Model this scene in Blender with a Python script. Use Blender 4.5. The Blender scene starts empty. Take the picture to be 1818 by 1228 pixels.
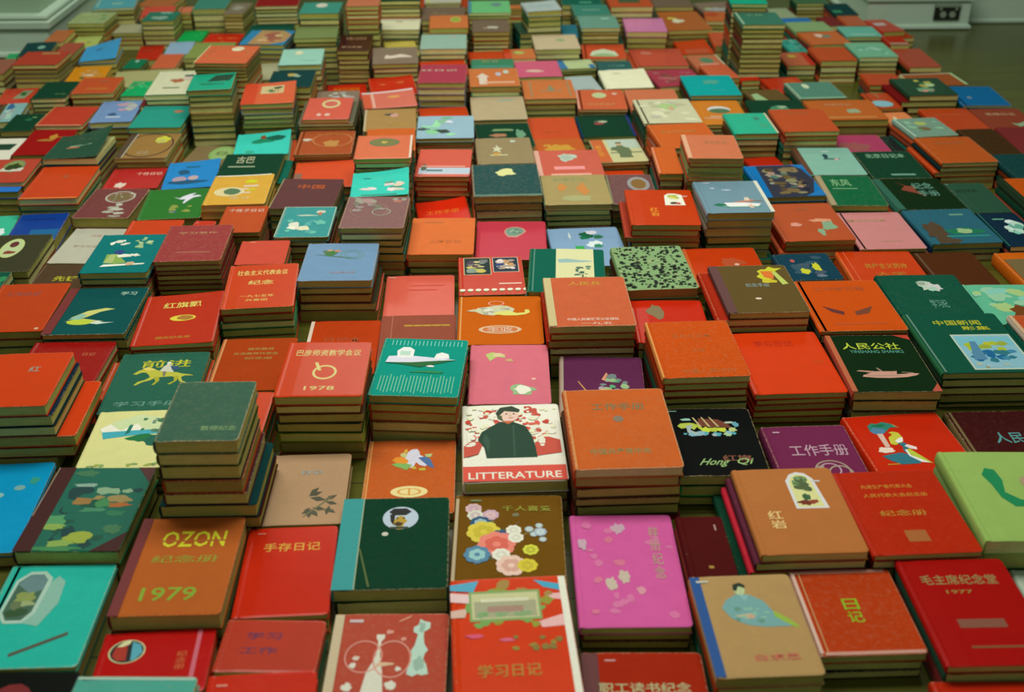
import bpy, math, random
from mathutils import Vector, Matrix
SC = bpy.context.scene
COL = SC.collection
# ------------------------------------------------------------ camera, world, lights, exposure
F_PX = 2030.0
PITCH, YAW = 0.516915, 0.029541
cp, sp, cy, sy = math.cos(PITCH), math.sin(PITCH), math.cos(YAW), math.sin(YAW)
fwd = Vector((sy * cp, cy * cp, -sp)); rgt = Vector((cy, -sy, 0)); upv = rgt.cross(fwd)
cam_data = bpy.data.cameras.new('camera')
cam = bpy.data.objects.new('camera', cam_data); COL.objects.link(cam)
cam.matrix_world = Matrix(((rgt.x, upv.x, -fwd.x, 0), (rgt.y, upv.y, -fwd.y, 0), (rgt.z, upv.z, -fwd.z, 1.0), (0, 0, 0, 1)))
cam_data.sensor_width = 36.0
cam_data.lens = F_PX * 36.0 / 1818.0
cam_data.clip_start = 0.05
cam_data.dof.use_dof = True
cam_data.dof.focus_distance = 1.93
cam_data.dof.aperture_fstop = 4.0
SC.camera = cam
SC.view_settings.view_transform = 'Standard'
SC.view_settings.look = 'None'
SC.view_settings.gamma = 1.0
SC.view_settings.exposure = 0.0
W = bpy.data.worlds.new('world'); SC.world = W; W.use_nodes = True
W.node_tree.nodes['Background'].inputs[0].default_value = (0.93, 1.0, 0.86, 1)
W.node_tree.nodes['Background'].inputs[1].default_value = 0.17
def area_light(name, loc, target, size, power, color):
    l = bpy.data.lights.new(name, 'AREA'); l.shape = 'RECTANGLE'; l.size, l.size_y = size
    l.energy = power; l.color = color
    o = bpy.data.objects.new(name, l); COL.objects.link(o); o.location = loc
    o.rotation_euler = (Vector(target) - Vector(loc)).to_track_quat('-Z', 'Y').to_euler()
    return o
area_light('ceiling_lamp', (-0.15, 2.12, 2.5), (-0.15, 2.1, 0), (2.2, 0.9), 63, (1.0, 0.98, 0.88))
area_light('ceiling_lamp', (-0.2, 6.0, 2.9), (-0.2, 5.4, 0), (1.9, 1.3), 36, (1.0, 0.98, 0.88))

# ------------------------------------------------------------ helpers
def s2l(c):
    return c / 12.92 if c <= 0.04045 else ((c + 0.055) / 1.055) ** 2.4
def rgb(hx, k=1.0):
    n = len(hx) // 3
    v = [int(hx[i * n:(i + 1) * n] * (2 if n == 1 else 1), 16) / 255.0 for i in range(3)]
    return tuple(min(0.93, s2l(c) * k) for c in v)
def dye(hx):
    return tuple(max(0.004, c - 0.011) for c in rgb(hx))
class MB:
    """collects vertices with a colour and a wear value, and faces with a material index"""
    def __init__(self): self.v = []; self.c = []; self.w = []; self.f = []; self.m = []
    def vert(self, p, c, w=(0, 0, 0)):
        self.v.append(p); self.c.append(c); self.w.append(w); return len(self.v) - 1
    def face(self, idx, m=0): self.f.append(tuple(idx)); self.m.append(m)
    def box(self, x0, x1, y0, y1, z0, z1, c, w=(0, 0, 0), m=0):
        k = [self.vert((x, y, z), c, w) for z in (z0, z1) for x, y in ((x0, y0), (x1, y0), (x1, y1), (x0, y1))]
        for q in ((3, 2, 1, 0), (4, 5, 6, 7), (0, 1, 5, 4), (1, 2, 6, 5), (2, 3, 7, 6), (3, 0, 4, 7)):
            self.face([k[i] for i in q], m)
    def add(self, other, mat):
        n = len(self.v)
        self.v += [tuple(mat @ Vector(p)) for p in other.v]; self.c += other.c; self.w += other.w
        self.f += [tuple(i + n for i in q) for q in other.f]; self.m += other.m
    def build(self, name, mats, parent=None, smooth=False):
        me = bpy.data.meshes.new(name); me.from_pydata(self.v, [], self.f); 
        a = me.attributes.new('col', 'FLOAT_COLOR', 'POINT')
        a.data.foreach_set('color', [x for c in self.c for x in (c[0], c[1], c[2], 1.0)])
        a = me.attributes.new('wear', 'FLOAT_COLOR', 'POINT')
        a.data.foreach_set('color', [x for c in self.w for x in (c[0], c[1], c[2], 1.0)])
        for m in mats: me.materials.append(m)
        me.polygons.foreach_set('material_index', self.m)
        if smooth: me.polygons.foreach_set('use_smooth', [True] * len(me.polygons))
        me.update()
        o = bpy.data.objects.new(name, me); COL.objects.link(o)
        if parent: o.parent = parent
        return o

# ------------------------------------------------------------ materials
def new_mat(name):
    m = bpy.data.materials.new(name); m.use_nodes = True
    nt = m.node_tree; b = nt.nodes['Principled BSDF']
    return m, nt, b
def N(nt, typ, **kw):
    n = nt.nodes.new(typ)
    for k, v in kw.items(): setattr(n, k, v)
    return n
def noise(nt, vec, scale, detail=3.0, rough=0.55):
    n = N(nt, 'ShaderNodeTexNoise'); n.inputs['Scale'].default_value = scale; n.inputs['Detail'].default_value = detail
    n.inputs['Roughness'].default_value = rough; nt.links.new(vec, n.inputs['Vector']); return n.outputs['Fac']
def mth(nt, op, a, b=0.0, clamp=False):
    n = N(nt, 'ShaderNodeMath', operation=op); n.use_clamp = clamp
    for i, x in enumerate((a, b)):
        if isinstance(x, (int, float)): n.inputs[i].default_value = x
        else: nt.links.new(x, n.inputs[i])
    return n.outputs[0]
def ramp(nt, fac, lo, hi):
    n = N(nt, 'ShaderNodeMapRange'); n.inputs['From Min'].default_value = lo; n.inputs['From Max'].default_value = hi
    nt.links.new(fac, n.inputs['Value']); return n.outputs['Result']
def mix(nt, fac, a, b, mode='MIX'):
    n = N(nt, 'ShaderNodeMix', data_type='RGBA', blend_type=mode)
    if isinstance(fac, (int, float)): n.inputs['Factor'].default_value = fac
    else: nt.links.new(fac, n.inputs['Factor'])
    for i, x in (('A', a), ('B', b)):
        s = [q for q in n.inputs if q.name == i and q.type == 'RGBA'][0]
        if isinstance(x, tuple): s.default_value = (*x[:3], 1)
        else: nt.links.new(x, s)
    return [q for q in n.outputs if q.type == 'RGBA'][0]

def cover_material():
    m, nt, b = new_mat('book_cover')
    L = nt.links.new
    g = N(nt, 'ShaderNodeNewGeometry').outputs['Position']
    col = N(nt, 'ShaderNodeAttribute', attribute_name='col').outputs['Color']
    wa = N(nt, 'ShaderNodeAttribute', attribute_name='wear')
    sep = N(nt, 'ShaderNodeSeparateColor'); L(wa.outputs['Color'], sep.inputs[0])
    edge, scuff, gloss = sep.outputs[0], sep.outputs[1], sep.outputs[2]
    n1 = noise(nt, g, 38, 4); n2 = noise(nt, g, 260, 3); n3 = noise(nt, g, 800, 2); n4 = noise(nt, g, 130, 8, 0.78)
    # uneven dye of the cloth
    v = mth(nt, 'ADD', 0.72, mth(nt, 'ADD', mth(nt, 'MULTIPLY', n1, 0.16), mth(nt, 'MULTIPLY', n3, 0.36)))
    cc = N(nt, 'ShaderNodeVectorMath', operation='SCALE'); L(col, cc.inputs[0]); L(v, cc.inputs['Scale'])
    base = cc.outputs[0]
    # pale scuffs of worn cloth
    sc = mth(nt, 'MULTIPLY', ramp(nt, n4, 0.5, 0.8), mth(nt, 'MULTIPLY', scuff, 0.3), True)
    base = mix(nt, sc, base, rgb('b8a888'))
    # rubbed edges
    ew = mth(nt, 'MULTIPLY', ramp(nt, mth(nt, 'ADD', mth(nt, 'MULTIPLY', n2, 0.6), mth(nt, 'MULTIPLY', edge, 0.55)), 0.5, 0.82), mth(nt, 'GREATER_THAN', edge, 0.02), True)
    base = mix(nt, mth(nt, 'MULTIPLY', ew, 0.75), base, rgb('cbb58c'))
    L(base, b.inputs['Base Color'])
    r = mth(nt, 'SUBTRACT', 0.72, mth(nt, 'MULTIPLY', gloss, 0.5)); L(r, b.inputs['Roughness'])
    L(mth(nt, 'ADD', 0.05, mth(nt, 'MULTIPLY', gloss, 0.1)), b.inputs['Specular IOR Level'])
    bp = N(nt, 'ShaderNodeBump'); bp.inputs['Strength'].default_value = 0.12; bp.inputs['Distance'].default_value = 0.0006
    L(mth(nt, 'ADD', n3, mth(nt, 'MULTIPLY', n4, mth(nt, 'ADD', 0.4, mth(nt, 'MULTIPLY', gloss, 1.2)))), bp.inputs['Height']); L(bp.outputs[0], b.inputs['Normal'])
    return m
def page_material():
    m, nt, b = new_mat('page_edges')
    L = nt.links.new
    g = N(nt, 'ShaderNodeNewGeometry').outputs['Position']
    mp = N(nt, 'ShaderNodeMapping'); mp.inputs['Scale'].default_value = (1, 1, 42); L(g, mp.inputs['Vector'])
    n1 = noise(nt, mp.outputs[0], 24, 3); n2 = noise(nt, g, 60, 3)
    col = N(nt, 'ShaderNodeAttribute', attribute_name='col').outputs['Color']
    v = mth(nt, 'ADD', 0.68, mth(nt, 'ADD', mth(nt, 'MULTIPLY', n1, 0.8), mth(nt, 'MULTIPLY', n2, 0.35)))
    cc = N(nt, 'ShaderNodeVectorMath', operation='SCALE'); L(col, cc.inputs[0]); L(v, cc.inputs['Scale'])
    L(cc.outputs[0], b.inputs['Base Color']); b.inputs['Roughness'].default_value = 0.9
    b.inputs['Specular IOR Level'].default_value = 0.1
    return m
def ink_material():
    m, nt, b = new_mat('printed_ink')
    L = nt.links.new
    g = N(nt, 'ShaderNodeNewGeometry').outputs['Position']
    col = N(nt, 'ShaderNodeAttribute', attribute_name='col').outputs['Color']
    n1 = noise(nt, g, 240, 4, 0.7); n3 = noise(nt, g, 800, 2)
    v = mth(nt, 'ADD', 0.72, mth(nt, 'ADD', mth(nt, 'MULTIPLY', n1, 0.3), mth(nt, 'MULTIPLY', n3, 0.28)))
    cc = N(nt, 'ShaderNodeVectorMath', operation='SCALE'); L(col, cc.inputs[0]); L(v, cc.inputs['Scale'])
    L(cc.outputs[0], b.inputs['Base Color']); b.inputs['Roughness'].default_value = 0.55
    b.inputs['Specular IOR Level'].default_value = 0.25
    return m
COVER, PAGE, INK = cover_material(), page_material(), ink_material()

def floor_material():
    m, nt, b = new_mat('wood_floor')
    L = nt.links.new
    g = N(nt, 'ShaderNodeNewGeometry').outputs['Position']
    mp = N(nt, 'ShaderNodeMapping'); mp.inputs['Scale'].default_value = (1, 9, 1); L(g, mp.inputs['Vector'])
    br = N(nt, 'ShaderNodeTexBrick'); br.inputs['Scale'].default_value = 1.0
    br.inputs['Brick Width'].default_value = 0.9; br.inputs['Row Height'].default_value = 0.085; br.inputs['Mortar Size'].default_value = 0.0012
    br.inputs['Color1'].default_value = (*rgb('54561c'), 1); br.inputs['Color2'].default_value = (*rgb('4a4c1a'), 1); br.inputs['Mortar'].default_value = (*rgb('2c2a16'), 1)
    L(g, br.inputs['Vector'])
    v = mth(nt, 'ADD', 0.7, mth(nt, 'MULTIPLY', noise(nt, mp.outputs[0], 9, 5), 0.6))
    cc = N(nt, 'ShaderNodeVectorMath', operation='SCALE'); L(br.outputs['Color'], cc.inputs[0]); L(v, cc.inputs['Scale'])
    L(cc.outputs[0], b.inputs['Base Color']); b.inputs['Roughness'].default_value = 0.27
    return m
def plain_material(name, hx, rough=0.6, var=0.1):
    m, nt, b = new_mat(name)
    g = N(nt, 'ShaderNodeNewGeometry').outputs['Position']
    v = mth(nt, 'ADD', 1 - var / 2, mth(nt, 'MULTIPLY', noise(nt, g, 14, 4), var))
    cc = N(nt, 'ShaderNodeVectorMath', operation='SCALE'); cc.inputs[0].default_value = rgb(hx); nt.links.new(v, cc.inputs['Scale'])
    nt.links.new(cc.outputs[0], b.inputs['Base Color']); b.inputs['Roughness'].default_value = rough
    return m
FLOOR, WALL, TRIM = floor_material(), plain_material('wall_paint', '98b698', 0.6), plain_material('white_trim', 'bcd6c0', 0.4)
SOCKET_MAT, SOCKET_DARK = plain_material('socket_metal', '8a9c86', 0.35), plain_material('socket_black', '1c2019', 0.4)

# ------------------------------------------------------------ the room
def structure(o): o['kind'] = 'structure'; return o
WHITE = (1, 1, 1)
def slab(name, x0, x1, y0, y1, z0, z1, mat):
    mb = MB(); mb.box(x0, x1, y0, y1, z0, z1, WHITE); return structure(mb.build(name, [mat]))
slab('floor', -5, 5, -1.5, 9.0, -0.1, 0.0, FLOOR)
Y_LEFT, Y_RIGHT, Y_SIDE = 3.66, 3.925, 4.0
X_LEFT, X_PIER0, X_PIER1 = -1.356, 1.335, 1.683
slab('wall_left', -5, X_LEFT - .02, Y_LEFT + .02, 9.0, 0, 3.4, WALL)
slab('wall_pier', X_PIER0 + .015, X_PIER1 - .012, Y_RIGHT + .012, 9.0, 0, 3.4, WALL)
slab('wall_right', X_PIER1 - .012, 5, Y_SIDE + .012, 9.0, 0, 3.4, WALL)
slab('wall_back', -5, 5, 9.0, 9.1, 0, 3.4, WALL)
def skirting(name, prof, x0, x1, y, returns):
    """a moulded board along x with its face at y; the profile is (z, how far it stands out) from the floor up; returns: 'r'/'l' turn the corner"""
    mb = MB(); path = []
    if 'l' in returns: path.append((x0, y, x0, returns['l']))
    pts = []
    for z, o in prof:
        row = []
        if 'l' in returns: row.append((x0 - o, returns['l'], z)); row.append((x0 - o, y - o, z))
        else: row.append((x0, y - o, z))
        if 'r' in returns: row.append((x1 + o, y - o, z)); row.append((x1 + o, returns['r'], z))
        else: row.append((x1, y - o, z))
        pts.append([mb.vert(p, WHITE) for p in row])
    for a, b in zip(pts, pts[1:]):
        for k in range(len(a) - 1): mb.face((a[k], a[k + 1], b[k + 1], b[k]))
    return structure(mb.build(name, [TRIM]))
skirting('baseboard_left', [(0, .012), (.006, .018), (.015, .016), (.02, .006), (.078, .004), (.088, .004), (.0905, -.004), (.093, .014), (.112, .015), (.1175, .004), (.120, .004), (.124, .011), (.131, .009), (.135, -.019)], -5, X_LEFT, Y_LEFT, {'r': 9.0})
PP = [(0, .006), (.005, .012), (.014, .011), (.018, .003), (.086, .002), (.0915, .002), (.0935, -.003), (.097, .010), (.113, .011), (.120, .003), (.126, .006), (.133, .004), (.137, -.012)]
skirting('baseboard_pier', PP, X_PIER0, X_PIER1, Y_RIGHT, {'l': 9.0, 'r': Y_SIDE + .01})
skirting('baseboard_right', [(0, .002), (.004, .006), (.012, .006), (.016, .001), (.11, .001), (.114, .008), (.125, .006), (.13, -.012)], X_PIER1 + .004, 5, Y_SIDE, {})
# power socket on the pier's skirting
sock = bpy.data.objects.new('power_socket', None); COL.objects.link(sock); sock.location = (1.605, Y_RIGHT - .0025, .059)
sock['label'] = 'dark double power socket on the pale skirting past the far corner of the books'; sock['category'] = 'socket'
def part(name, parent, mat, fn):
    mb = MB(); fn(mb); return mb.build(name, [mat], parent)
plate = part('wall_plate', sock, SOCKET_DARK, lambda m: m.box(-.044, .044, -.006, 0, -.026, .027, WHITE))
part('rim', plate, SOCKET_MAT, lambda m: m.box(-.044, .044, -.007, -.0005, .018, .0275, WHITE))
def disc(m, x, z, r, y0, y1):
    n = 18
    a = [m.vert((x + r * math.cos(2 * math.pi * i / n), y0, z + r * math.sin(2 * math.pi * i / n)), WHITE) for i in range(n)]
    b = [m.vert((x + r * math.cos(2 * math.pi * i / n), y1, z + r * math.sin(2 * math.pi * i / n)), WHITE) for i in range(n)]
    m.face(a)
    for i in range(n): m.face((a[i], b[i], b[(i + 1) % n], a[(i + 1) % n]))
for x in (-.014, .018): part('plug_face', sock, SOCKET_MAT, lambda m: disc(m, x, -.007, .0105, -.010, -.006))
for x in (-.024, .03): part('switch', sock, SOCKET_MAT, lambda m: m.box(x - .004, x + .004, -.009, -.006, .008, .016, WHITE))

# ------------------------------------------------------------ books
def lift_z(L, u, v):
    return L * u * u * (0.25 + 0.75 * v) if L else 0.0
def spread(a, b, e, r, n):
    xs = [a, a + e, a + r] + [a + r + (b - a - 2 * r) * k / n for k in range(1, n)] + [b - r, b - e, b]
    return xs
def cover_shape(w, d, t, col, spine, gloss, worn, lift, fine, seed):
    """boards and rounded spine of one hardback, base at z = 0"""
    mb = MB(); rng = random.Random(seed)
    tb = min(.0013, t * .1); hw, hd = w / 2, d / 2; xl = -hw + .003
    ew = rng.uniform(.5, 1.0) if worn else rng.choice((.2, .35, .5, .7))
    sc = rng.uniform(.5, 1.0) if worn else rng.choice((0, 0, .1, .2))
    gl = 1.0 if gloss else 0.0
    E = (ew, sc, gl); I = (0.0, sc, gl); col2 = spine or col
    e, r, n = (.0032, .0065, 6 if fine else 2) if min(w, d) > .04 else (.001, .002, 2)
    xs = spread(xl, hw, e, r, n + (4 if lift else 0)); ys = spread(-hd, hd, e, r, n)
    cx, cyy, ax, ay = (xl + hw) / 2, 0.0, (hw - xl) / 2, hd
    def pos(x, y):
        X, Y = x - cx, y - cyy
        rr = r if X > 0 else .0018
        qx, qy = abs(X) - (ax - rr), abs(Y) - (ay - rr)
        if qx > 0 and qy > 0:
            k = max(qx, qy) / math.hypot(qx, qy); X = math.copysign(ax - rr + qx * k, X); Y = math.copysign(ay - rr + qy * k, Y)
        return X + cx, Y + cyy
    nx, ny = len(xs), len(ys); idx = {}
    for i, x in enumerate(xs):
        for j, y in enumerate(ys):
            px, py = pos(x, y); bd = i in (0, nx - 1) or j in (0, ny - 1)
            z = t - (.0005 if bd else 0) + lift_z(lift, (x + hw) / w, (y + hd) / d)
            if x < xl + .0105 and x > xl + .0055: z -= .0009
            idx[i, j] = mb.vert((px, py, z), col, E if bd else I)
    for i in range(nx - 1):
        for j in range(ny - 1): mb.face((idx[i, j], idx[i + 1, j], idx[i + 1, j + 1], idx[i, j + 1]))
    ring = [(i, 0) for i in range(nx)] + [(nx - 1, j) for j in range(1, ny)] + [(i, ny - 1) for i in range(nx - 2, -1, -1)] + [(0, j) for j in range(ny - 2, 0, -1)]
    low = []
    for k in ring:
        p = mb.v[idx[k]]; low.append(mb.vert((p[0], p[1], p[2] - tb + .0005), col, (ew * .6, sc, gl)))
    for k in range(len(ring)):
        k2 = (k + 1) % len(ring); mb.face((idx[ring[k]], low[k], low[k2], idx[ring[k2]]))
    mb.face(low[::-1])
    mb.box(xl, hw - .0005, -hd + .0003, hd - .0003, 0, tb, col, (ew * .4, sc, gl))
    # spine
    arc = []
    for k in range(7):
        a = -math.pi / 2 + math.pi * k / 6
        x, z = -hw + .0034 - .0034 * math.cos(a), t / 2 + (t / 2 - .0003) * math.sin(a)
        arc.append([mb.vert((x, y, z), col2, (ew * (.7 if k in (0, 6) else .35), sc, gl)) for y in (-hd + .0006, hd - .0006)])
    for a, b in zip(arc, arc[1:]): mb.face((a[0], b[0], b[1], a[1]))
    for s in (0, 1):
        q = [a[s] for a in arc]; mb.face(q if s else q[::-1])
    return mb
def page_shape(w, d, t, page):
    mb = MB(); tb = min(.0013, t * .1)
    mb.box(-w / 2 + .0036, w / 2 - .0022, -d / 2 + .0014, d / 2 - .002, tb, t - tb, rgb(page)); return mb

# printed pictures: a little drawing language in cover units (u across, v away from the reader)
_glyphs = {}
def glyph(txt):
    if txt not in _glyphs:
        cu = bpy.data.curves.new('lettering', 'FONT'); cu.body = txt.replace('_', ' '); cu.resolution_u = 2; cu.offset = 0.012
        ob = bpy.data.objects.new('lettering', cu); COL.objects.link(ob)
        ev = ob.evaluated_get(bpy.context.evaluated_depsgraph_get()); me = ev.to_mesh()
        vs = [(v.co.x, v.co.y) for v in me.vertices]; fs = [tuple(p.vertices) for p in me.polygons]
        ev.to_mesh_clear(); bpy.data.objects.remove(ob); bpy.data.curves.remove(cu)
        x0, x1, y0, y1 = min(p[0] for p in vs), max(p[0] for p in vs), min(p[1] for p in vs), max(p[1] for p in vs)
        _glyphs[txt] = ([((p[0] - x0) / max(1e-6, x1 - x0) - .5, (p[1] - y0) / max(1e-6, y1 - y0) - .5) for p in vs], fs)
    return _glyphs[txt]
def blob_pts(seed, u, v, ru, rv, n=14):
    rng = random.Random(seed * 7919 + int(u * 1000) * 31 + int(v * 1000))
    rad = [rng.uniform(.62, 1.12) for _ in range(n)]
    return [(u + ru * rad[k] * math.cos(2 * math.pi * k / n), v + rv * rad[k] * math.sin(2 * math.pi * k / n)) for k in range(n)]
def run_item(put, pic, txt, layer, ell, w, d):
    def run(it):
        kd, arg = it.split(':', 1); a = arg.split(',')
        layer[0] += 1
        if kd in 'TVI':
            u, v, ww, hh = map(float, a[1:5])
            if kd in 'TI': put_text(a[0], u, v, ww, hh, a[5], .3 if kd == 'I' else 0)
            else:
                n = len(a[0])
                for k, ch in enumerate(a[0]): put_text(ch, u, v + hh * (.5 - (k + .5) / n), ww, hh / n * .86, a[5])
            return
        if kd == 'm':
            seed, n = int(a[0]), int(a[1]); u0, v0, u1, v1, r0, r1 = map(float, a[2:8]); cols = a[8:]
            rng = random.Random(seed * 131 + n)
            for k in range(n):
                layer[0] += .35
                rr = rng.uniform(r0, r1)
                p = blob_pts(rng.randint(0, 9999), rng.uniform(u0 + rr * .7, u1 - rr * .7), rng.uniform(v0 + rr * .5, v1 - rr * .5), rr * rng.uniform(.8, 1.5), rr * rng.uniform(.5, 1.0), 9)
                p = [(min(u1, max(u0, q[0])), min(v1, max(v0, q[1]))) for q in p]
                put(pic, p, [range(9)], rng.choice(cols))
            return
        if kd == 'k': p = blob_pts(int(a[0]), *map(float, a[1:5])); put(pic, p, [range(len(p))], a[5])
        elif kd == 'e': put(pic, ell(*map(float, a[:4])), [range(28)], a[4])
        elif kd == 'E':
            put(pic, ell(*map(float, a[:4])), [range(28)], a[4]); layer[0] += 1
            u, v, ru, rv = map(float, a[:4]); put(pic, ell(u, v, ru * .82, rv * .82), [range(28)], a[5])
        elif kd == 'f':     # a blossom: a ring of petals, an inner ring, a heart
            u, v, r = map(float, a[:3]); rr = r * w / d; s = random.Random(int(u * 997 + v * 7919)).random()
            for ring, (rad, sz, cc) in enumerate(((.72, .5, a[3]), (.42, .36, a[4]), (0, .26, a[3]))):
                n = (8, 6, 1)[ring]
                for k in range(n):
                    t0 = 6.2832 * (k + s + ring * .4) / n; layer[0] += .1
                    put(pic, ell(u + r * rad * math.cos(t0), v + rr * rad * math.sin(t0), r * sz, rr * sz, 10), [range(10)], cc)
        elif kd == 'g':
            u, v, ru, rv, th = map(float, a[:5]); p = ell(u, v, ru, rv) + ell(u, v, ru - th, rv - th * rv / ru)
            put(pic, p, [(k, (k + 1) % 28, 28 + (k + 1) % 28, 28 + k) for k in range(28)], a[5])
        elif kd == 'b':
            u, v, ww, hh = map(float, a[:4])
            n = 8 if ww > .3 else 2
            p = [(u - ww / 2 + ww * k / n, v + s * hh / 2) for s in (-1, 1) for k in range(n + 1)]
            put(pic, p, [(k, k + 1, k + n + 2, k + n + 1) for k in range(n)], a[4])
        elif kd == 'P':
            f = list(map(float, a[:-1])); p = list(zip(f[0::2], f[1::2])); put(pic, p, [range(len(p))], a[-1])
    def put_text(s, u, v, ww, hh, color, lean=0):
        vs, fs = glyph(s); put(txt, [(u + (x + lean * y) * ww, v + y * hh) for x, y in vs], fs, color)
    return run
def draw_cover(motif, w, d, t, lift):
    pic, txt, layer = MB(), MB(), [0]
    def ell(u, v, ru, rv, n=28): return [(u + ru * math.cos(2 * math.pi * k / n), v + rv * math.sin(2 * math.pi * k / n)) for k in range(n)]
    def put(mb, pts, faces, color):
        z0 = t + .00018 + layer[0] * .000012; c = dye(color); k = []
        for u, v in pts:
            u = min(.997, max(.003, u)); v = min(.997, max(.003, v))
            k.append(mb.vert(((u - .5) * w, (v - .5) * d, z0 + lift_z(lift, u, v)), c))
        for f in faces: mb.face([k[i] for i in f])
    run = run_item(put, pic, txt, layer, ell, w, d)
    for it in motif.split():
        if it[:2] == 'W:':
            for q in PIC[it[2:]].split(): run(q)
        else: run(it)
    return pic, txt

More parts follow.
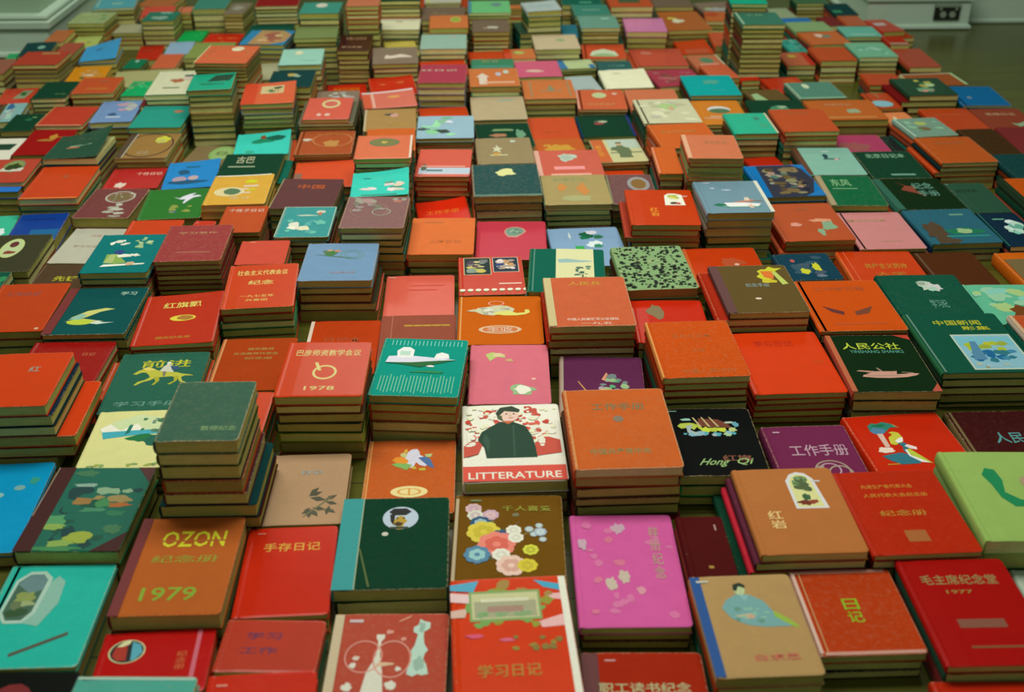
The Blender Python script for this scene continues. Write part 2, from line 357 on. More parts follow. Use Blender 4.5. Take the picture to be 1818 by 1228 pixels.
PIC = {
 'window': 'P:.2,.44,.5,.38,.6,.6,.58,.82,.5,.88,.2,.5,8ba P:.1,.5,.12,.84,.22,.93,.36,.93,.45,.86,.43,.5,.34,.41,.18,.41,acb P:.13,.52,.15,.82,.23,.9,.35,.9,.41,.84,.39,.52,.33,.44,.19,.44,465 P:.15,.8,.23,.9,.35,.9,.41,.84,.4,.74,.3,.7,688 k:3,.27,.66,.1,.08,895 k:5,.26,.52,.11,.06,353 k:7,.3,.6,.09,.03,9a7 k:9,.22,.58,.06,.05,675 P:.36,.13,.8,.32,.81,.29,.37,.1,554',
 'porthole': 'e:.25,.68,.16,.19,cc9 e:.25,.68,.145,.175,222 P:.13,.62,.14,.74,.2,.82,.24,.84,.26,.54,.18,.54,a32 P:.28,.84,.36,.78,.39,.66,.34,.55,.3,.53,5ab P:.15,.76,.2,.84,.27,.87,.26,.8,.2,.76,dda',
 'cap': 'e:.55,.76,.165,.13,bcd k:3,.545,.72,.075,.09,b93 P:.44,.83,.48,.87,.6,.87,.65,.83,.6,.79,.48,.79,222 P:.45,.8,.5,.8,.49,.68,.46,.72,222 k:5,.53,.69,.05,.03,432 e:.52,.755,.012,.008,221 e:.58,.755,.012,.008,221 P:.46,.66,.62,.66,.64,.635,.45,.635,343',
 'towers': 'P:.29,-.02,.3,.3,.34,.52,.385,.6,.405,.66,.41,.76,.39,.79,.39,.82,.46,.82,.46,.79,.435,.76,.435,.66,.45,.6,.47,.52,.5,.3,.51,-.02,ddc P:.67,.5,.68,.56,.7,.6,.7,.66,.69,.68,.72,.73,.74,.82,.7,.84,.7,.88,.74,.9,.75,.95,.79,.93,.84,.92,.84,.87,.79,.84,.79,.8,.8,.74,.835,.69,.81,.66,.8,.62,.83,.57,.85,.5,.8,.49,.76,.5,.72,.48,bdc k:4,.765,.58,.05,.06,9ba k:6,.77,.88,.03,.05,9ba g:.3,.64,.16,.13,.012,d98 g:.54,.62,.16,.15,.012,d98 k:3,.24,.63,.03,.02,dcb k:4,.6,.54,.03,.02,ddc k:5,.22,.57,.03,.025,ddc k:7,.2,.4,.05,.04,ddc k:8,.55,.42,.05,.04,ddc k:9,.48,.58,.08,.02,db9 k:11,.5,.84,.04,.02,d98 P:.56,.92,.58,.94,.68,.985,.66,.96,d97 b:.2,.935,.12,.025,cbb k:13,.62,.78,.03,.02,d98',
 'ornate': 'P:0,.95,.25,.98,.2,.88,0,.9,5ac P:0,.88,.18,.86,.16,.78,0,.8,ecc P:0,.72,.15,.74,.12,.66,0,.66,dba P:.72,.97,.95,.92,.95,.86,.8,.9,4ac P:.8,.84,.95,.84,.95,.78,.82,.8,ebb P:.72,.6,.95,.66,.95,.56,.75,.55,ebb m:3,26,.12,.5,.88,.98,.04,.06,993,a84,7a5 b:.46,.75,.6,.26,8a6 b:.46,.75,.56,.22,cc9 b:.46,.72,.52,.14,aa8 b:.46,.72,.3,.05,a87 b:.46,.8,.4,.03,ddb m:6,8,.22,.64,.7,.7,.03,.04,7a6,8a7 k:3,.2,.5,.1,.02,d57 k:5,.45,.46,.07,.015,d68 m:8,10,.4,.36,.9,.5,.03,.03,983,873',
 'archtree': 'P:.5,.5,.5,.84,.56,.92,.64,.95,.72,.93,.78,.86,.82,.5,ddd P:.53,.52,.53,.82,.58,.9,.64,.92,.71,.9,.75,.84,.78,.52,dd9 m:4,16,.56,.7,.73,.9,.05,.05,796,564,8a6 k:3,.62,.57,.09,.035,732 k:5,.7,.58,.05,.03,943 k:7,.64,.64,.04,.05,464 b:.8,.83,.08,.02,ccc',
 'robedman': 'P:.3,.56,.24,.66,.3,.74,.42,.8,.54,.79,.66,.72,.74,.58,.84,.5,.86,.46,.6,.46,.46,.48,.36,.52,7aa P:.34,.58,.5,.6,.54,.56,.44,.54,bb9 k:3,.5,.57,.05,.025,ca8 P:.72,.62,.84,.54,.92,.46,.9,.44,.8,.5,.72,.56,9b4 e:.46,.84,.055,.055,bc9 P:.4,.84,.41,.9,.48,.92,.53,.89,.52,.86,.46,.88,.43,.83,232 P:.44,.79,.48,.72,.54,.79,8bb m:5,10,.34,.5,.74,.74,.03,.03,698,8ba b:.12,.94,.12,.02,ccb',
 'greenfig': 'P:.3,.72,.36,.8,.44,.78,.46,.66,.42,.52,.52,.44,.6,.42,.56,.36,.44,.36,.36,.46,.34,.6,285 P:.56,.4,.7,.44,.95,.46,.95,.28,.7,.26,.58,.32,6ba m:4,10,.6,.45,.95,.8,.06,.08,8b7,6a6,a96,895 k:3,.8,.5,.14,.12,9a6',
 'lakeboat': 'P:.1,.68,.25,.82,.5,.92,.75,.86,.95,.7,.9,.56,.5,.58,.18,.52,cda P:.1,.68,.2,.76,.34,.64,.5,.76,.62,.62,.9,.66,.9,.58,.5,.62,.15,.6,eed P:.14,.62,.9,.66,.88,.58,.56,.56,.18,.5,4ab P:.4,.56,.42,.74,.46,.74,.45,.6,276 m:3,10,.55,.6,.8,.88,.02,.05,687,475 k:3,.62,.5,.2,.08,274 k:5,.78,.46,.14,.1,265 m:6,12,.1,.02,.9,.08,.03,.03,9a5,8a6,785',
 'horse': 'P:.22,.63,.27,.69,.33,.72,.36,.75,.38,.72,.45,.7,.53,.665,.62,.655,.7,.645,.76,.62,.86,.6,.9,.58,.8,.585,.765,.56,.79,.5,.84,.47,.82,.46,.76,.49,.73,.55,.66,.575,.56,.57,.48,.56,.44,.52,.36,.49,.3,.44,.275,.445,.31,.5,.38,.53,.42,.57,.4,.61,.36,.65,.31,.655,.26,.62,bb4 P:.46,.57,.5,.5,.47,.44,.5,.44,.54,.51,.52,.58,aa3 P:.68,.58,.7,.5,.64,.45,.67,.44,.73,.5,.74,.58,aa3 P:.36,.75,.3,.72,.37,.68,.46,.7,dc6 P:.5,.67,.53,.75,.56,.79,.61,.78,.64,.72,.66,.65,.58,.66,ccb e:.575,.81,.025,.025,ddc P:.6,.76,.69,.75,.72,.69,.64,.68,357 P:.54,.66,.56,.58,.58,.58,.58,.66,776',
 'skyline': 'b:.06,.5,.001,.98,3a9 b:0.120,.91,.008,.09,9dc b:0.165,.91,.008,.09,9dc b:0.210,.91,.008,.09,9dc b:0.255,.91,.008,.09,9dc b:0.300,.91,.008,.09,9dc b:0.345,.91,.008,.09,9dc b:0.390,.91,.008,.09,9dc b:0.435,.91,.008,.09,9dc b:0.480,.91,.008,.09,9dc b:0.525,.91,.008,.09,9dc b:0.570,.91,.008,.09,9dc b:0.615,.91,.008,.09,9dc b:0.660,.91,.008,.09,9dc b:0.705,.91,.008,.09,9dc b:0.750,.91,.008,.09,9dc b:0.795,.91,.008,.09,9dc b:0.840,.91,.008,.09,9dc b:0.885,.91,.008,.09,9dc b:0.930,.91,.008,.09,9dc b:0.100,0.20,.009,0.24,8ca b:0.137,0.19,.009,0.26,8ca b:0.174,0.18,.009,0.28,8ca b:0.211,0.20,.009,0.30,8ca b:0.248,0.19,.009,0.24,8ca b:0.285,0.18,.009,0.26,8ca b:0.322,0.20,.009,0.28,8ca b:0.359,0.19,.009,0.30,8ca b:0.396,0.18,.009,0.24,8ca b:0.433,0.20,.009,0.26,8ca b:0.470,0.19,.009,0.28,8ca b:0.507,0.18,.009,0.30,8ca b:0.544,0.20,.009,0.24,8ca b:0.581,0.19,.009,0.26,8ca b:0.618,0.18,.009,0.28,8ca b:0.655,0.20,.009,0.30,8ca b:0.692,0.19,.009,0.24,8ca b:0.729,0.18,.009,0.26,8ca b:0.766,0.20,.009,0.28,8ca b:0.803,0.19,.009,0.30,8ca b:0.840,0.18,.009,0.24,8ca b:0.877,0.20,.009,0.26,8ca b:0.914,0.19,.009,0.28,8ca P:.1,.55,.12,.66,.3,.68,.34,.68,.56,.66,.9,.62,.7,.58,.45,.54,.3,.53,dde P:.22,.64,.2,.76,.26,.83,.34,.83,.4,.78,.4,.64,eee b:.3,.72,.12,.08,bdc P:.64,.63,.66,.72,.72,.75,.8,.72,.82,.64,eee P:.1,.55,.3,.52,.5,.48,.7,.55,.9,.62,.7,.6,.4,.56,263 k:3,.62,.5,.05,.02,eee k:5,.62,.4,.22,.025,285',
 'petals': 'P:.2,.82,.28,.86,.42,.83,.46,.76,.36,.78,.32,.76,.26,.7,bc7 k:3,.36,.81,.09,.04,dc9 k:5,.5,.72,.06,.03,ca7 k:7,.66,.22,.13,.07,eee k:9,.66,.22,.17,.09,9b8 k:11,.66,.23,.12,.075,eed k:13,.8,.4,.03,.02,eba',
 'radish': 'P:.18,.68,.24,.74,.34,.76,.48,.8,.6,.78,.68,.72,.66,.66,.55,.62,.42,.58,.3,.6,.24,.64,cca P:.4,.62,.55,.58,.7,.58,.8,.6,.86,.64,.85,.7,.8,.7,.8,.64,.7,.63,.6,.68,.5,.66,dd7 g:.46,.84,.1,.05,.02,e98 m:3,12,.26,.6,.62,.76,.04,.04,bb9,ddc,aa9 P:.1,.68,.2,.72,.22,.66,.16,.66,cb9 E:.5,.29,.25,.085,db9,c74 T:丰收,.5,.29,.3,.08,dba b:.5,.335,.3,.012,db9 b:.5,.245,.3,.012,db9',
 'twopics': 'b:.3,.74,.42,.46,dc9 b:.74,.77,.4,.4,dcb b:.3,.74,.4,.44,233 b:.74,.77,.38,.38,234 m:3,24,.13,.56,.47,.92,.04,.08,cb6,898,dc9,545,bb4,777 m:5,24,.58,.62,.9,.92,.04,.07,ecb,dcc,a98,347,fed,c96 b:.78,.27,.34,.03,ecb e:0.060,.12,.045,.028,eed b:0.050,.085,.05,.02,8a5 e:0.178,.12,.045,.028,eed b:0.168,.085,.05,.02,8a5 e:0.296,.12,.045,.028,eed b:0.286,.085,.05,.02,8a5 e:0.414,.12,.045,.028,eed b:0.404,.085,.05,.02,8a5 e:0.532,.12,.045,.028,eed b:0.522,.085,.05,.02,8a5 e:0.650,.12,.045,.028,eed b:0.640,.085,.05,.02,8a5 e:0.768,.12,.045,.028,eed b:0.758,.085,.05,.02,8a5 e:0.886,.12,.045,.028,eed b:0.876,.085,.05,.02,8a5 e:1.004,.12,.045,.028,eed b:0.994,.085,.05,.02,8a5',
 'littera': 'm:4,110,.03,.3,.97,.97,.018,.04,c54,d65,c43 P:.02,.3,.16,.34,.22,.5,.08,.5,.02,.44,c54 P:.7,.3,.97,.34,.97,.5,.82,.56,.72,.46,c54 m:9,70,.02,.4,.97,.97,.02,.035,eed,eec b:.5,.1,.98,.19,d54 b:.5,.235,.98,.1,eed P:.24,.28,.22,.42,.16,.52,.2,.62,.28,.68,.38,.75,.52,.75,.64,.69,.7,.55,.72,.42,.73,.28,243 P:.26,.34,.28,.5,.24,.6,.21,.52,354 P:.5,.3,.51,.7,.53,.7,.52,.3,354 e:.48,.84,.105,.085,ecb P:.35,.87,.4,.95,.52,.97,.6,.92,.585,.88,.44,.9,.38,.83,343 P:.41,.76,.47,.72,.54,.765,c64 P:.36,.84,.37,.8,.42,.77,.41,.84,564 e:.46,.86,.013,.007,332 e:.535,.86,.013,.007,332 b:.5,.805,.05,.008,b65 P:.49,.85,.52,.83,.49,.825,cb8 T:LITTERATURE,.5,.07,.88,.08,eed',
 'eagle': 'P:.42,.72,.46,.82,.5,.86,.56,.87,.59,.83,.6,.78,.68,.74,.72,.66,.66,.62,.6,.64,.56,.68,.54,.62,.5,.6,.46,.66,dde P:.58,.74,.66,.76,.72,.72,.77,.59,.7,.62,.64,.68,57a P:.65,.79,.74,.8,.72,.75,.67,.75,bc8 P:.29,.71,.33,.75,.4,.76,.48,.7,.46,.66,.34,.67,e93 P:.38,.8,.42,.82,.46,.79,.44,.74,.38,.77,cc8 P:.42,.85,.45,.87,.46,.82,.42,.81,db4 P:.29,.65,.34,.67,.46,.66,.52,.64,.46,.57,.4,.6,.34,.62,8b6 k:3,.54,.6,.04,.02,cb4 k:4,.64,.58,.05,.02,cb4',
 'bamboo': 'P:0.550,0.380,0.612,0.436,0.710,0.440,0.648,0.384,554 P:0.570,0.360,0.682,0.372,0.770,0.320,0.658,0.308,554 P:0.560,0.400,0.580,0.466,0.660,0.500,0.640,0.434,554 P:0.750,0.320,0.799,0.377,0.890,0.390,0.841,0.333,554 P:0.760,0.300,0.847,0.304,0.910,0.260,0.823,0.256,554 P:0.600,0.200,0.680,0.166,0.700,0.100,0.620,0.134,554 P:0.620,0.220,0.709,0.231,0.780,0.190,0.691,0.179,554 P:0.600,0.220,0.578,0.177,0.520,0.160,0.542,0.203,554 P:0.580,0.200,0.626,0.143,0.600,0.080,0.554,0.137,554 P:0.800,0.200,0.868,0.186,0.900,0.140,0.832,0.154,554 P:0.820,0.240,0.841,0.175,0.790,0.120,0.769,0.185,554 P:0.500,0.140,0.545,0.184,0.620,0.190,0.575,0.146,554 P:.52,.1,.54,.1,.84,.36,.82,.37,775',
 'cart': 'k:3,.36,.28,.2,.16,c83 k:4,.36,.22,.18,.1,b73 e:.28,.12,.07,.06,ba5 m:3,26,.46,.2,.82,.7,.04,.06,9b8,cb8,788,5a7,dda,a9a P:.3,.42,.22,.56,.23,.57,.32,.42,c95 P:.5,.6,.56,.72,.58,.7,.54,.58,d97 g:.6,.1,.1,.08,.02,ba5',
 'bird1': 'k:3,.36,.72,.1,.09,474 k:5,.3,.76,.06,.05,575 k:7,.44,.78,.06,.03,c86 k:9,.34,.8,.05,.03,b97 g:.66,.68,.16,.12,.012,698 g:.66,.68,.11,.08,.012,698 P:.2,.66,.5,.6,.76,.55,.5,.63,576 P:.12,.68,.3,.66,.3,.68,687',
 'fish': 'P:.18,.26,.3,.28,.44,.24,.6,.22,.66,.26,.5,.3,.4,.32,.3,.3,bb8 P:.24,.34,.4,.48,.6,.54,.72,.52,.56,.46,.44,.36,.34,.3,cc7 e:.38,.25,.16,.06,bc4 P:.5,.22,.6,.28,.64,.24,.8,.24,.6,.2,cdc P:.22,.3,.34,.42,.42,.4,.36,.3,8ba',
 'fanfolk': 'P:.28,.24,.26,.46,.42,.47,.62,.24,.46,.22,8a5 P:.28,.24,.32,.46,.4,.46,.42,.24,ab7 m:3,6,.2,.7,.56,.86,.04,.05,ddc,eed m:5,14,.55,.6,.85,.92,.03,.05,bc9,9b8 k:3,.52,.42,.12,.05,eed k:5,.68,.44,.1,.04,ddc P:.26,.14,.88,.2,.9,.23,.3,.2,eed k:7,.42,.52,.1,.06,348 P:.44,.4,.56,.44,.7,.44,.56,.41,ddc k:9,.68,.22,.07,.05,ca8',
 'wreath': 'E:.58,.7,.24,.16,865,764 g:.58,.7,.26,.2,.03,bba m:3,12,.34,.55,.82,.88,.02,.02,ccb,998 k:3,.66,.44,.08,.06,bba k:5,.6,.34,.12,.05,aa9 k:7,.68,.28,.14,.05,bba k:9,.56,.2,.12,.05,aa9 k:11,.76,.16,.12,.04,bba k:13,.72,.06,.14,.04,998',
 'deer': 'P:.46,.7,.56,.66,.6,.72,.7,.8,.8,.84,.74,.74,.84,.76,.9,.72,.78,.68,.72,.6,.66,.48,.63,.5,.66,.62,.58,.62,dde',
 'tealfl': 'k:3,.3,.36,.13,.12,ddc k:5,.5,.28,.14,.09,ddb k:7,.26,.3,.08,.05,eed k:9,.72,.82,.12,.06,ccb k:11,.5,.7,.2,.03,bcb k:13,.72,.76,.05,.06,b75 m:3,10,.15,.1,.9,.6,.05,.1,5aa,6ba',
 'scroll': 'm:5,8,.1,.5,.8,.8,.04,.08,776,988 g:.6,.5,.15,.12,.02,998 k:3,.82,.84,.08,.04,b76',
 'clouds': 'k:3,.3,.28,.16,.07,dcc k:5,.36,.3,.09,.06,edd k:7,.66,.42,.13,.06,dcc k:9,.84,.4,.1,.1,dcb k:11,.72,.22,.12,.08,edd k:13,.84,.2,.12,.05,ccb k:15,.66,.5,.09,.03,786 k:17,.78,.3,.14,.025,586 b:.5,.04,.6,.03,476',
 'shell': 'P:.4,.72,.44,.8,.52,.84,.6,.84,.68,.8,.72,.72,.66,.64,.58,.56,.46,.57,.42,.64,c98 P:.42,.72,.45,.79,.52,.82,.6,.82,.66,.79,.69,.72,.64,.66,.57,.6,.47,.6,.44,.65,798 m:3,8,.46,.64,.66,.78,.03,.03,9b9,687',
 'flowers1': 'k:3,.54,.8,.1,.1,264 k:5,.62,.86,.1,.06,dde k:7,.5,.72,.07,.05,275 k:9,.62,.54,.12,.1,dee k:11,.66,.5,.07,.05,386 k:13,.4,.4,.1,.16,3a5 k:15,.3,.78,.02,.1,cdd k:17,.7,.74,.08,.06,375 k:19,.46,.28,.06,.08,3a5 k:2,.2,.2,.1,.05,396',
 'willow': 'P:.38,.74,.5,.76,.66,.73,.8,.72,.86,.7,.7,.68,.4,.66,9bb m:3,24,.6,.25,.84,.6,.015,.05,576,465,687 P:.72,.05,.74,.05,.72,.4,.7,.4,564 k:3,.8,.2,.07,.05,b98',
 'torch': 'P:.66,.9,.6,.86,.62,.8,.56,.74,.62,.68,.6,.62,.7,.66,.76,.7,.84,.86,.94,.92,.84,.92,.78,.96,.72,.9,cc3 P:.64,.86,.66,.72,.76,.68,.82,.84,.76,.86,d73 P:.78,.84,.84,.84,.92,.58,.84,.56,bc6 k:3,.7,.64,.12,.04,cb3',
 'peony': 'k:3,.56,.7,.12,.14,bcb k:5,.64,.66,.1,.1,ccc k:7,.5,.76,.07,.06,9a9 k:9,.6,.62,.08,.06,acb',
 'seaside': 'b:.66,.33,.62,.58,bcb b:.66,.33,.58,.54,8bc b:.66,.5,.58,.14,7bc m:3,10,.42,.34,.92,.5,.05,.05,bb3,9a4,ab3 m:5,20,.4,.1,.92,.36,.05,.06,378,48a,269,8bc m:7,8,.4,.06,.92,.16,.04,.03,aba,997,9bc P:.42,.2,.5,.5,.56,.5,.56,.2,58a',
 'sampan': 'P:.16,.345,.2,.36,.34,.345,.36,.34,.58,.34,.62,.345,.6,.29,.7,.295,.76,.31,.86,.3,.82,.27,.7,.24,.5,.225,.34,.23,.2,.25,.22,.28,.3,.3,.26,.31,.34,.32,c98 P:.4,.4,.42,.4,.46,.345,.43,.345,a87 b:.45,.265,.4,.01,987 P:.66,.315,.68,.33,.8,.318,.8,.31,876',
 'parrot': 'P:.2,.74,.21,.83,.27,.87,.31,.85,.38,.88,.46,.84,.5,.78,.42,.78,.36,.72,.3,.68,.24,.7,387 P:.2,.74,.26,.8,.36,.76,.34,.7,.27,.67,.22,.7,58a k:3,.32,.82,.08,.03,275 P:.46,.84,.52,.77,.47,.8,9a6 P:.25,.69,.31,.69,.3,.48,.25,.47,dba P:.32,.52,.34,.62,.4,.67,.37,.7,.42,.715,.47,.69,.48,.6,.44,.53,.36,.5,cc4 P:.38,.56,.43,.6,.48,.62,.46,.55,.4,.53,eee k:9,.23,.43,.09,.05,edc P:.39,.53,.46,.53,.5,.46,.44,.42,.42,.36,.4,.4,.42,.47,378 P:.44,.48,.48,.5,.55,.45,.54,.41,.48,.43,edd P:.16,.34,.24,.36,.36,.38,.44,.34,.5,.24,.48,.2,.3,.2,.22,.26,378 P:.43,.42,.47,.43,.52,.34,.6,.19,.5,.25,.44,.34,bc4 P:.42,.42,.44,.42,.44,.33,.58,.2,.5,.22,.42,.32,eee b:.22,.21,.12,.014,c93',
 'rose': 'g:.62,.28,.2,.16,.02,a98 g:.6,.3,.12,.1,.02,b9a g:.7,.24,.14,.12,.02,a98 k:3,.82,.12,.07,.08,bab k:5,.5,.34,.05,.03,a98',
 'dragonboat': 'P:.36,.72,.38,.84,.46,.83,.6,.82,.7,.76,.74,.68,.62,.7,.5,.7,743 P:.12,.72,.16,.76,.26,.77,.32,.76,.34,.7,.3,.66,.26,.7,.16,.68,bc5 P:.3,.76,.36,.74,.4,.69,.66,.69,.67,.65,.4,.63,.36,.68,bc4 k:5,.44,.66,.05,.04,cd4 k:6,.53,.66,.05,.04,bc4 k:7,.62,.66,.05,.04,cd4 k:8,.24,.82,.07,.02,9cb k:9,.72,.77,.07,.02,bcb k:1,.79,.74,.045,.04,6ab P:.22,.72,.3,.74,.26,.66,.3,.63,.36,.62,.3,.58,.22,.62,abb m:3,22,.14,.56,.83,.64,.03,.04,5ab,8bc,ac9,abb P:.31,.85,.33,.85,.4,.7,.37,.71,cb8 P:.41,.86,.43,.85,.5,.7,.47,.71,cb8 P:.5,.86,.52,.85,.6,.7,.57,.71,cb8 k:2,.74,.66,.05,.04,bc8',
 'steamship': 'P:.28,.24,.34,.3,.62,.3,.86,.26,.8,.18,.4,.17,eee P:.42,.3,.6,.36,.72,.42,.8,.36,.7,.3,b87 P:.64,.36,.66,.46,.72,.46,.72,.36,dcb k:3,.26,.24,.1,.05,275 k:5,.7,.2,.05,.07,ecb b:.55,.17,.6,.015,4a7 k:7,.25,.76,.04,.03,abc k:9,.46,.7,.1,.03,abc b:.2,.93,.1,.02,ccd P:.5,.34,.64,.34,.9,.36,.9,.34,964',
 'treestamp': 'P:.56,.54,.58,.82,.64,.88,.74,.88,.84,.84,.86,.54,eed m:3,14,.62,.7,.8,.84,.04,.04,bb5,8a4,dd8 k:3,.7,.6,.08,.04,543 k:5,.76,.59,.04,.03,b43 b:.88,.8,.08,.02,dcc',
 'soldier': 'P:.36,.58,.4,.64,.5,.66,.52,.72,.62,.72,.66,.64,.74,.6,.76,.42,.72,.3,.74,.18,.46,.18,.48,.32,.46,.46,675 e:.57,.77,.06,.07,ca8 P:.5,.8,.52,.86,.62,.86,.64,.8,564 P:.36,.56,.34,.5,.44,.5,675',
 'swallow': 'k:3,.28,.3,.16,.14,8c9 k:5,.36,.6,.08,.2,9da k:7,.2,.5,.14,.05,9da k:9,.46,.74,.1,.1,8b9 k:11,.48,.28,.13,.09,343 k:13,.42,.34,.12,.04,243 k:15,.1,.4,.1,.06,455 k:17,.2,.38,.06,.02,343 k:19,.52,.9,.12,.04,6b7 k:2,.56,.72,.08,.06,dde k:4,.6,.16,.1,.06,9da',
 'mountain': 'P:.26,.3,.3,.5,.34,.52,.38,.46,.5,.5,.62,.56,.72,.52,.86,.42,.88,.36,.6,.36,.4,.3,dcb',
}
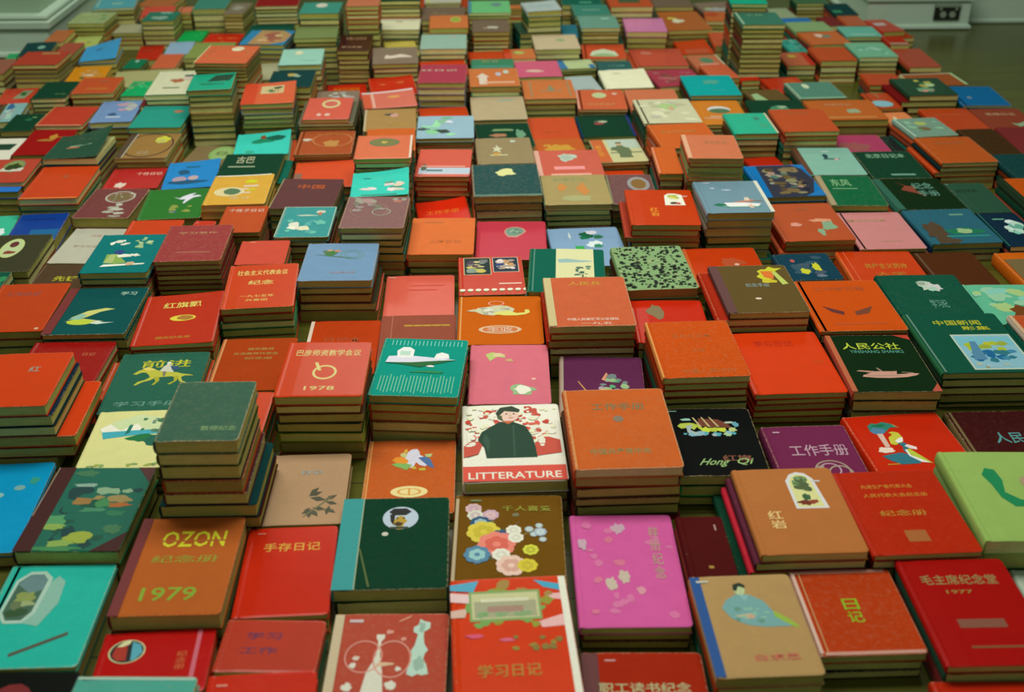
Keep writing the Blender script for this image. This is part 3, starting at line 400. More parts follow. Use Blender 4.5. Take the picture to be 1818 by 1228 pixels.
# x, y, turn, width, depth, base z, thickness | cover | spine | page edges | g glossy, w worn | lifted corner | print, with glare painted on one cover | label
BOOKS = '''
-0.5393,1.0637,0.0091,0.1341,0.1804,0.0231,0.0076|3ba||a6a65c|g|0|W:window|turquoise notebook with an arched garden window picture and a crossed-out word
-0.5395,1.0634,0.0091,0.1322,0.1797,0.0002,0.0227|354||8c8244||0||green book, second from the top, beneath the turquoise arched-window notebook
-0.5337,0.8881,-0.0238,0.1347,0.1645,0.0129,0.0155|121||b8b46e|g|0|m:7,9,.25,.1,.75,.9,.1,.16,712,813,922|black notebook printed with dim red roses in front of the turquoise window notebook
-0.3858,0.834,-0.0378,0.1336,0.1737,0.0533,0.0143|5a9||b8b46e|w|0|b:.5,.98,.96,.02,acb|plain grey-teal notebook at the near edge in front of the red oval-window book
-0.3851,0.9772,0.0495,0.1317,0.1003,0.0195,0.0139|b21||98904a|g|0|W:porthole b:.86,.5,.04,.98,c67 V:纪念册,.74,.5,.09,.3,c63|red plastic notebook with an oval window picture and a pink vertical stripe
-0.2546,1.0009,-0.0487,0.1207,0.0848,0.018,0.0137|b43||a6a65c|g|0|T:学习,.42,.68,.34,.14,635 T:工作,.4,.4,.36,.13,635|pinkish-red notebook with dark brushed letters behind the plain red front book
-0.2513,0.8719,0.0447,0.1234,0.1612,0.0213,0.0153|c32||c0be80|g|0|T:手册,.5,.7,.25,.1,d83 b:.15,.9,.1,.02,d87|red notebook with a small gold emblem cut off by the near edge
-0.3833,1.1239,0.0057,0.1345,0.1854,0.0303,0.0235|b63|733|9ea058||0|b:.05,.5,.1,.995,733 T:OZON,.56,.76,.6,.17,dd3 b:.56,.74,.64,.018,b63 T:纪念册,.53,.55,.62,.08,993 T:1979,.48,.2,.5,.13,8a3|orange-brown notebook with OZON and 1979 in yellow-green letters
-0.2538,1.1345,0.0346,0.1185,0.1713,0.0227,0.0093|c31||a6a65c|g|0|T:手存日记,.52,.76,.62,.1,da4 b:.16,.93,.09,.015,d76|glossy red notebook with four small gold characters beside the OZON notebook
-0.1201,1.173,0.0045,0.1446,0.1852,0.0233,0.0199|143|399|9ea058||0|b:.095,.5,.19,.995,399 b:.195,.5,.012,.995,9a8 W:cap e:.42,.58,.03,.022,ccb P:.2,.42,.215,.42,.33,.03,.31,.03,563|dark green notebook with teal spine and an oval portrait of a capped figure
-0.1194,1.1719,0.018,0.1414,0.1807,0.0002,0.0229|232||c0be80||0||blackish book, second from the top, beneath the dark green teal-spined portrait notebook
-0.1165,0.9531,-0.0207,0.1392,0.1989,0.0136,0.016|b54||b8b46e|w|0|b:.05,.5,.08,.98,cb9 W:towers|faded pinkish-red notebook printed with white rocket-like towers and a worn spine
0.0297,1.1812,-0.0295,0.1476,0.1925,0.0217,0.0139|752||9ea058||0|P:.2,.24,.4,.5,.6,.7,.61,.7,.42,.5,.22,.24,764 P:.5,.2,.45,.45,.78,.64,.79,.63,.47,.45,.52,.2,874 m:5,12,.14,.2,.6,.8,.03,.05,664,553,775 f:.18,.84,.065,dbb,cab f:.2,.765,.065,ddc,cbb f:.34,.77,.065,cab,dbb f:.25,.68,.08,257,9bc f:.28,.58,.13,dc4,cb3 f:.43,.54,.07,357,369 f:.4,.45,.145,e87,d65 f:.55,.6,.06,eed,ddc f:.57,.52,.06,eed,ddc f:.78,.65,.03,abb,cdd f:.69,.61,.035,abb,cdd f:.73,.555,.03,abb,cdd f:.79,.58,.05,abc,cdd f:.81,.5,.03,abb,cdd f:.7,.39,.06,dd4,bb3 f:.23,.34,.1,58a,9cc f:.44,.34,.07,eed,ddc f:.53,.23,.115,ecb,da9 f:.67,.23,.075,dc3,cb3 b:.03,.5,.03,.9,ba8 b:.2,.93,.1,.02,786 T:千人喜爱,.67,.84,.46,.06,993|brown notebook covered with a bouquet of colourful flowers and green characters
0.0299,0.9807,0.0405,0.1419,0.1969,0.0428,0.0168|d41||9ea058|g|0|W:ornate T:学习日记,.45,.22,.5,.1,b83 b:.965,.5,.06,.98,eed|red notebook with a framed building picture, gold scrolls and cream fore-edge
0.1796,1.1196,-0.0176,0.1367,0.2142,0.025,0.0121|d6a||a8a85e||0|m:4,18,.04,.04,.96,.96,.03,.06,d7a,d7a,d79 k:3,.46,.86,.07,.06,cab k:5,.34,.36,.06,.06,cba k:7,.46,.42,.06,.06,cba k:9,.1,.72,.05,.06,cab k:2,.6,.3,.05,.04,d9a V:样册纪念,.8,.64,.1,.5,b98|magenta pink notebook with pale petals and a vertical column of gold characters
0.1806,1.1202,-0.0159,0.1324,0.2112,0.0132,0.0114|733||98904a||0||dark maroon book, second from the top, beneath the magenta pink notebook
0.1805,1.1186,-0.0278,0.133,0.2093,0.0002,0.0128|332||8c8244||0||blackish book, third from the top, beneath the magenta pink notebook
0.1761,0.8868,-0.0295,0.1402,0.1843,0.0152,0.0144|a31|633|a6a65c||0|b:.07,.5,.14,.98,633 T:职工读书纪念,.5,.7,.74,.09,bb8 b:.24,.93,.09,.014,c99|red notebook with maroon spine and gold characters in front of the magenta notebook
0.2802,1.1322,-0.0003,0.0607,0.1186,0.0464,0.0136|522||c0be80||0|b:.8,.8,.04,.1,a88 T:一,.5,.15,.1,.04,a83|dark maroon notebook partly hidden beside the magenta notebook
0.4125,1.1976,0.0144,0.1385,0.181,0.0515,0.0133|b74||b8b46e||0|W:archtree V:红岩,.27,.38,.14,.22,ec8|tan notebook with an arched pine tree picture and two pale characters
0.4089,1.1975,0.0144,0.1443,0.1808,0.0374,0.0137|634||b8b46e||0||blue book, second from the top, beneath the tan notebook with arched pine tree
0.4064,1.1973,0.0144,0.1497,0.18,0.0244,0.0126|c34||98904a||0||red book, third from the top, beneath the tan notebook with arched pine tree
0.401,1.1973,0.0144,0.1609,0.1798,0.0116,0.0124|143||9ea058||0||green book, fourth from the top, beneath the tan notebook with arched pine tree
0.3109,0.9888,0.0185,0.1231,0.1667,0.0462,0.0158|b96||98904a||0|b:.05,.5,.1,.98,259 W:robedman T:白求恩,.62,.17,.42,.06,c65|khaki notebook with blue spine showing a seated figure in a blue robe
0.3109,0.9885,0.0185,0.1211,0.166,0.0315,0.0143|a42||9ea058||0||red book, second from the top, beneath the khaki notebook with blue-robed figure
0.4458,1.0314,0.0127,0.1272,0.1478,0.0261,0.0127|b42|c98|9ea058|w|0|V:日记,.48,.5,.15,.3,8b2 b:.5,.972,.9,.035,b87 b:.52,.025,.92,.035,c98 b:.03,.5,.035,.94,dba b:.09,.5,.012,.96,c96|red notebook with white worn edges and two yellow-green characters
0.4453,1.0319,-0.0025,0.1232,0.1453,0.0121,0.0136|233||a6a65c||0||blackish book, second from the top, beneath the white-edged red notebook with two green characters
0.4459,1.0318,0.0112,0.1208,0.1462,0.0002,0.0117|311||a8a85e||0||blackish book, third from the top, beneath the white-edged red notebook with two green characters
0.5831,1.0154,-0.0032,0.135,0.1821,0.0403,0.0113|a21||a8a85e|g|0|T:毛主席纪念堂,.5,.79,.7,.1,985 T:1977,.45,.67,.24,.035,984 b:.5,.37,.42,.08,854 b:.55,.16,.5,.02,853|large red notebook with a row of olive characters and a gold label near its foot
0.5833,1.0155,-0.0032,0.1333,0.1811,0.024,0.0159|354||a6a65c||0||green book, second from the top, beneath the large red notebook with olive characters
0.5651,0.8344,-0.0295,0.1365,0.1761,0.0133,0.016|b32||a6a65c|g|0|T:学习,.5,.6,.3,.1,c63|red notebook at the near edge below the large red notebook with olive characters
0.5562,1.1967,0.0285,0.143,0.1766,0.0504,0.0094|b31||a6a65c|g|0|T:先进生产者代表大会,.46,.8,.5,.05,c83 T:人民代表大会纪念册,.5,.69,.62,.05,c83 T:纪念册,.48,.47,.44,.07,b83 b:.49,.2,.2,.13,a63|red notebook with two lines of gold text, three characters and a gold seal
0.71,1.2129,-0.0347,0.1497,0.1964,0.0488,0.0224|9b6||c0be80||0|W:greenfig m:4,8,.6,.5,.95,.7,.03,.05,6b6,8ba,a97|large pale green notebook with faint green leaves at the picture edge
0.7095,1.2135,-0.0351,0.1458,0.1937,0.0248,0.0236|8a6||9ea058||0||green book, second from the top, beneath the large pale green notebook
-0.6994,1.2851,0.0453,0.1558,0.2041,0.0181,0.0076|09c||a6a65c|g|0|e:.78,.7,.05,.03,7aa e:.62,.62,.05,.03,8bb k:3,.88,.78,.05,.05,398|bright blue notebook beside the brown and green landscape brocade
-0.5352,1.2484,-0.0275,0.1373,0.1833,0.0274,0.0219|264|433|a6a65c||0|b:.5,.5,.98,.98,165 m:5,26,.18,.03,.97,.97,.05,.1,154,165,144,265 k:14,.32,.92,.14,.05,475 k:3,.38,.77,.14,.025,8a9 k:5,.62,.7,.17,.045,8a8 k:7,.82,.7,.07,.03,8a8 k:2,.42,.58,.12,.05,974 k:17,.56,.62,.06,.03,985 k:4,.77,.6,.15,.05,985 k:6,.76,.53,.18,.03,a63 k:8,.62,.55,.1,.06,485 k:18,.56,.47,.14,.03,486 k:9,.8,.43,.12,.04,375 k:1,.24,.34,.13,.09,596 k:11,.27,.27,.12,.04,8a5 k:12,.55,.15,.17,.08,9a4 k:13,.4,.09,.15,.04,8a5 k:15,.35,.03,.3,.03,485 k:16,.85,.25,.1,.06,475 b:.09,.5,.18,1,421 P:.72,0,1,0,1,.22,421 P:.82,1,1,1,1,.8,533 b:.004,.7,.02,.6,987|brocade landscape notebook in green with brown spine and corners
-0.5354,1.2475,-0.0312,0.1309,0.1795,0.0002,0.027|221||9c9a4c||0||blackish book, second from the top, beneath the green and brown brocade landscape notebook
-0.3682,1.2919,-0.0066,0.1096,0.1456,0.154,0.0203|465||a8a85e|w|0|T:数师纪念,.72,.2,.42,.08,796|dark green worn cloth book on top of the six-high stack
-0.3686,1.2915,-0.0151,0.1059,0.1433,0.1342,0.0194|452||b8b46e||0||olive-grey book, second from the top, beneath the dark green worn cloth book
-0.3687,1.2922,-0.0112,0.1059,0.1421,0.1121,0.0217|333||a6a65c||0||blackish book, third from the top, beneath the dark green worn cloth book
-0.3676,1.2918,-0.0043,0.1053,0.1449,0.0909,0.0209|a42||8c8244||0||red book, fourth from the top, beneath the dark green worn cloth book
-0.3667,1.2919,-0.0066,0.1117,0.1449,0.072,0.0184|533||a8a85e||0||olive-brown book, fifth from the top, beneath the dark green worn cloth book
-0.3659,1.2918,-0.0066,0.1302,0.145,0.0515,0.0201|144||9c9a4c||0||green book, sixth from the top, beneath the dark green worn cloth book
-0.3658,1.2917,-0.0066,0.1352,0.1445,0.0327,0.0184|422||98904a||0||olive-brown book, seventh from the top, beneath the dark green worn cloth book
-0.5212,1.4203,0.0327,0.132,0.1522,0.0275,0.017|dd9||9ea058||0|W:lakeboat|cream notebook with a lake and bridge picture beside the dark green worn stack
-0.5281,1.5904,0.0301,0.1462,0.186,0.0242,0.0154|365||b8b46e||0|T:前进,.55,.8,.55,.13,bb3 W:horse T:学习手册,.5,.14,.7,.08,698|dark green notebook with a galloping yellow horse
-0.6987,1.6445,-0.0109,0.1412,0.1747,0.0202,0.0159|922||c0be80|g|0|T:日记,.75,.75,.15,.06,b64|dark red notebook behind the red stack at the photo's edge
-0.6905,1.477,0.0287,0.1215,0.1543,0.0982,0.018|c42||a8a85e|g|0|T:红,.62,.68,.14,.1,998|orange-red notebook on top of the stepped stack with a wide red book lower down
-0.6876,1.4772,0.0287,0.1263,0.1536,0.0801,0.0177|234||a8a85e||0||blue book, second from the top, beneath the orange-red notebook at the photo's side
-0.6872,1.4772,0.0287,0.1278,0.1537,0.0634,0.0163|343||b8b46e||0||olive-grey book, third from the top, beneath the orange-red notebook at the photo's side
-0.6739,1.4773,0.0287,0.1534,0.1538,0.0445,0.0185|c42||98904a||0||red book, fourth from the top, beneath the orange-red notebook at the photo's side
-0.6769,1.4774,0.0287,0.1476,0.1541,0.0265,0.0176|622||9ea058||0||dark maroon book, fifth from the top, beneath the orange-red notebook at the photo's side
-0.6903,1.4767,0.0287,0.1205,0.153,0.0002,0.0261|354||9ea058||0||green book, sixth from the top, beneath the orange-red notebook at the photo's side
-0.3852,1.4588,-0.0193,0.1219,0.1232,0.0429,0.0177|c42||9c9a4c|g|0||plain orange-red notebook wedged between the dark green stack and the 1978 book
-0.3718,1.6062,0.015,0.1261,0.1664,0.0432,0.0181|a41|c85|a6a65c||0|b:.05,.5,.03,.98,c85 T:模范教师,.55,.78,.34,.05,a84 T:先进教师代表会,.5,.69,.58,.05,a84 T:纪念册,.55,.6,.36,.05,a84|brick-red book with three short rows of gold text behind the dark green stack
-0.2414,1.5004,-0.0139,0.1317,0.1624,0.0973,0.0161|c42||a6a65c|g|0|T:巴彦师资教学会议,.52,.78,.76,.12,dc8 g:.52,.42,.14,.13,.03,dc8 T:1978,.5,.14,.34,.07,dc8 P:.38,.6,.42,.6,.48,.45,.44,.45,dc8|red notebook with gold 1978 and a round emblem on a tall stack
-0.2427,1.4996,-0.0101,0.1274,0.1595,0.0825,0.0144|732||b8b46e||0||dark maroon book, second from the top, beneath the red notebook with gold 1978
-0.2403,1.4991,0.0002,0.1281,0.1585,0.0663,0.0158|543||98904a||0||olive-brown book, third from the top, beneath the red notebook with gold 1978
-0.2424,1.4996,-0.0244,0.1287,0.1602,0.0493,0.0166|243||98904a||0||green book, fourth from the top, beneath the red notebook with gold 1978
-0.2408,1.4987,-0.0266,0.1271,0.1588,0.0323,0.0166|782||a6a65c||0||olive-grey book, fifth from the top, beneath the red notebook with gold 1978
-0.2408,1.5004,-0.0223,0.1277,0.1604,0.0138,0.0181|773||8c8244||0||olive-grey book, sixth from the top, beneath the red notebook with gold 1978
-0.0989,1.5417,-0.0886,0.1382,0.1754,0.0738,0.0154|298||98904a||0|W:skyline|teal notebook with white skyline buildings and vertical line pattern
-0.0984,1.5413,-0.1,0.1333,0.1744,0.0585,0.0149|b42||9c9a4c||0||red book, second from the top, beneath the teal notebook with white skyline
-0.0987,1.5416,-0.0956,0.132,0.172,0.0415,0.0166|b43||98904a||0||red book, third from the top, beneath the teal notebook with white skyline
-0.0983,1.5407,-0.0847,0.1338,0.1734,0.0241,0.0171|763||b8b46e||0||olive-brown book, fourth from the top, beneath the teal notebook with white skyline
-0.0988,1.5413,-0.1039,0.1334,0.1724,0.0002,0.0237|933||a8a85e||0||red book, fifth from the top, beneath the teal notebook with white skyline
0.042,1.5745,-0.0221,0.1295,0.1841,0.0391,0.0158|d78||a6a65c||0|W:petals|pink notebook with a few scattered blossoms behind the running-text red and white picture book
0.0307,1.7574,-0.0109,0.1481,0.1768,0.0393,0.0151|c62||9c9a4c||0|b:.04,.5,.02,.98,d95 W:radish|orange notebook with a pale radish picture and an oval title
0.0176,1.9346,0.0251,0.1232,0.1621,0.0355,0.0184|c43||8c8244|g|0|W:twopics|red notebook with two dark photo panels and a row of white beads
0.0415,1.3805,0.0169,0.1482,0.1977,0.0362,0.0192|eed||a8a85e|g|0|W:littera|white and red book titled LITTERATURE showing a figure in a dark coat
0.192,1.3418,0.014,0.149,0.2006,0.088,0.0155|c63||c0be80|w|0|T:工作手册,.52,.76,.52,.09,775 e:.5,.6,.05,.04,876 T:中国共产党中央,.46,.2,.56,.07,885 b:.035,.5,.01,.98,d95|orange cloth book with olive characters on the five-high stack beside the white portrait book
0.1914,1.3421,-0.0001,0.1442,0.1972,0.071,0.0166|a32||98904a||0||red book, second from the top, beneath the orange cloth book by the white portrait
0.1912,1.3418,0.0276,0.1454,0.197,0.0544,0.0162|643||9c9a4c||0||olive-brown book, third from the top, beneath the orange cloth book by the white portrait
0.1916,1.3408,0.0195,0.1469,0.1971,0.0408,0.0131|432||98904a||0||olive-brown book, fourth from the top, beneath the orange cloth book by the white portrait
0.1921,1.3411,0.0241,0.1435,0.1953,0.0238,0.0167|443||9c9a4c||0||olive-grey book, fifth from the top, beneath the orange cloth book by the white portrait
-0.1091,1.3577,-0.0013,0.1331,0.1808,0.0002,0.0137|c63|d95|c0be80|w|0|b:.05,.5,.02,.98,d95 W:eagle e:.51,.28,.2,.075,ed9 g:.51,.28,.13,.045,.025,d94 b:.51,.28,.02,.08,d94|orange notebook with a multicoloured eagle and cream oval seal
-0.253,1.3161,0.0138,0.1172,0.1651,0.0002,0.0253|b97||98904a||0|W:bamboo T:日记,.55,.72,.25,.06,9aa|tan-beige notebook with a sparse bamboo sketch
0.1889,1.5485,-0.065,0.1364,0.1846,0.0267,0.0174|635|b98|c0be80||0|b:.04,.5,.03,.98,a98 W:cart|maroon notebook with a yellow cart heaped with flowers
0.1814,1.7375,0.0064,0.1447,0.1819,0.0852,0.0142|c64|ca7|a8a85e|w|0|T:人民兵,.5,.86,.4,.08,c93 T:中国人民解放军公安部队,.52,.13,.6,.05,ecb T:一九五,.55,.05,.36,.04,ecb b:.05,.5,.09,.98,cb8|worn orange book with pale scuffed spine and a line of white text
0.1808,1.737,0.0039,0.1411,0.1805,0.0726,0.0122|a42||9c9a4c||0||red book, second from the top, beneath the worn orange book with scuffed spine
0.1794,1.7374,0.0064,0.1484,0.1808,0.0577,0.0144|a31||8c8244||0||red book, third from the top, beneath the worn orange book with scuffed spine
0.1808,1.7372,0.0064,0.1446,0.1813,0.0449,0.0124|532||c0be80||0||olive-brown book, fourth from the top, beneath the worn orange book with scuffed spine
0.3378,1.5667,0.0261,0.1369,0.1784,0.0883,0.0125|c52|d84|b8b46e|w|0|T:东风日记本,.5,.72,.45,.06,b63 T:北京,.52,.46,.16,.06,b63 T:中国人民印刷,.55,.1,.6,.07,b63 b:.02,.5,.02,.98,d95|orange-red book with faint stamped text and chipped edges on a four-high stack
0.3375,1.5664,0.035,0.133,0.1741,0.0759,0.012|a32||a6a65c||0||red book, second from the top, beneath the orange-red book with chipped edges
0.3376,1.5667,0.0236,0.1314,0.1749,0.0641,0.0114|b42||a8a85e||0||red book, third from the top, beneath the orange-red book with chipped edges
0.3375,1.5665,0.0362,0.1346,0.1768,0.0531,0.0106|632||9c9a4c||0||dark maroon book, fourth from the top, beneath the orange-red book with chipped edges
0.3379,1.5665,0.0261,0.136,0.1777,0.0332,0.0196|354||a6a65c||0||green book, fifth from the top, beneath the orange-red book with chipped edges
0.3249,1.7368,-0.0295,0.1284,0.1543,0.044,0.0143|c32||b8b46e|g|0|k:4,.33,.72,.13,.2,875|red notebook with a faded round green stamp behind the chipped orange-red book
-0.2651,1.938,-0.0115,0.1372,0.1615,0.0694,0.0155|79b||a6a65c||0|W:bird1 T:工业学大庆,.58,.2,.34,.05,a88|sky blue notebook with a faint bird and branch on a five-high stack
-0.2652,1.9372,-0.0028,0.1336,0.1574,0.0559,0.0131|553||a6a65c||0||olive-grey book, second from the top, beneath the sky blue bird notebook
-0.2654,1.9377,-0.0199,0.1316,0.1578,0.0386,0.0169|722||98904a||0||dark maroon book, third from the top, beneath the sky blue bird notebook
-0.2631,1.9378,-0.0115,0.1401,0.1609,0.0229,0.0152|443||a8a85e||0||olive-grey book, fourth from the top, beneath the sky blue bird notebook
-0.2623,1.9381,-0.0115,0.1444,0.161,0.0002,0.0225|c54||98904a||0||red book, fifth from the top, beneath the sky blue bird notebook
-0.3998,1.864,0.0744,0.1278,0.1753,0.061,0.013|c42||9ea058|g|0|T:社会主义代表会议,.5,.8,.72,.12,dc7 T:纪念,.5,.57,.36,.1,dc7 T:一九七五年,.48,.26,.46,.06,db6 T:共青团,.48,.17,.3,.05,db6|red notebook with large gold headline, above two green-edged books
-0.3999,1.8639,0.0704,0.1244,0.1748,0.0463,0.0143|833||8c8244||0||red book, second from the top, beneath the red notebook with large gold headline
-0.4012,1.8635,0.0744,0.1295,0.1746,0.0326,0.0133|485||c0be80||0||green book, third from the top, beneath the red notebook with large gold headline
-0.401,1.8638,0.0744,0.1297,0.1743,0.0173,0.0149|264||9ea058||0||green book, fourth from the top, beneath the red notebook with large gold headline
-0.5305,1.7794,0.0738,0.1395,0.1846,0.0436,0.0093|b31||b8b46e|g|0.006|T:红旗飘,.5,.77,.48,.12,dc6 E:.55,.5,.16,.06,dc4,a73 T:国庆纪念册,.5,.13,.42,.05,b83|bright red notebook with gold script over a yellow diamond emblem
-0.5512,2.0268,0.0276,0.1259,0.1665,0.0771,0.0095|944||9c9a4c|w|0|T:学习著作,.5,.77,.6,.06,b86 b:.55,.23,.5,.03,a65|top maroon book of the stack of seven thin maroon volumes
-0.5514,2.0263,0.0333,0.1231,0.1641,0.0659,0.0108|733||9ea058||0||dark maroon book, second from the top, beneath the maroon book on seven thin volumes
-0.5509,2.0253,0.0216,0.1219,0.1628,0.0463,0.0108|622||a8a85e||0||dark maroon book, fourth from the top, beneath the maroon book on seven thin volumes
-0.5509,2.0274,0.0281,0.1234,0.1637,0.0366,0.0093|833||98904a||0||red book, fifth from the top, beneath the maroon book on seven thin volumes
-0.5518,2.0264,0.0226,0.1238,0.1634,0.0254,0.0108|733||8c8244||0||dark maroon book, sixth from the top, beneath the maroon book on seven thin volumes
-0.6857,1.8229,0.0025,0.1441,0.1785,0.0384,0.0109|255|633|9c9a4c||0|b:.06,.5,.12,.98,733 T:学习,.78,.86,.2,.08,acb W:fish|dark teal notebook with maroon spine and a yellow-white leaping animal
-0.6789,1.9988,0.0034,0.1262,0.1716,0.0653,0.014|277||a8a85e||0|W:fanfolk|teal notebook with cream blossoms and a leaning folding-screen picture
-0.6801,1.9981,-0.003,0.122,0.1667,0.0528,0.0121|354||a8a85e||0||green book, second from the top, beneath the teal notebook with cream blossoms
-0.8021,2.1734,-0.0535,0.1273,0.1712,0.0002,0.0166|bba||b8b46e||0|T:卫生工作,.55,.78,.35,.06,a87 T:学习日记,.42,.47,.4,.06,a87|off-white notebook with two short brown lines of text
-0.8059,2.009,-0.0295,0.1218,0.1426,0.0002,0.0178|543||9c9a4c||0|T:先锋,.5,.55,.4,.15,bb3 b:.02,.5,.02,.98,765|dark olive-brown notebook strip with gold script under the off-white notebook
-0.8257,1.8406,0.0292,0.129,0.1865,0.0333,0.0155|b42||98904a|g|0|T:工作日记,.42,.77,.48,.08,855 e:.9,.05,.03,.02,ca8|plain orange-red notebook with faint dark title beside the dark teal maroon-spined one
-0.9309,2.0833,0.0331,0.1205,0.1743,0.0282,0.0158|443||9ea058||0|E:.48,.62,.18,.26,bc8,bc9 e:.48,.72,.07,.08,633 k:3,.48,.5,.12,.05,843|olive-brown notebook with a cream oval tree portrait
-0.9345,2.2456,0.0767,0.1037,0.1449,0.0002,0.0276|149||98904a|g|0|b:.7,.2,.55,.4,269 T:中国共产党,.5,.78,.6,.06,237|deep blue plastic notebook beside the worn brown wreath book
-0.8039,2.3437,-0.0441,0.1235,0.1657,0.0166,0.0237|744||98904a|w|0|W:wreath|dark brown worn book with a silver wreath around a medallion
-0.6651,2.3319,0.0692,0.1355,0.1689,0.0245,0.0179|373||8c8244|g|0|W:deer m:4,8,.45,.1,.8,.45,.04,.08,895,467,894|green plastic notebook with a white leaping figure
-0.6738,2.1582,0.015,0.1119,0.1446,0.0311,0.0158|c42||98904a|g|0||narrow orange-red book showing below the green plastic notebook
-0.4882,2.1806,0.01,0.0909,0.1363,0.0593,0.0094|b53||9c9a4c||0|T:个性子日记,.52,.82,.8,.12,dba|orange notebook with five pale characters beside the yellow notebook
-0.352,2.1388,-0.0112,0.1077,0.1525,0.0693,0.0098|499||98904a|w|0|b:.5,.99,.98,.02,acb b:.01,.5,.02,.98,acb b:.99,.5,.02,.98,acb W:tealfl|grey-teal square book with pale border and white blossoms
-0.3708,2.3024,-0.0518,0.135,0.1677,0.0577,0.0166|644|986|a6a65c||0|T:中国,.52,.72,.42,.14,b52 b:.02,.5,.02,.98,986|dark brown notebook with two orange characters behind the grey-teal square book
-0.4195,2.0075,0.025,0.0959,0.1071,0.056,0.0174|c54||98904a||0|b:.25,.93,.12,.02,da8|plain coral red book beside the maroon seven-high stack
-0.2086,2.0974,-0.0368,0.1264,0.1567,0.1032,0.0127|866||98904a|w|0|m:3,12,.1,.75,.95,.97,.05,.1,998,a88,998 g:.4,.55,.3,.25,.015,976 W:scroll|grey-brown scuffed book with faint scrolls and pale edges on a stack
-0.2099,2.2567,0.0368,0.1208,0.1336,0.0973,0.0142|4cb||9c9a4c||0.012|b:.38,.72,.35,.03,265 W:clouds|turquoise notebook with white clouds behind the grey-brown scuffed book
-0.2098,2.3994,0.0156,0.124,0.148,0.1314,0.0109|d75||9c9a4c|g|0|E:.5,.68,.27,.18,675,774 k:3,.5,.68,.05,.06,ba5 b:.975,.5,.04,.98,dcb|coral notebook with an oval olive-green medallion
-0.0822,2.4743,-0.0375,0.1232,0.1749,0.0652,0.0115|d65||9c9a4c|g|0|b:.55,.2,.96,.2,bcd b:.55,.08,.96,.04,dbb k:4,.16,.3,.06,.14,565 b:.35,.2,.3,.06,577 b:.5,.35,.8,.03,eba|crumpled red paper-covered book with a pale blue band on a stack
-0.0799,2.2933,0.1273,0.1127,0.1693,0.0002,0.0206|d31||9ea058|g|0.01|T:工作手册,.5,.62,.64,.12,d71|glossy scarlet notebook with a curled far edge and faint gold line
-0.0783,2.1058,-0.0218,0.1303,0.1777,0.0454,0.0144|d74||9c9a4c||0|b:.36,.86,.3,.015,964 T:上海日记,.55,.33,.5,.08,b63|light orange book with thin dark lettering in front of the glossy scarlet one
-0.1174,1.911,0.0125,0.1319,0.1697,0.0002,0.0247|d65||b8b46e|g|0|b:.62,.74,.5,.02,c43 b:.55,.63,.4,.02,c43 b:.1,.95,.1,.015,eba|salmon pink-red plastic book beside the sky blue stack
-0.1137,1.7343,0.0078,0.1349,0.1804,0.0002,0.0291|954|a65|a6a65c||0|T:一一一一一,.62,.78,.6,.03,b93 b:.16,.5,.015,.98,a65|maroon-brown book with five gold dots between the salmon and skyline books
-0.2458,1.7396,0.0032,0.1263,0.1898,0.0002,0.0143|b42|dcb|b8b46e||0|b:.03,.5,.05,.98,dcb T:日记本,.5,.62,.5,.12,a53|brick-red book with pale spine behind the 1978 notebook
0.0608,2.1303,-0.0295,0.1442,0.1888,0.0199,0.0174|c45||8c8244|g|0|W:shell|crimson notebook with a grey-green scalloped fan emblem
0.2169,2.1294,0.0546,0.1501,0.1877,0.0002,0.0209|8ac||9c9a4c||0|W:flowers1|pale blue notebook with white flowers and green leaves behind the striped green book
0.1597,1.9356,-0.0699,0.144,0.1872,0.0447,0.0176|265|475|9c9a4c||0|b:.07,.5,.02,.98,587 b:.61,.5,.5,1,dda W:willow|green book with a wide cream panel of willow and hills
0.3184,1.9101,0.038,0.1353,0.1829,0.0585,0.0197|8a7||8c8244||0|m:5,330,.01,.01,.99,.99,.012,.03,121,232,121,ab8,232,343,121|black and pale green mottled cloth book
0.4735,1.9897,0.0122,0.145,0.1713,0.0248,0.0138|c42|d85|b8b46e|g|0|b:.03,.5,.04,.98,c63 k:3,.62,.62,.2,.12,b53 k:9,.66,.55,.04,.03,dba|red book behind the brown torch book
0.4867,1.7935,0.0155,0.1417,0.1844,0.0779,0.0127|653|644|a8a85e||0|b:.06,.5,.12,.98,644 W:torch T:纪念手册,.52,.56,.3,.08,899 e:.45,.28,.04,.02,dcb|brown notebook with an orange and yellow torch
0.4771,1.7933,0.0155,0.1608,0.1838,0.0638,0.0136|a32||b8b46e||0||red book, second from the top, beneath the brown notebook with the torch
0.4811,1.7933,0.0155,0.1515,0.1839,0.0513,0.0122|733||a6a65c||0||dark maroon book, third from the top, beneath the brown notebook with the torch
0.609,1.9161,0.0383,0.1068,0.113,0.0555,0.0167|245||c0be80||0|m:4,10,.1,.1,.9,.9,.06,.15,356,456 e:.3,.72,.04,.06,b55 k:5,.42,.32,.09,.12,cc3 k:8,.66,.48,.09,.16,cc3 k:3,.65,.15,.1,.06,678|navy notebook with two yellow paper-crane shapes
0.6431,1.763,0.0084,0.1518,0.189,0.0634,0.0076|c52||8c8244||0|T:工作学习笔,.5,.82,.6,.08,a53 P:.18,.48,.4,.36,.38,.3,.26,.36,633 P:.76,.46,.52,.36,.52,.29,.68,.33,743 b:.5,.13,.6,.02,b53|orange notebook with two dark wing shapes
0.7831,1.9791,-0.0093,0.1487,0.1777,0.0146,0.0157|c42|d63|a6a65c|g|0|b:.1,.5,.015,.98,d64 T:共产主义劳动,.55,.62,.55,.13,b83 T:大学,.55,.42,.4,.1,b73|orange-red plastic book with gold lettering and a ridged spine
0.8022,1.812,-0.0079,0.1488,0.1549,0.0481,0.017|254||a6a65c||0|W:peony T:学习纪,.55,.25,.2,.2,698|dark green notebook with a pale grey flower above the seaside picture book
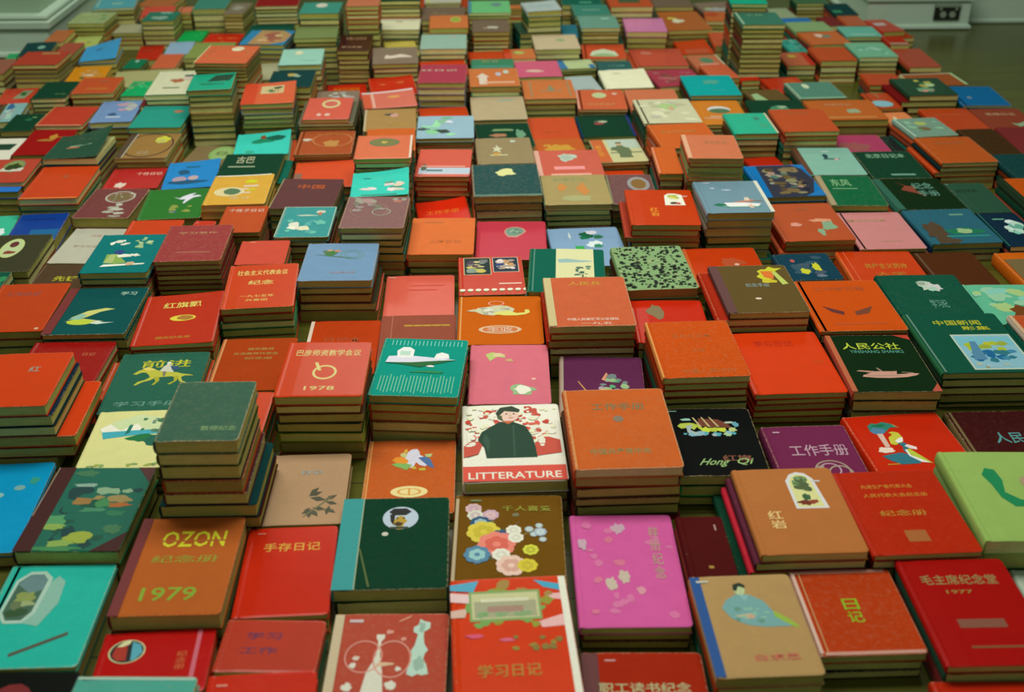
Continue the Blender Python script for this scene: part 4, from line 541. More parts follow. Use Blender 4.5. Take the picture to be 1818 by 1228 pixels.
0.8082,1.6333,-0.0019,0.1615,0.1985,0.0538,0.013|154|364|9ea058||0|b:.05,.5,.02,.98,687 T:中国新闻,.52,.83,.5,.09,bb3 T:影集,.68,.73,.3,.07,bb3 W:seaside|dark green album with yellow title and a blue seaside picture
0.8079,1.6336,0.002,0.1564,0.1961,0.0386,0.0148|343||a8a85e||0||olive-grey book, second from the top, beneath the green album with seaside picture
0.8084,1.6327,-0.0014,0.1567,0.1943,0.0241,0.0141|622||a6a65c||0||dark maroon book, third from the top, beneath the green album with seaside picture
0.8086,1.6339,0,0.1556,0.196,0.0092,0.0145|453||8c8244||0||olive-grey book, fourth from the top, beneath the green album with seaside picture
0.8077,1.6324,0.0062,0.1555,0.1953,0.0002,0.0088|232||8c8244||0||blackish book, fifth from the top, beneath the green album with seaside picture
0.6433,1.5753,-0.0201,0.1406,0.1804,0.0471,0.0169|132|b54|9ea058||0|b:.03,.5,.07,.98,b64 T:人民公社,.48,.79,.68,.12,bc4 T:YINSHANG_SHANKS,.52,.69,.63,.055,598 W:sampan P:.88,0,1,0,1,.14,b54 P:.8,1,1,1,1,.9,b43|black notebook with red corners, green lettering and a pink sailing boat
0.6428,1.5754,-0.0234,0.1362,0.1792,0.0273,0.0194|532||9ea058||0||olive-brown book, second from the top, beneath the black pink-boat notebook
0.4933,1.5956,0.0216,0.1495,0.196,0.0454,0.0108|d42||9ea058|g|0|T:学习日记,.46,.8,.44,.1,b31 T:日记,.86,.48,.1,.05,c52|vivid red plastic notebook with four dull red characters beside the black boat book
0.4929,1.595,0.0361,0.1448,0.1927,0.0354,0.0095|a32||9c9a4c||0||red book, second from the top, beneath the vivid red plastic four-character notebook
0.4929,1.5951,0.0345,0.1477,0.1925,0.0242,0.0108|b42||8c8244||0||red book, third from the top, beneath the vivid red plastic four-character notebook
0.4923,1.5946,0.0179,0.146,0.1931,0.0121,0.0117|a31||9c9a4c||0||red book, fourth from the top, beneath the vivid red plastic four-character notebook
0.493,1.5945,0.0056,0.1445,0.1913,0.0002,0.0117|722||8c8244||0||dark maroon book, fifth from the top, beneath the vivid red plastic four-character notebook
0.6358,1.3961,0.0738,0.153,0.1635,0.0002,0.0269|c31||b8b46e|g|0|W:parrot|scarlet notebook with a palm tree and a yellow and blue parrot
0.4892,1.3721,0.0182,0.1311,0.164,0.0002,0.0241|735||b8b46e||0|T:工作手册,.57,.6,.66,.18,b9a W:rose b:.17,.9,.08,.02,cab|plum maroon notebook with silver brushed characters and a flower outline
0.3373,1.3763,-0.0156,0.1306,0.1734,0.0359,0.0176|122||a8a85e||0|W:dragonboat T:红旗,.69,.24,.32,.085,854 I:Hong,.43,.175,.3,.12,9b7 I:Qi,.76,.19,.17,.1,9b7 b:.1,.95,.1,.015,798|black notebook with a dragon boat and the words Hong Qi
0.338,1.3758,-0.0183,0.1249,0.1706,0.0166,0.0189|1a6||a8a85e||0||green book, second from the top, beneath the black Hong Qi dragon boat notebook
0.7982,1.4038,0.0003,0.1466,0.1851,0.0002,0.0177|422|764|98904a||0|b:.06,.5,.03,.98,764 T:人民印记,.68,.6,.65,.16,599|dark brown notebook with four blue-grey characters behind the light green one
0.9656,1.8299,-0.0295,0.1278,0.1572,0.0147,0.0183|6b9||c0be80||0|m:6,16,.05,.3,.95,.95,.08,.16,8cb,5a8,9ca,ac8 k:4,.62,.28,.22,.2,742 k:9,.75,.42,.06,.14,742|aqua landscape notebook with a brown animal shape at the right border
1.0913,1.9592,0.03,0.121,0.206,0.0002,0.0268|c62||c0be80||0|b:.5,.45,.86,.8,764 m:3,26,.15,.1,.9,.8,.06,.12,462,a84,642,c95,342,b74|orange notebook framing an earthy landscape picture
0.9234,1.9842,0.0204,0.1187,0.1455,0.0165,0.0145|532||a6a65c||0|b:.05,.5,.03,.98,654|dark reddish-brown plain notebook between the orange landscape and gold-lettered books
0.8289,2.1621,0.0038,0.1365,0.1861,0.0274,0.0076|c88||9c9a4c||0|T:笔记日记本,.4,.76,.6,.06,a96 b:.55,.2,.3,.03,b87|dusty pink linen notebook
0.9795,2.167,0.0354,0.1488,0.1749,0.027,0.0135|367||98904a||0|k:3,.22,.35,.16,.28,543 k:6,.25,.08,.2,.1,543 b:.6,.2,.6,.03,398 k:5,.62,.33,.3,.1,275 k:8,.62,.34,.14,.08,9b8 b:.72,.82,.2,.05,698|blue-teal notebook with a green island and small boat
1.1008,2.1494,0.0098,0.0826,0.17,0.027,0.012|134||c0be80||0|b:.02,.5,.03,.98,376 m:4,12,.35,.25,.9,.85,.06,.16,bdc,8cb,6a9,dee b:.4,.8,.3,.03,7b9|navy-black notebook with spiky white chrysanthemums at the right border
0.677,2.1688,0.0317,0.1463,0.1917,0.0416,0.0117|b53||98904a|g|0|k:3,.3,.42,.1,.07,d98 k:7,.76,.38,.12,.14,8a8 k:5,.6,.22,.05,.1,8a8 k:2,.68,.52,.16,.05,d97 T:农业,.55,.82,.2,.05,964|orange-red plastic book with small pale green vegetable shapes
0.677,2.1684,0.0232,0.1445,0.1875,0.0285,0.0127|a32||8c8244||0||red book, second from the top, beneath the orange-red book with vegetable shapes
0.515,2.1683,0.0103,0.1371,0.1689,0.0946,0.0165|79a||9c9a4c|g|0|W:steamship b:.97,.5,.06,.98,ddc|blue-grey notebook with a white ship and cream fore-edge on a stack
0.5152,2.1675,0.0041,0.1328,0.1634,0.0772,0.017|887||9ea058||0||olive-grey book, second from the top, beneath the blue-grey white-ship notebook
0.5145,2.1681,-0.0043,0.1351,0.165,0.0581,0.0188|876||9ea058||0||olive-brown book, third from the top, beneath the blue-grey white-ship notebook
0.5158,2.169,0.0252,0.1332,0.1663,0.0427,0.015|553||9c9a4c||0||olive-grey book, fourth from the top, beneath the blue-grey white-ship notebook
0.3712,2.171,-0.0402,0.1404,0.1852,0.0764,0.0126|c41||9ea058|g|0|W:treestamp V:红岩,.38,.35,.12,.26,e93|red book with a white tree stamp and two golden characters on a stack
0.3706,2.1706,-0.0537,0.1366,0.181,0.0626,0.0134|b43||a8a85e||0||red book, second from the top, beneath the red book with white tree stamp
0.3658,2.1709,-0.0402,0.1506,0.1846,0.0511,0.0111|a43||8c8244||0||red book, third from the top, beneath the red book with white tree stamp
0.3328,2.3533,-0.0089,0.1034,0.1731,0.0389,0.0171|755|886|b8b46e|w|0|E:.68,.66,.2,.2,999,863 g:.68,.66,.24,.24,.04,999 b:.03,.5,.04,.98,886|brown notebook with a silver wreath ring behind the white tree stamp book
0.4994,2.3435,-0.0489,0.1178,0.1478,0.1456,0.0099|c75||8c8244|w|0|T:学习手册,.6,.66,.42,.14,a75 b:.05,.5,.08,.98,da8|salmon-pink cloth book with worn spine on a yellowing-page stack
0.6807,2.3957,0.0411,0.1384,0.1887,0.0413,0.0136|27b||9c9a4c||0|P:.2,.98,.9,.98,1,.5,.8,0,.14,0,334 m:6,30,.24,.06,.9,.92,.05,.11,764,875,543,886,653,998 m:8,8,.3,.1,.85,.9,.04,.09,a87,576,223 P:.78,1,1,1,1,.78,27b P:.68,0,1,0,1,.2,27b|blue notebook with a dark brocade panel of brown flowers
0.8195,2.5308,-0.0207,0.138,0.1801,0.032,0.0171|8ba|654|a6a65c||0|b:.05,.5,.1,.98,643 k:3,.5,.66,.05,.09,245 b:.58,.57,.28,.04,355 k:6,.66,.56,.05,.04,caa e:.55,.85,.08,.015,cdd|pale blue notebook with a small dark flying bird
0.8186,2.3467,-0.0459,0.1244,0.1758,0.0359,0.0135|164|986|9c9a4c|w|0|b:.06,.5,.1,.98,a97 T:东风,.4,.75,.35,.24,8b8 b:.42,.55,.44,.02,8b8|green notebook with tan spine and pale green lettering
0.7998,2.7083,0.0043,0.1366,0.1697,0.0775,0.0122|b53||b8b46e||0|T:先进,.48,.82,.4,.05,974|plain orange cloth book on a three-high stack beside the turquoise one
0.9599,2.8873,0.0143,0.1826,0.1629,0.0383,0.0182|b63||9c9a4c||0|T:光荣日记,.45,.76,.4,.09,b97 k:3,.6,.42,.1,.13,9a8 b:.5,.12,.7,.04,c95|orange-brown notebook with pale lettering and a grey-green badge
0.9209,3.0453,0.0575,0.1326,0.1482,0.0516,0.0089|587|687|8c8244|w|0|e:.38,.75,.07,.14,cdb b:.04,.5,.04,.96,9b9 b:.5,.04,.96,.06,8b9|sea-green worn cloth book with a pale moon on its cover
0.6755,2.7346,0.0061,0.1102,0.1557,0.059,0.0153|3b9||9ea058|g|0|k:3,.7,.72,.07,.1,487 k:5,.76,.38,.1,.14,4a8 b:.97,.5,.04,.98,dca|bright turquoise-green notebook with cream fore-edge on a stack
0.6427,2.9437,-0.0067,0.1276,0.202,0.0246,0.0098|d83||b8b46e|g|0|e:.5,.6,.24,.14,ddd e:.5,.55,.22,.1,575 b:.5,.32,.5,.05,da8 b:.3,.25,.4,.04,da8|amber orange notebook with a white and green boat
0.4663,2.7488,0.0341,0.1433,0.186,0.0957,0.0076|cca||9ea058||0|m:3,16,.05,.05,.95,.95,.05,.12,bb9,ddb,bba,cb9 k:4,.55,.66,.16,.16,ac8 k:8,.6,.6,.06,.1,ca8|cream marbled notebook with a faint green plant
0.4805,2.5672,0.0865,0.1423,0.1685,0.0877,0.0152|c63||c0be80||0|T:东方红日记本,.45,.66,.6,.1,b84|orange notebook with faint gold text in front of the cream marbled one
0.4139,2.3937,-0.0295,0.0534,0.1657,0.0915,0.0153|c63|d85|9c9a4c||0|b:.04,.5,.1,.98,d86|orange notebook with pale spine beside the salmon-pink stack
0.3378,2.6499,0.08,0.1191,0.1593,0.0295,0.0076|cc9||a6a65c||0|b:.14,.5,.26,.98,c63 b:.66,.78,.64,.4,bcb b:.64,.4,.66,.04,676 W:soldier V:解放军,.12,.5,.12,.5,d93|cream magazine with an orange strip and a green-coated soldier
0.3225,2.8154,0.032,0.1383,0.1658,0.0284,0.0145|243|146|a8a85e||0|k:3,.4,.68,.12,.1,354 k:5,.48,.7,.08,.07,ab9 k:7,.4,.62,.1,.07,944 b:.97,.5,.05,.98,137|blackish-green notebook with a small pale bird and red spot
0.1889,2.8363,0.0282,0.1259,0.1689,0.0161,0.0154|c53||8c8244||0|T:学习,.5,.3,.4,.04,b52|plain orange notebook with a worn left edge beside the blackish-green one
0.1968,2.6568,0.0549,0.1252,0.1721,0.0213,0.0139|c63||a6a65c|g|0|k:3,.5,.62,.28,.16,c93 b:.5,.55,.6,.06,c93 k:5,.28,.72,.1,.05,c93|orange notebook with a gold outlined car shape
0.2023,2.4841,0.03,0.1512,0.1673,0.0541,0.0147|c65|da8|9c9a4c||0|b:.05,.5,.07,.98,da9 k:3,.5,.7,.16,.18,bcb k:5,.5,.7,.12,.12,aba b:.5,.3,.46,.12,e99 b:.5,.06,.6,.06,ea9|coral pink notebook with a pale green oval and pink lettering
0.2045,2.3122,0.0108,0.144,0.1703,0.0595,0.0133|a96|786|8c8244|w|0|T:纪念日记,.45,.84,.5,.12,896 k:3,.3,.55,.09,.12,c84 k:5,.62,.5,.1,.2,c84 k:3,.5,.2,.3,.1,aa7|tan cloth book with orange characters and green haze on a stack
0.2047,2.3125,0.0121,0.1422,0.1671,0.0343,0.0125|343||8c8244||0||olive-grey book, third from the top, beneath the tan cloth book with orange characters
0.0558,2.336,0.0255,0.1479,0.1878,0.0699,0.0174|355|876|98904a|w|0|k:3,.5,.73,.17,.13,dd9 b:.5,.03,.96,.04,687|dark slate-teal worn book with a cream cloud shape
0.0564,2.3358,0.0184,0.1447,0.1845,0.0531,0.0164|653||8c8244||0||olive-brown book, second from the top, beneath the slate-teal book with cream cloud
0.0567,2.3359,0.0364,0.1438,0.1874,0.036,0.0167|433||c0be80||0||olive-brown book, third from the top, beneath the slate-teal book with cream cloud
0.0564,2.5278,0.0371,0.1312,0.1731,0.0663,0.0181|986||98904a||0|P:.3,.62,.36,.6,.37,.72,.42,.6,.48,.58,.42,.52,.44,.4,.36,.48,.3,.44,.33,.54,cca b:.4,.32,.3,.04,cc9 k:3,.68,.85,.05,.05,bcb k:6,.36,.36,.09,.05,c94|khaki notebook with a small white star-shaped bird
0.0598,2.7052,0.071,0.1388,0.1753,0.0429,0.0161|243||c0be80||0|k:3,.52,.72,.26,.06,796 k:5,.4,.5,.2,.08,a75 k:7,.8,.55,.1,.18,697|dark green notebook with a thin golden plane in front of the plain khaki one
0.0493,2.8915,0.0329,0.1416,0.1904,0.0579,0.0107|ba8||8c8244||0|b:.66,.82,.3,.05,8a9|plain khaki-beige notebook with one short blue-green line
0.0408,3.0718,0.0302,0.1359,0.1677,0.0824,0.0146|c74||8c8244|w|0|P:.2,.1,.36,.1,.36,.5,.42,.5,.28,.72,.14,.5,.2,.5,dcb e:.6,.66,.06,.1,bbc e:.76,.78,.06,.1,bcb b:.6,.2,.6,.1,da8|orange notebook with a white pavilion outline and two pale flowers
0.0401,3.2459,0.0049,0.1242,0.1759,0.0572,0.0164|486||c0be80||0|T:新书,.45,.86,.4,.1,a95 b:.5,.55,.9,.05,599|strip of teal green book behind the white pavilion notebook
0.0383,3.5235,0.0067,0.1133,0.1499,0.1111,0.0128|765||98904a||0|k:3,.55,.35,.18,.1,bba b:.5,.3,.4,.04,cba|grey-brown book with a faint pale mountain on a stack of four
0.0358,3.6862,0.0104,0.1341,0.1601,0.1336,0.0093|7c8|48a|c0be80|g|0|b:.05,.5,.07,.98,489 k:3,.68,.66,.16,.16,688|mint green notebook with a grey-blue smudge at the photo's top
-0.0901,3.5589,0.0181,0.1199,0.1591,0.1111,0.0172|c74||9c9a4c||0|E:.68,.65,.14,.22,bb6,9a3|salmon-orange notebook with a yellow-green oval badge
-0.1028,3.3894,0.0031,0.137,0.1625,0.0952,0.0167|9ba||c0be80||0|k:3,.72,.84,.05,.05,ba9|plain pale grey-blue book beside the cream-topped stack
-0.1107,3.7268,0.0146,0.1395,0.1744,0.0968,0.0169|765||a6a65c||0|T:学习,.4,.5,.3,.12,985|grey-brown book behind the salmon-orange notebook
-0.0971,3.0393,-0.0284,0.1282,0.1712,0.1022,0.0158|a45||9ea058||0|T:红日记,.42,.66,.76,.1,cba|rose-maroon book with a white title bar on a stack of four
-0.0887,2.8489,0.1081,0.1268,0.175,0.041,0.0157|c42||a8a85e|g|0||strip of plain red cover behind the pale blue swallow notebook
-0.0825,2.6729,0.007,0.1381,0.164,0.0828,0.0105|9bc||9c9a4c||0|W:swallow|pale ice-blue notebook with green willow and dark swallow
-0.2201,2.7301,0.0498,0.1284,0.1669,0.0762,0.0168|a85|997|8c8244||0|k:3,.5,.74,.12,.06,444 k:5,.6,.7,.09,.1,c98 T:学习记,.66,.28,.3,.08,b93 b:.03,.5,.04,.98,ba8|tan-brown notebook with a small pink and black bird
-0.2072,2.5595,0.0509,0.1144,0.156,0.0854,0.0167|c63||98904a||0|T:工作笔记,.4,.6,.4,.05,b62|narrow coral strip of cover behind the oval-medallion coral notebook
-0.2349,2.9178,0.14,0.1373,0.1343,0.0699,0.0148|d76||98904a|g|0.008|b:.5,.96,.98,.1,dcc b:.2,.45,.05,.9,da9 b:.08,.4,.14,.8,c53 k:3,.6,.62,.15,.08,d95|coral plastic-covered notebook with a curled white far edge
-0.2362,3.0742,0.14,0.1244,0.1672,0.057,0.0159|c31||a6a65c|g|0.006|k:4,.3,.6,.08,.04,c62 k:6,.7,.65,.1,.04,c62|bright red notebook beside the rose-maroon stack with two faint gold marks
-0.2374,3.2488,0.0646,0.1293,0.1708,0.0976,0.0127|876||9c9a4c||0|W:mountain T:北京,.5,.9,.4,.07,897|taupe notebook with a long white mountain silhouette
-0.2495,3.614,-0.0029,0.1369,0.1352,0.0943,0.0137|ddb||b8b46e||0|k:3,.52,.72,.1,.08,ba8|cream-white book with a faint tan mark near the photo's top
-0.3554,3.3161,-0.0058,0.0931,0.1721,0.117,0.0132|422||98904a|g|0|T:中国人民革命,.5,.74,.64,.18,a86 T:学习手册,.45,.2,.62,.1,b97|dark maroon book with pale title on the tall seven-book stack
-0.4686,3.3429,0.0633,0.1235,0.1311,0.1406,0.0133|785||9ea058||0||olive-green book partly hidden by the tall dark maroon stack
-0.4678,3.4812,0.0043,0.1192,0.1372,0.1727,0.0185|498||9c9a4c|g|0|E:.5,.7,.15,.2,bba,ccb|sea-teal book with a pale oval near the top edge of the photo
-0.4909,3.1752,0.0505,0.1178,0.16,0.114,0.0147|9cb||9ea058||0|E:.42,.74,.1,.12,cc9,ddb k:3,.7,.25,.2,.05,8ba|pale mint book with a small cream flower
-0.4973,3.0048,0.0155,0.1177,0.1499,0.0982,0.0186|244||9c9a4c||0|k:3,.52,.72,.14,.12,aa7 k:5,.45,.75,.08,.08,b93 k:7,.62,.66,.08,.08,8a9|dark navy-green notebook with a yellow and grey cloud below the pale mint one
-0.5294,2.8384,0.0831,0.1302,0.1721,0.1165,0.0126|d64||9ea058|g|0.006|b:.56,.64,.44,.36,cb8 k:3,.56,.6,.14,.1,675 k:5,.66,.72,.1,.06,443 b:.14,.5,.26,.98,c41|glossy orange-red notebook with a small cream picture on a six-high stack
-0.3795,2.8086,0.0136,0.1147,0.1729,0.0892,0.0093|d65||a8a85e|g|0|E:.54,.7,.18,.16,dca,c65 g:.54,.7,.2,.2,.045,cc8 e:.34,.2,.05,.06,dba e:.52,.2,.06,.06,dba|coral notebook with a pale gold oval emblem and two white dots
-0.3707,2.6395,0.0217,0.1353,0.1634,0.0604,0.0082|a53||9ea058|w|0|T:毛选学习,.6,.84,.6,.08,b74 g:.62,.6,.36,.3,.03,b74 k:3,.62,.45,.16,.14,b84 k:5,.16,.62,.1,.07,cba|rust-red notebook with a gold fan-shaped outline and worn corner
-0.3559,2.474,0.0554,0.1395,0.1614,0.0338,0.017|d53||8c8244|g|0.004|b:.08,.3,.12,.5,865|bright red plastic cover behind the two-orange-character brown notebook
-0.5249,2.6608,0.0841,0.1323,0.157,0.0403,0.0173|4cb||c0be80||0.01|k:3,.5,.62,.22,.12,286 k:5,.5,.75,.07,.12,853 k:7,.72,.7,.2,.12,265 k:9,.3,.16,.1,.06,3a8|turquoise notebook with a dark branch and small brown figure
-0.5253,2.502,0.0051,0.1385,0.147,0.0484,0.0165|243||9c9a4c||0|T:古巴,.38,.72,.3,.3,bb9 b:.36,.42,.44,.05,9a8|dark green notebook with pale hollow lettering above the yellow one
-0.5214,2.3323,0.0196,0.1334,0.1663,0.0569,0.0155|da4||b8b46e|g|0.004|E:.36,.42,.22,.14,dc9,575 g:.36,.42,.24,.16,.02,dda k:3,.66,.76,.11,.06,cc2 b:.68,.6,.24,.05,dcb b:.6,.5,.2,.04,dcb k:5,.7,.48,.08,.06,cb3 b:.62,.38,.18,.04,dcb T:学习,.56,.2,.3,.06,dca b:.5,.98,.9,.03,eed|golden yellow notebook with a green oval window and white strokes
-0.6638,2.5033,0.1034,0.1214,0.1667,0.0264,0.0157|38c||a8a85e||0.008|E:.3,.33,.13,.1,b9a,a9a E:.55,.36,.1,.08,b9a,baa k:3,.5,.8,.18,.08,268 k:5,.35,.6,.16,.1,257 k:7,.45,.22,.4,.08,257|bright blue notebook with two pale lotus flowers
-0.6634,2.687,-0.1163,0.1192,0.1759,0.0002,0.0143|875||a6a65c||0|E:.66,.7,.24,.28,8b6,9b7 T:纪念,.68,.7,.24,.16,563|brown-khaki notebook with a pale green oval label
-0.6725,2.8539,0.0777,0.1106,0.1361,0.1397,0.0155|2a8||8c8244|g|0.004|P:.4,.5,.55,.86,.98,.86,.9,.5,243 k:3,.68,.58,.2,.12,7a9 b:.55,.33,.5,.06,276 b:.4,.36,.3,.06,275|teal-green notebook with a dark picture on the tallest olive-paged stack
-0.8043,3.0159,0.0475,0.128,0.2107,0.0922,0.0147|ddb||c0be80|g|0|k:3,.52,.56,.18,.1,a64 k:5,.72,.66,.14,.12,cba k:7,.72,.78,.14,.05,355 b:.46,.26,.34,.04,464|ivory notebook with a brown and pink flower spray
-0.8014,2.8216,-0.0001,0.1311,0.17,0.0623,0.0147|398||9c9a4c||0|E:.76,.72,.09,.06,a65,b75|plain teal notebook with a small red oval mark
-0.7954,2.6493,0.0076,0.1228,0.1721,0.0504,0.0119|974||a8a85e|w|0|b:.54,.5,.02,.98,974 g:.5,.5,.48,.48,.03,433 b:.08,.5,.13,.98,543 b:.15,.5,.02,.98,bba k:3,.72,.72,.14,.17,cc4 k:9,.7,.66,.1,.1,bb6 T:纪念,.5,.2,.24,.14,a97|ochre notebook with dark frame and a bright yellow label
-0.7918,2.4946,0.0369,0.1256,0.1257,0.0239,0.0142|b33||8c8244|g|0|T:个性日记,.72,.72,.46,.14,dba k:3,.32,.16,.12,.14,dcb|brick-red notebook with white brushed letters above the worn brown wreath book
-0.9413,2.5971,-0.0089,0.1294,0.1558,0.0625,0.0153|354||c0be80||0.03|m:3,6,.4,.5,.8,.9,.1,.14,264,275 b:.55,.48,.4,.03,9b9 k:4,.42,.42,.14,.04,a75 b:.7,.55,.2,.03,8b9|dark green notebook with its cover curling open
-1.0635,2.714,0.022,0.1103,0.1806,0.0395,0.0109|922||98904a||0|k:3,.6,.68,.1,.14,b83 P:.3,.54,.6,.52,.62,.6,.45,.62,.3,.58,a73 b:.75,.68,.2,.02,a83|crimson notebook with a small gold tree
-1.0609,2.8901,-0.0122,0.1185,0.1555,0.0464,0.0118|b43|c85|c0be80||0|b:.02,.5,.02,.98,d96 b:.5,.02,.96,.03,da8|plain orange-red notebook with a pale worn rim beside the periwinkle one
-1.1618,2.847,0.0332,0.0778,0.1348,0.0404,0.0161|143||8c8244||0|k:3,.6,.65,.14,.1,264 b:.75,.78,.14,.05,7a6|dark green notebook with a faint leaf at the photo's edge
-0.9431,2.9197,0.0581,0.1084,0.1738,0.0437,0.0163|79c||b8b46e|g|0|m:4,14,.4,.5,.92,.92,.06,.12,bba,aab,b9a,9aa k:5,.45,.35,.12,.06,357 b:.5,.22,.34,.06,bcd|periwinkle blue notebook with a misty grey panel
-1.0331,3.0767,0.0453,0.1135,0.1474,0.0687,0.014|b53||a6a65c||0|T:工作手册日记,.55,.27,.5,.1,c93 k:3,.6,.74,.15,.08,a53|orange notebook with a line of gold text beside a dark green one
-1.1365,3.0446,0.0254,0.0919,0.1518,0.068,0.0126|143||c0be80||0|T:手册,.75,.24,.34,.07,685|dark bottle-green notebook on a three-high stack
-1.2778,3.1334,0.14,0.0933,0.1422,0.021,0.0166|c43||9c9a4c|g|0|P:.42,.3,.75,.3,.9,.82,.6,.82,897 k:3,.66,.6,.12,.14,363|red notebook with a grey-green photo panel at the photo's edge
-1.2419,2.9864,0.14,0.0551,0.1569,0.0211,0.0173|8bb||b8b46e|g|0|k:3,.3,.8,.2,.2,369 m:5,6,.1,.1,.9,.9,.1,.2,acb,9aa|pale blue and white notebook scrap near the photo's edge
-1.2456,3.2797,0.005,0.1277,0.1375,0.0895,0.0127|a43||b8b46e||0|b:.6,.84,.4,.1,a85|rust-orange book on a four-high stack near the wall skirting
-1.1224,3.4224,0.14,0.1073,0.1614,0.0665,0.009|49c||98904a||0.025|k:3,.55,.68,.3,.06,356 k:5,.75,.8,.15,.05,a77|sky blue notebook with a warped cover and dark slanting mark
-1.1036,3.224,0.0928,0.1062,0.1524,0.0536,0.0173|c82||98904a||0|m:3,8,.2,.3,.9,.8,.08,.12,c95,b84 k:4,.55,.4,.18,.05,dcb k:6,.42,.24,.1,.08,563|amber notebook with a dim picture and white stroke
-0.9574,3.2808,0.14,0.1908,0.1638,0.0266,0.0142|aa7||c0be80||0||large plain pale khaki cover behind the ivory and orange notebooks
-0.9337,3.1256,-0.0195,0.0796,0.1379,0.0438,0.0141|2a6||c0be80||0|m:4,16,.05,.05,.95,.95,.05,.1,8a7,596,3b7,9a8|emerald green speckled notebook beside the ivory one
-1.0278,3.7893,-0.0003,0.1052,0.1202,0.0803,0.0157|276||9c9a4c|g|0|k:3,.5,.3,.3,.2,8a9 k:5,.6,.85,.2,.08,9cb|dark teal notebook with white marks on a five-high stack far back
-1.2394,3.7559,-0.0144,0.1193,0.1484,0.0879,0.0128|9a7||9ea058||0|m:4,14,.05,.05,.95,.95,.05,.1,8a7,685,ab8,9b7|mottled olive-green book near the white skirting
-1.3094,3.4297,0.14,0.0914,0.156,0.0714,0.0169|144||9ea058||0|e:.6,.6,.12,.12,7a9|dark teal cover in the shadow of the skirting with a pale spot
-1.211,3.9354,0.1391,0.1333,0.1573,0.0982,0.0076|5ab||c0be80|g|0.005|k:3,.55,.4,.2,.1,8ba|sky teal notebook at the photo's top edge
-0.8955,3.9522,0.0384,0.112,0.1503,0.0775,0.0203|487||9ea058||0||grey-teal book on a tall dark stack near the top edge
-0.6265,3.6837,0.0542,0.1337,0.1553,0.1572,0.0109|822||c0be80||0||dark red book on a five-high stack at the top edge
-0.6119,3.3475,-0.0796,0.1323,0.1579,0.1256,0.0131|38b||9c9a4c|g|0|P:.25,.98,.75,.98,1,.7,.96,.2,.66,0,.2,0,a85 m:4,20,.3,.1,.85,.9,.06,.12,b85,954,ca7,a64,cb8|blue notebook with a brown patterned panel on a four-high stack
-0.9453,3.478,0.0348,0.0741,0.156,0.0201,0.0157|c64||c0be80||0||orange cover in front of the powder-blue one
-0.8318,3.5685,-0.0014,0.1309,0.1809,0.0287,0.015|895|aa8|9ea058||0||plain grey-green book beside the oval orange five-high stack
-0.6596,3.0137,-0.0611,0.1375,0.1693,0.1721,0.009|c64|dc8|8c8244|w|0|e:.62,.8,.12,.12,ddb g:.5,.5,.4,.36,.02,b74 b:.02,.5,.02,.98,dc9|large orange book with a cream oval on a five-high stack
0.1992,3.6527,0.14,0.1114,0.1192,0.1338,0.0167|bcc||9c9a4c|g|0.006|b:.5,.5,.7,.06,8aa|white-blue magazine with a curled edge on a stack
0.2361,3.4822,0.0301,0.1372,0.1659,0.0691,0.0147|cb9||9ea058||0|k:3,.62,.6,.1,.1,8a7|pale beige book with a small green mark
0.1705,3.2675,0.0456,0.1294,0.1594,0.0475,0.0155|d68||a6a65c|g|0|k:3,.42,.35,.2,.1,dba|candy pink notebook with a pale leaf
0.2878,3.3524,0.14,0.1079,0.0903,0.0434,0.0076|bc9||9ea058||0|b:.1,.5,.22,.98,37a b:.9,.2,.15,.4,37a|pale green notebook with blue corners
0.2971,3.1655,0.14,0.0818,0.1677,0.0298,0.0154|abb||c0be80||0|k:3,.45,.2,.3,.06,687|pale grey cover behind the tower-outline orange book
0.1894,3.0582,0.0187,0.1403,0.1717,0.052,0.0147|c74||a6a65c|w|0|k:3,.55,.5,.07,.2,886 b:.55,.4,.42,.05,986 b:.16,.5,.03,.8,986 b:.9,.5,.03,.8,986|orange cloth book with a grey tower outline on a three-high stack
0.3271,2.9884,-0.026,0.1305,0.1714,0.0508,0.0076|c64||c0be80||0|E:.48,.7,.15,.14,cc9,bc9 T:日记手册本,.5,.25,.55,.1,c95 k:3,.8,.78,.06,.06,dba b:.02,.5,.03,.98,da9|orange notebook with a pale oval and gold lettering
0.462,2.9471,-0.0013,0.1358,0.1766,0.0541,0.0162|c75||8c8244||0|T:学习,.5,.42,.38,.12,da9|salmon-brown cover with faint white characters behind the cream marbled notebook
0.4136,3.1645,0.0405,0.133,0.1755,0.0463,0.0149|eec||a8a85e||0.004|k:3,.36,.8,.1,.04,cc9|plain white notebook in the middle of the orange ones
0.3839,3.4889,-0.045,0.1317,0.1627,0.0436,0.0076|c53||b8b46e||0|P:.16,.2,.24,.5,.5,.66,.76,.5,.84,.2,cdb P:.2,.14,.3,.3,.5,.38,.7,.3,.8,.14,9b8|orange-red notebook with a pale green dome
0.5588,3.5195,0.0105,0.1613,0.1968,0.0148,0.0087|c54||b8b46e|g|0|k:3,.3,.75,.15,.1,c76|wide coral red book below the pink and green stack
0.5837,3.3291,0.14,0.1431,0.1663,0.0002,0.0153|a45||b8b46e||0|m:3,12,.1,.2,.9,.9,.06,.14,b56,844,a66 T:日记,.45,.5,.4,.1,b75|stained plum-pink cover beside the teal-blue linen book
0.6524,3.1485,-0.0053,0.1438,0.1903,0.0347,0.0115|0aa||98904a||0|k:3,.55,.65,.2,.12,5a9 b:.6,.25,.3,.04,3aa|teal-blue linen book with a faint grey mark
0.6898,3.6397,0.0553,0.1033,0.1548,0.0002,0.02|c42||b8b46e|g|0.006|b:.5,.2,.7,.3,b53|red cover with a raised edge near the tall dark green stack
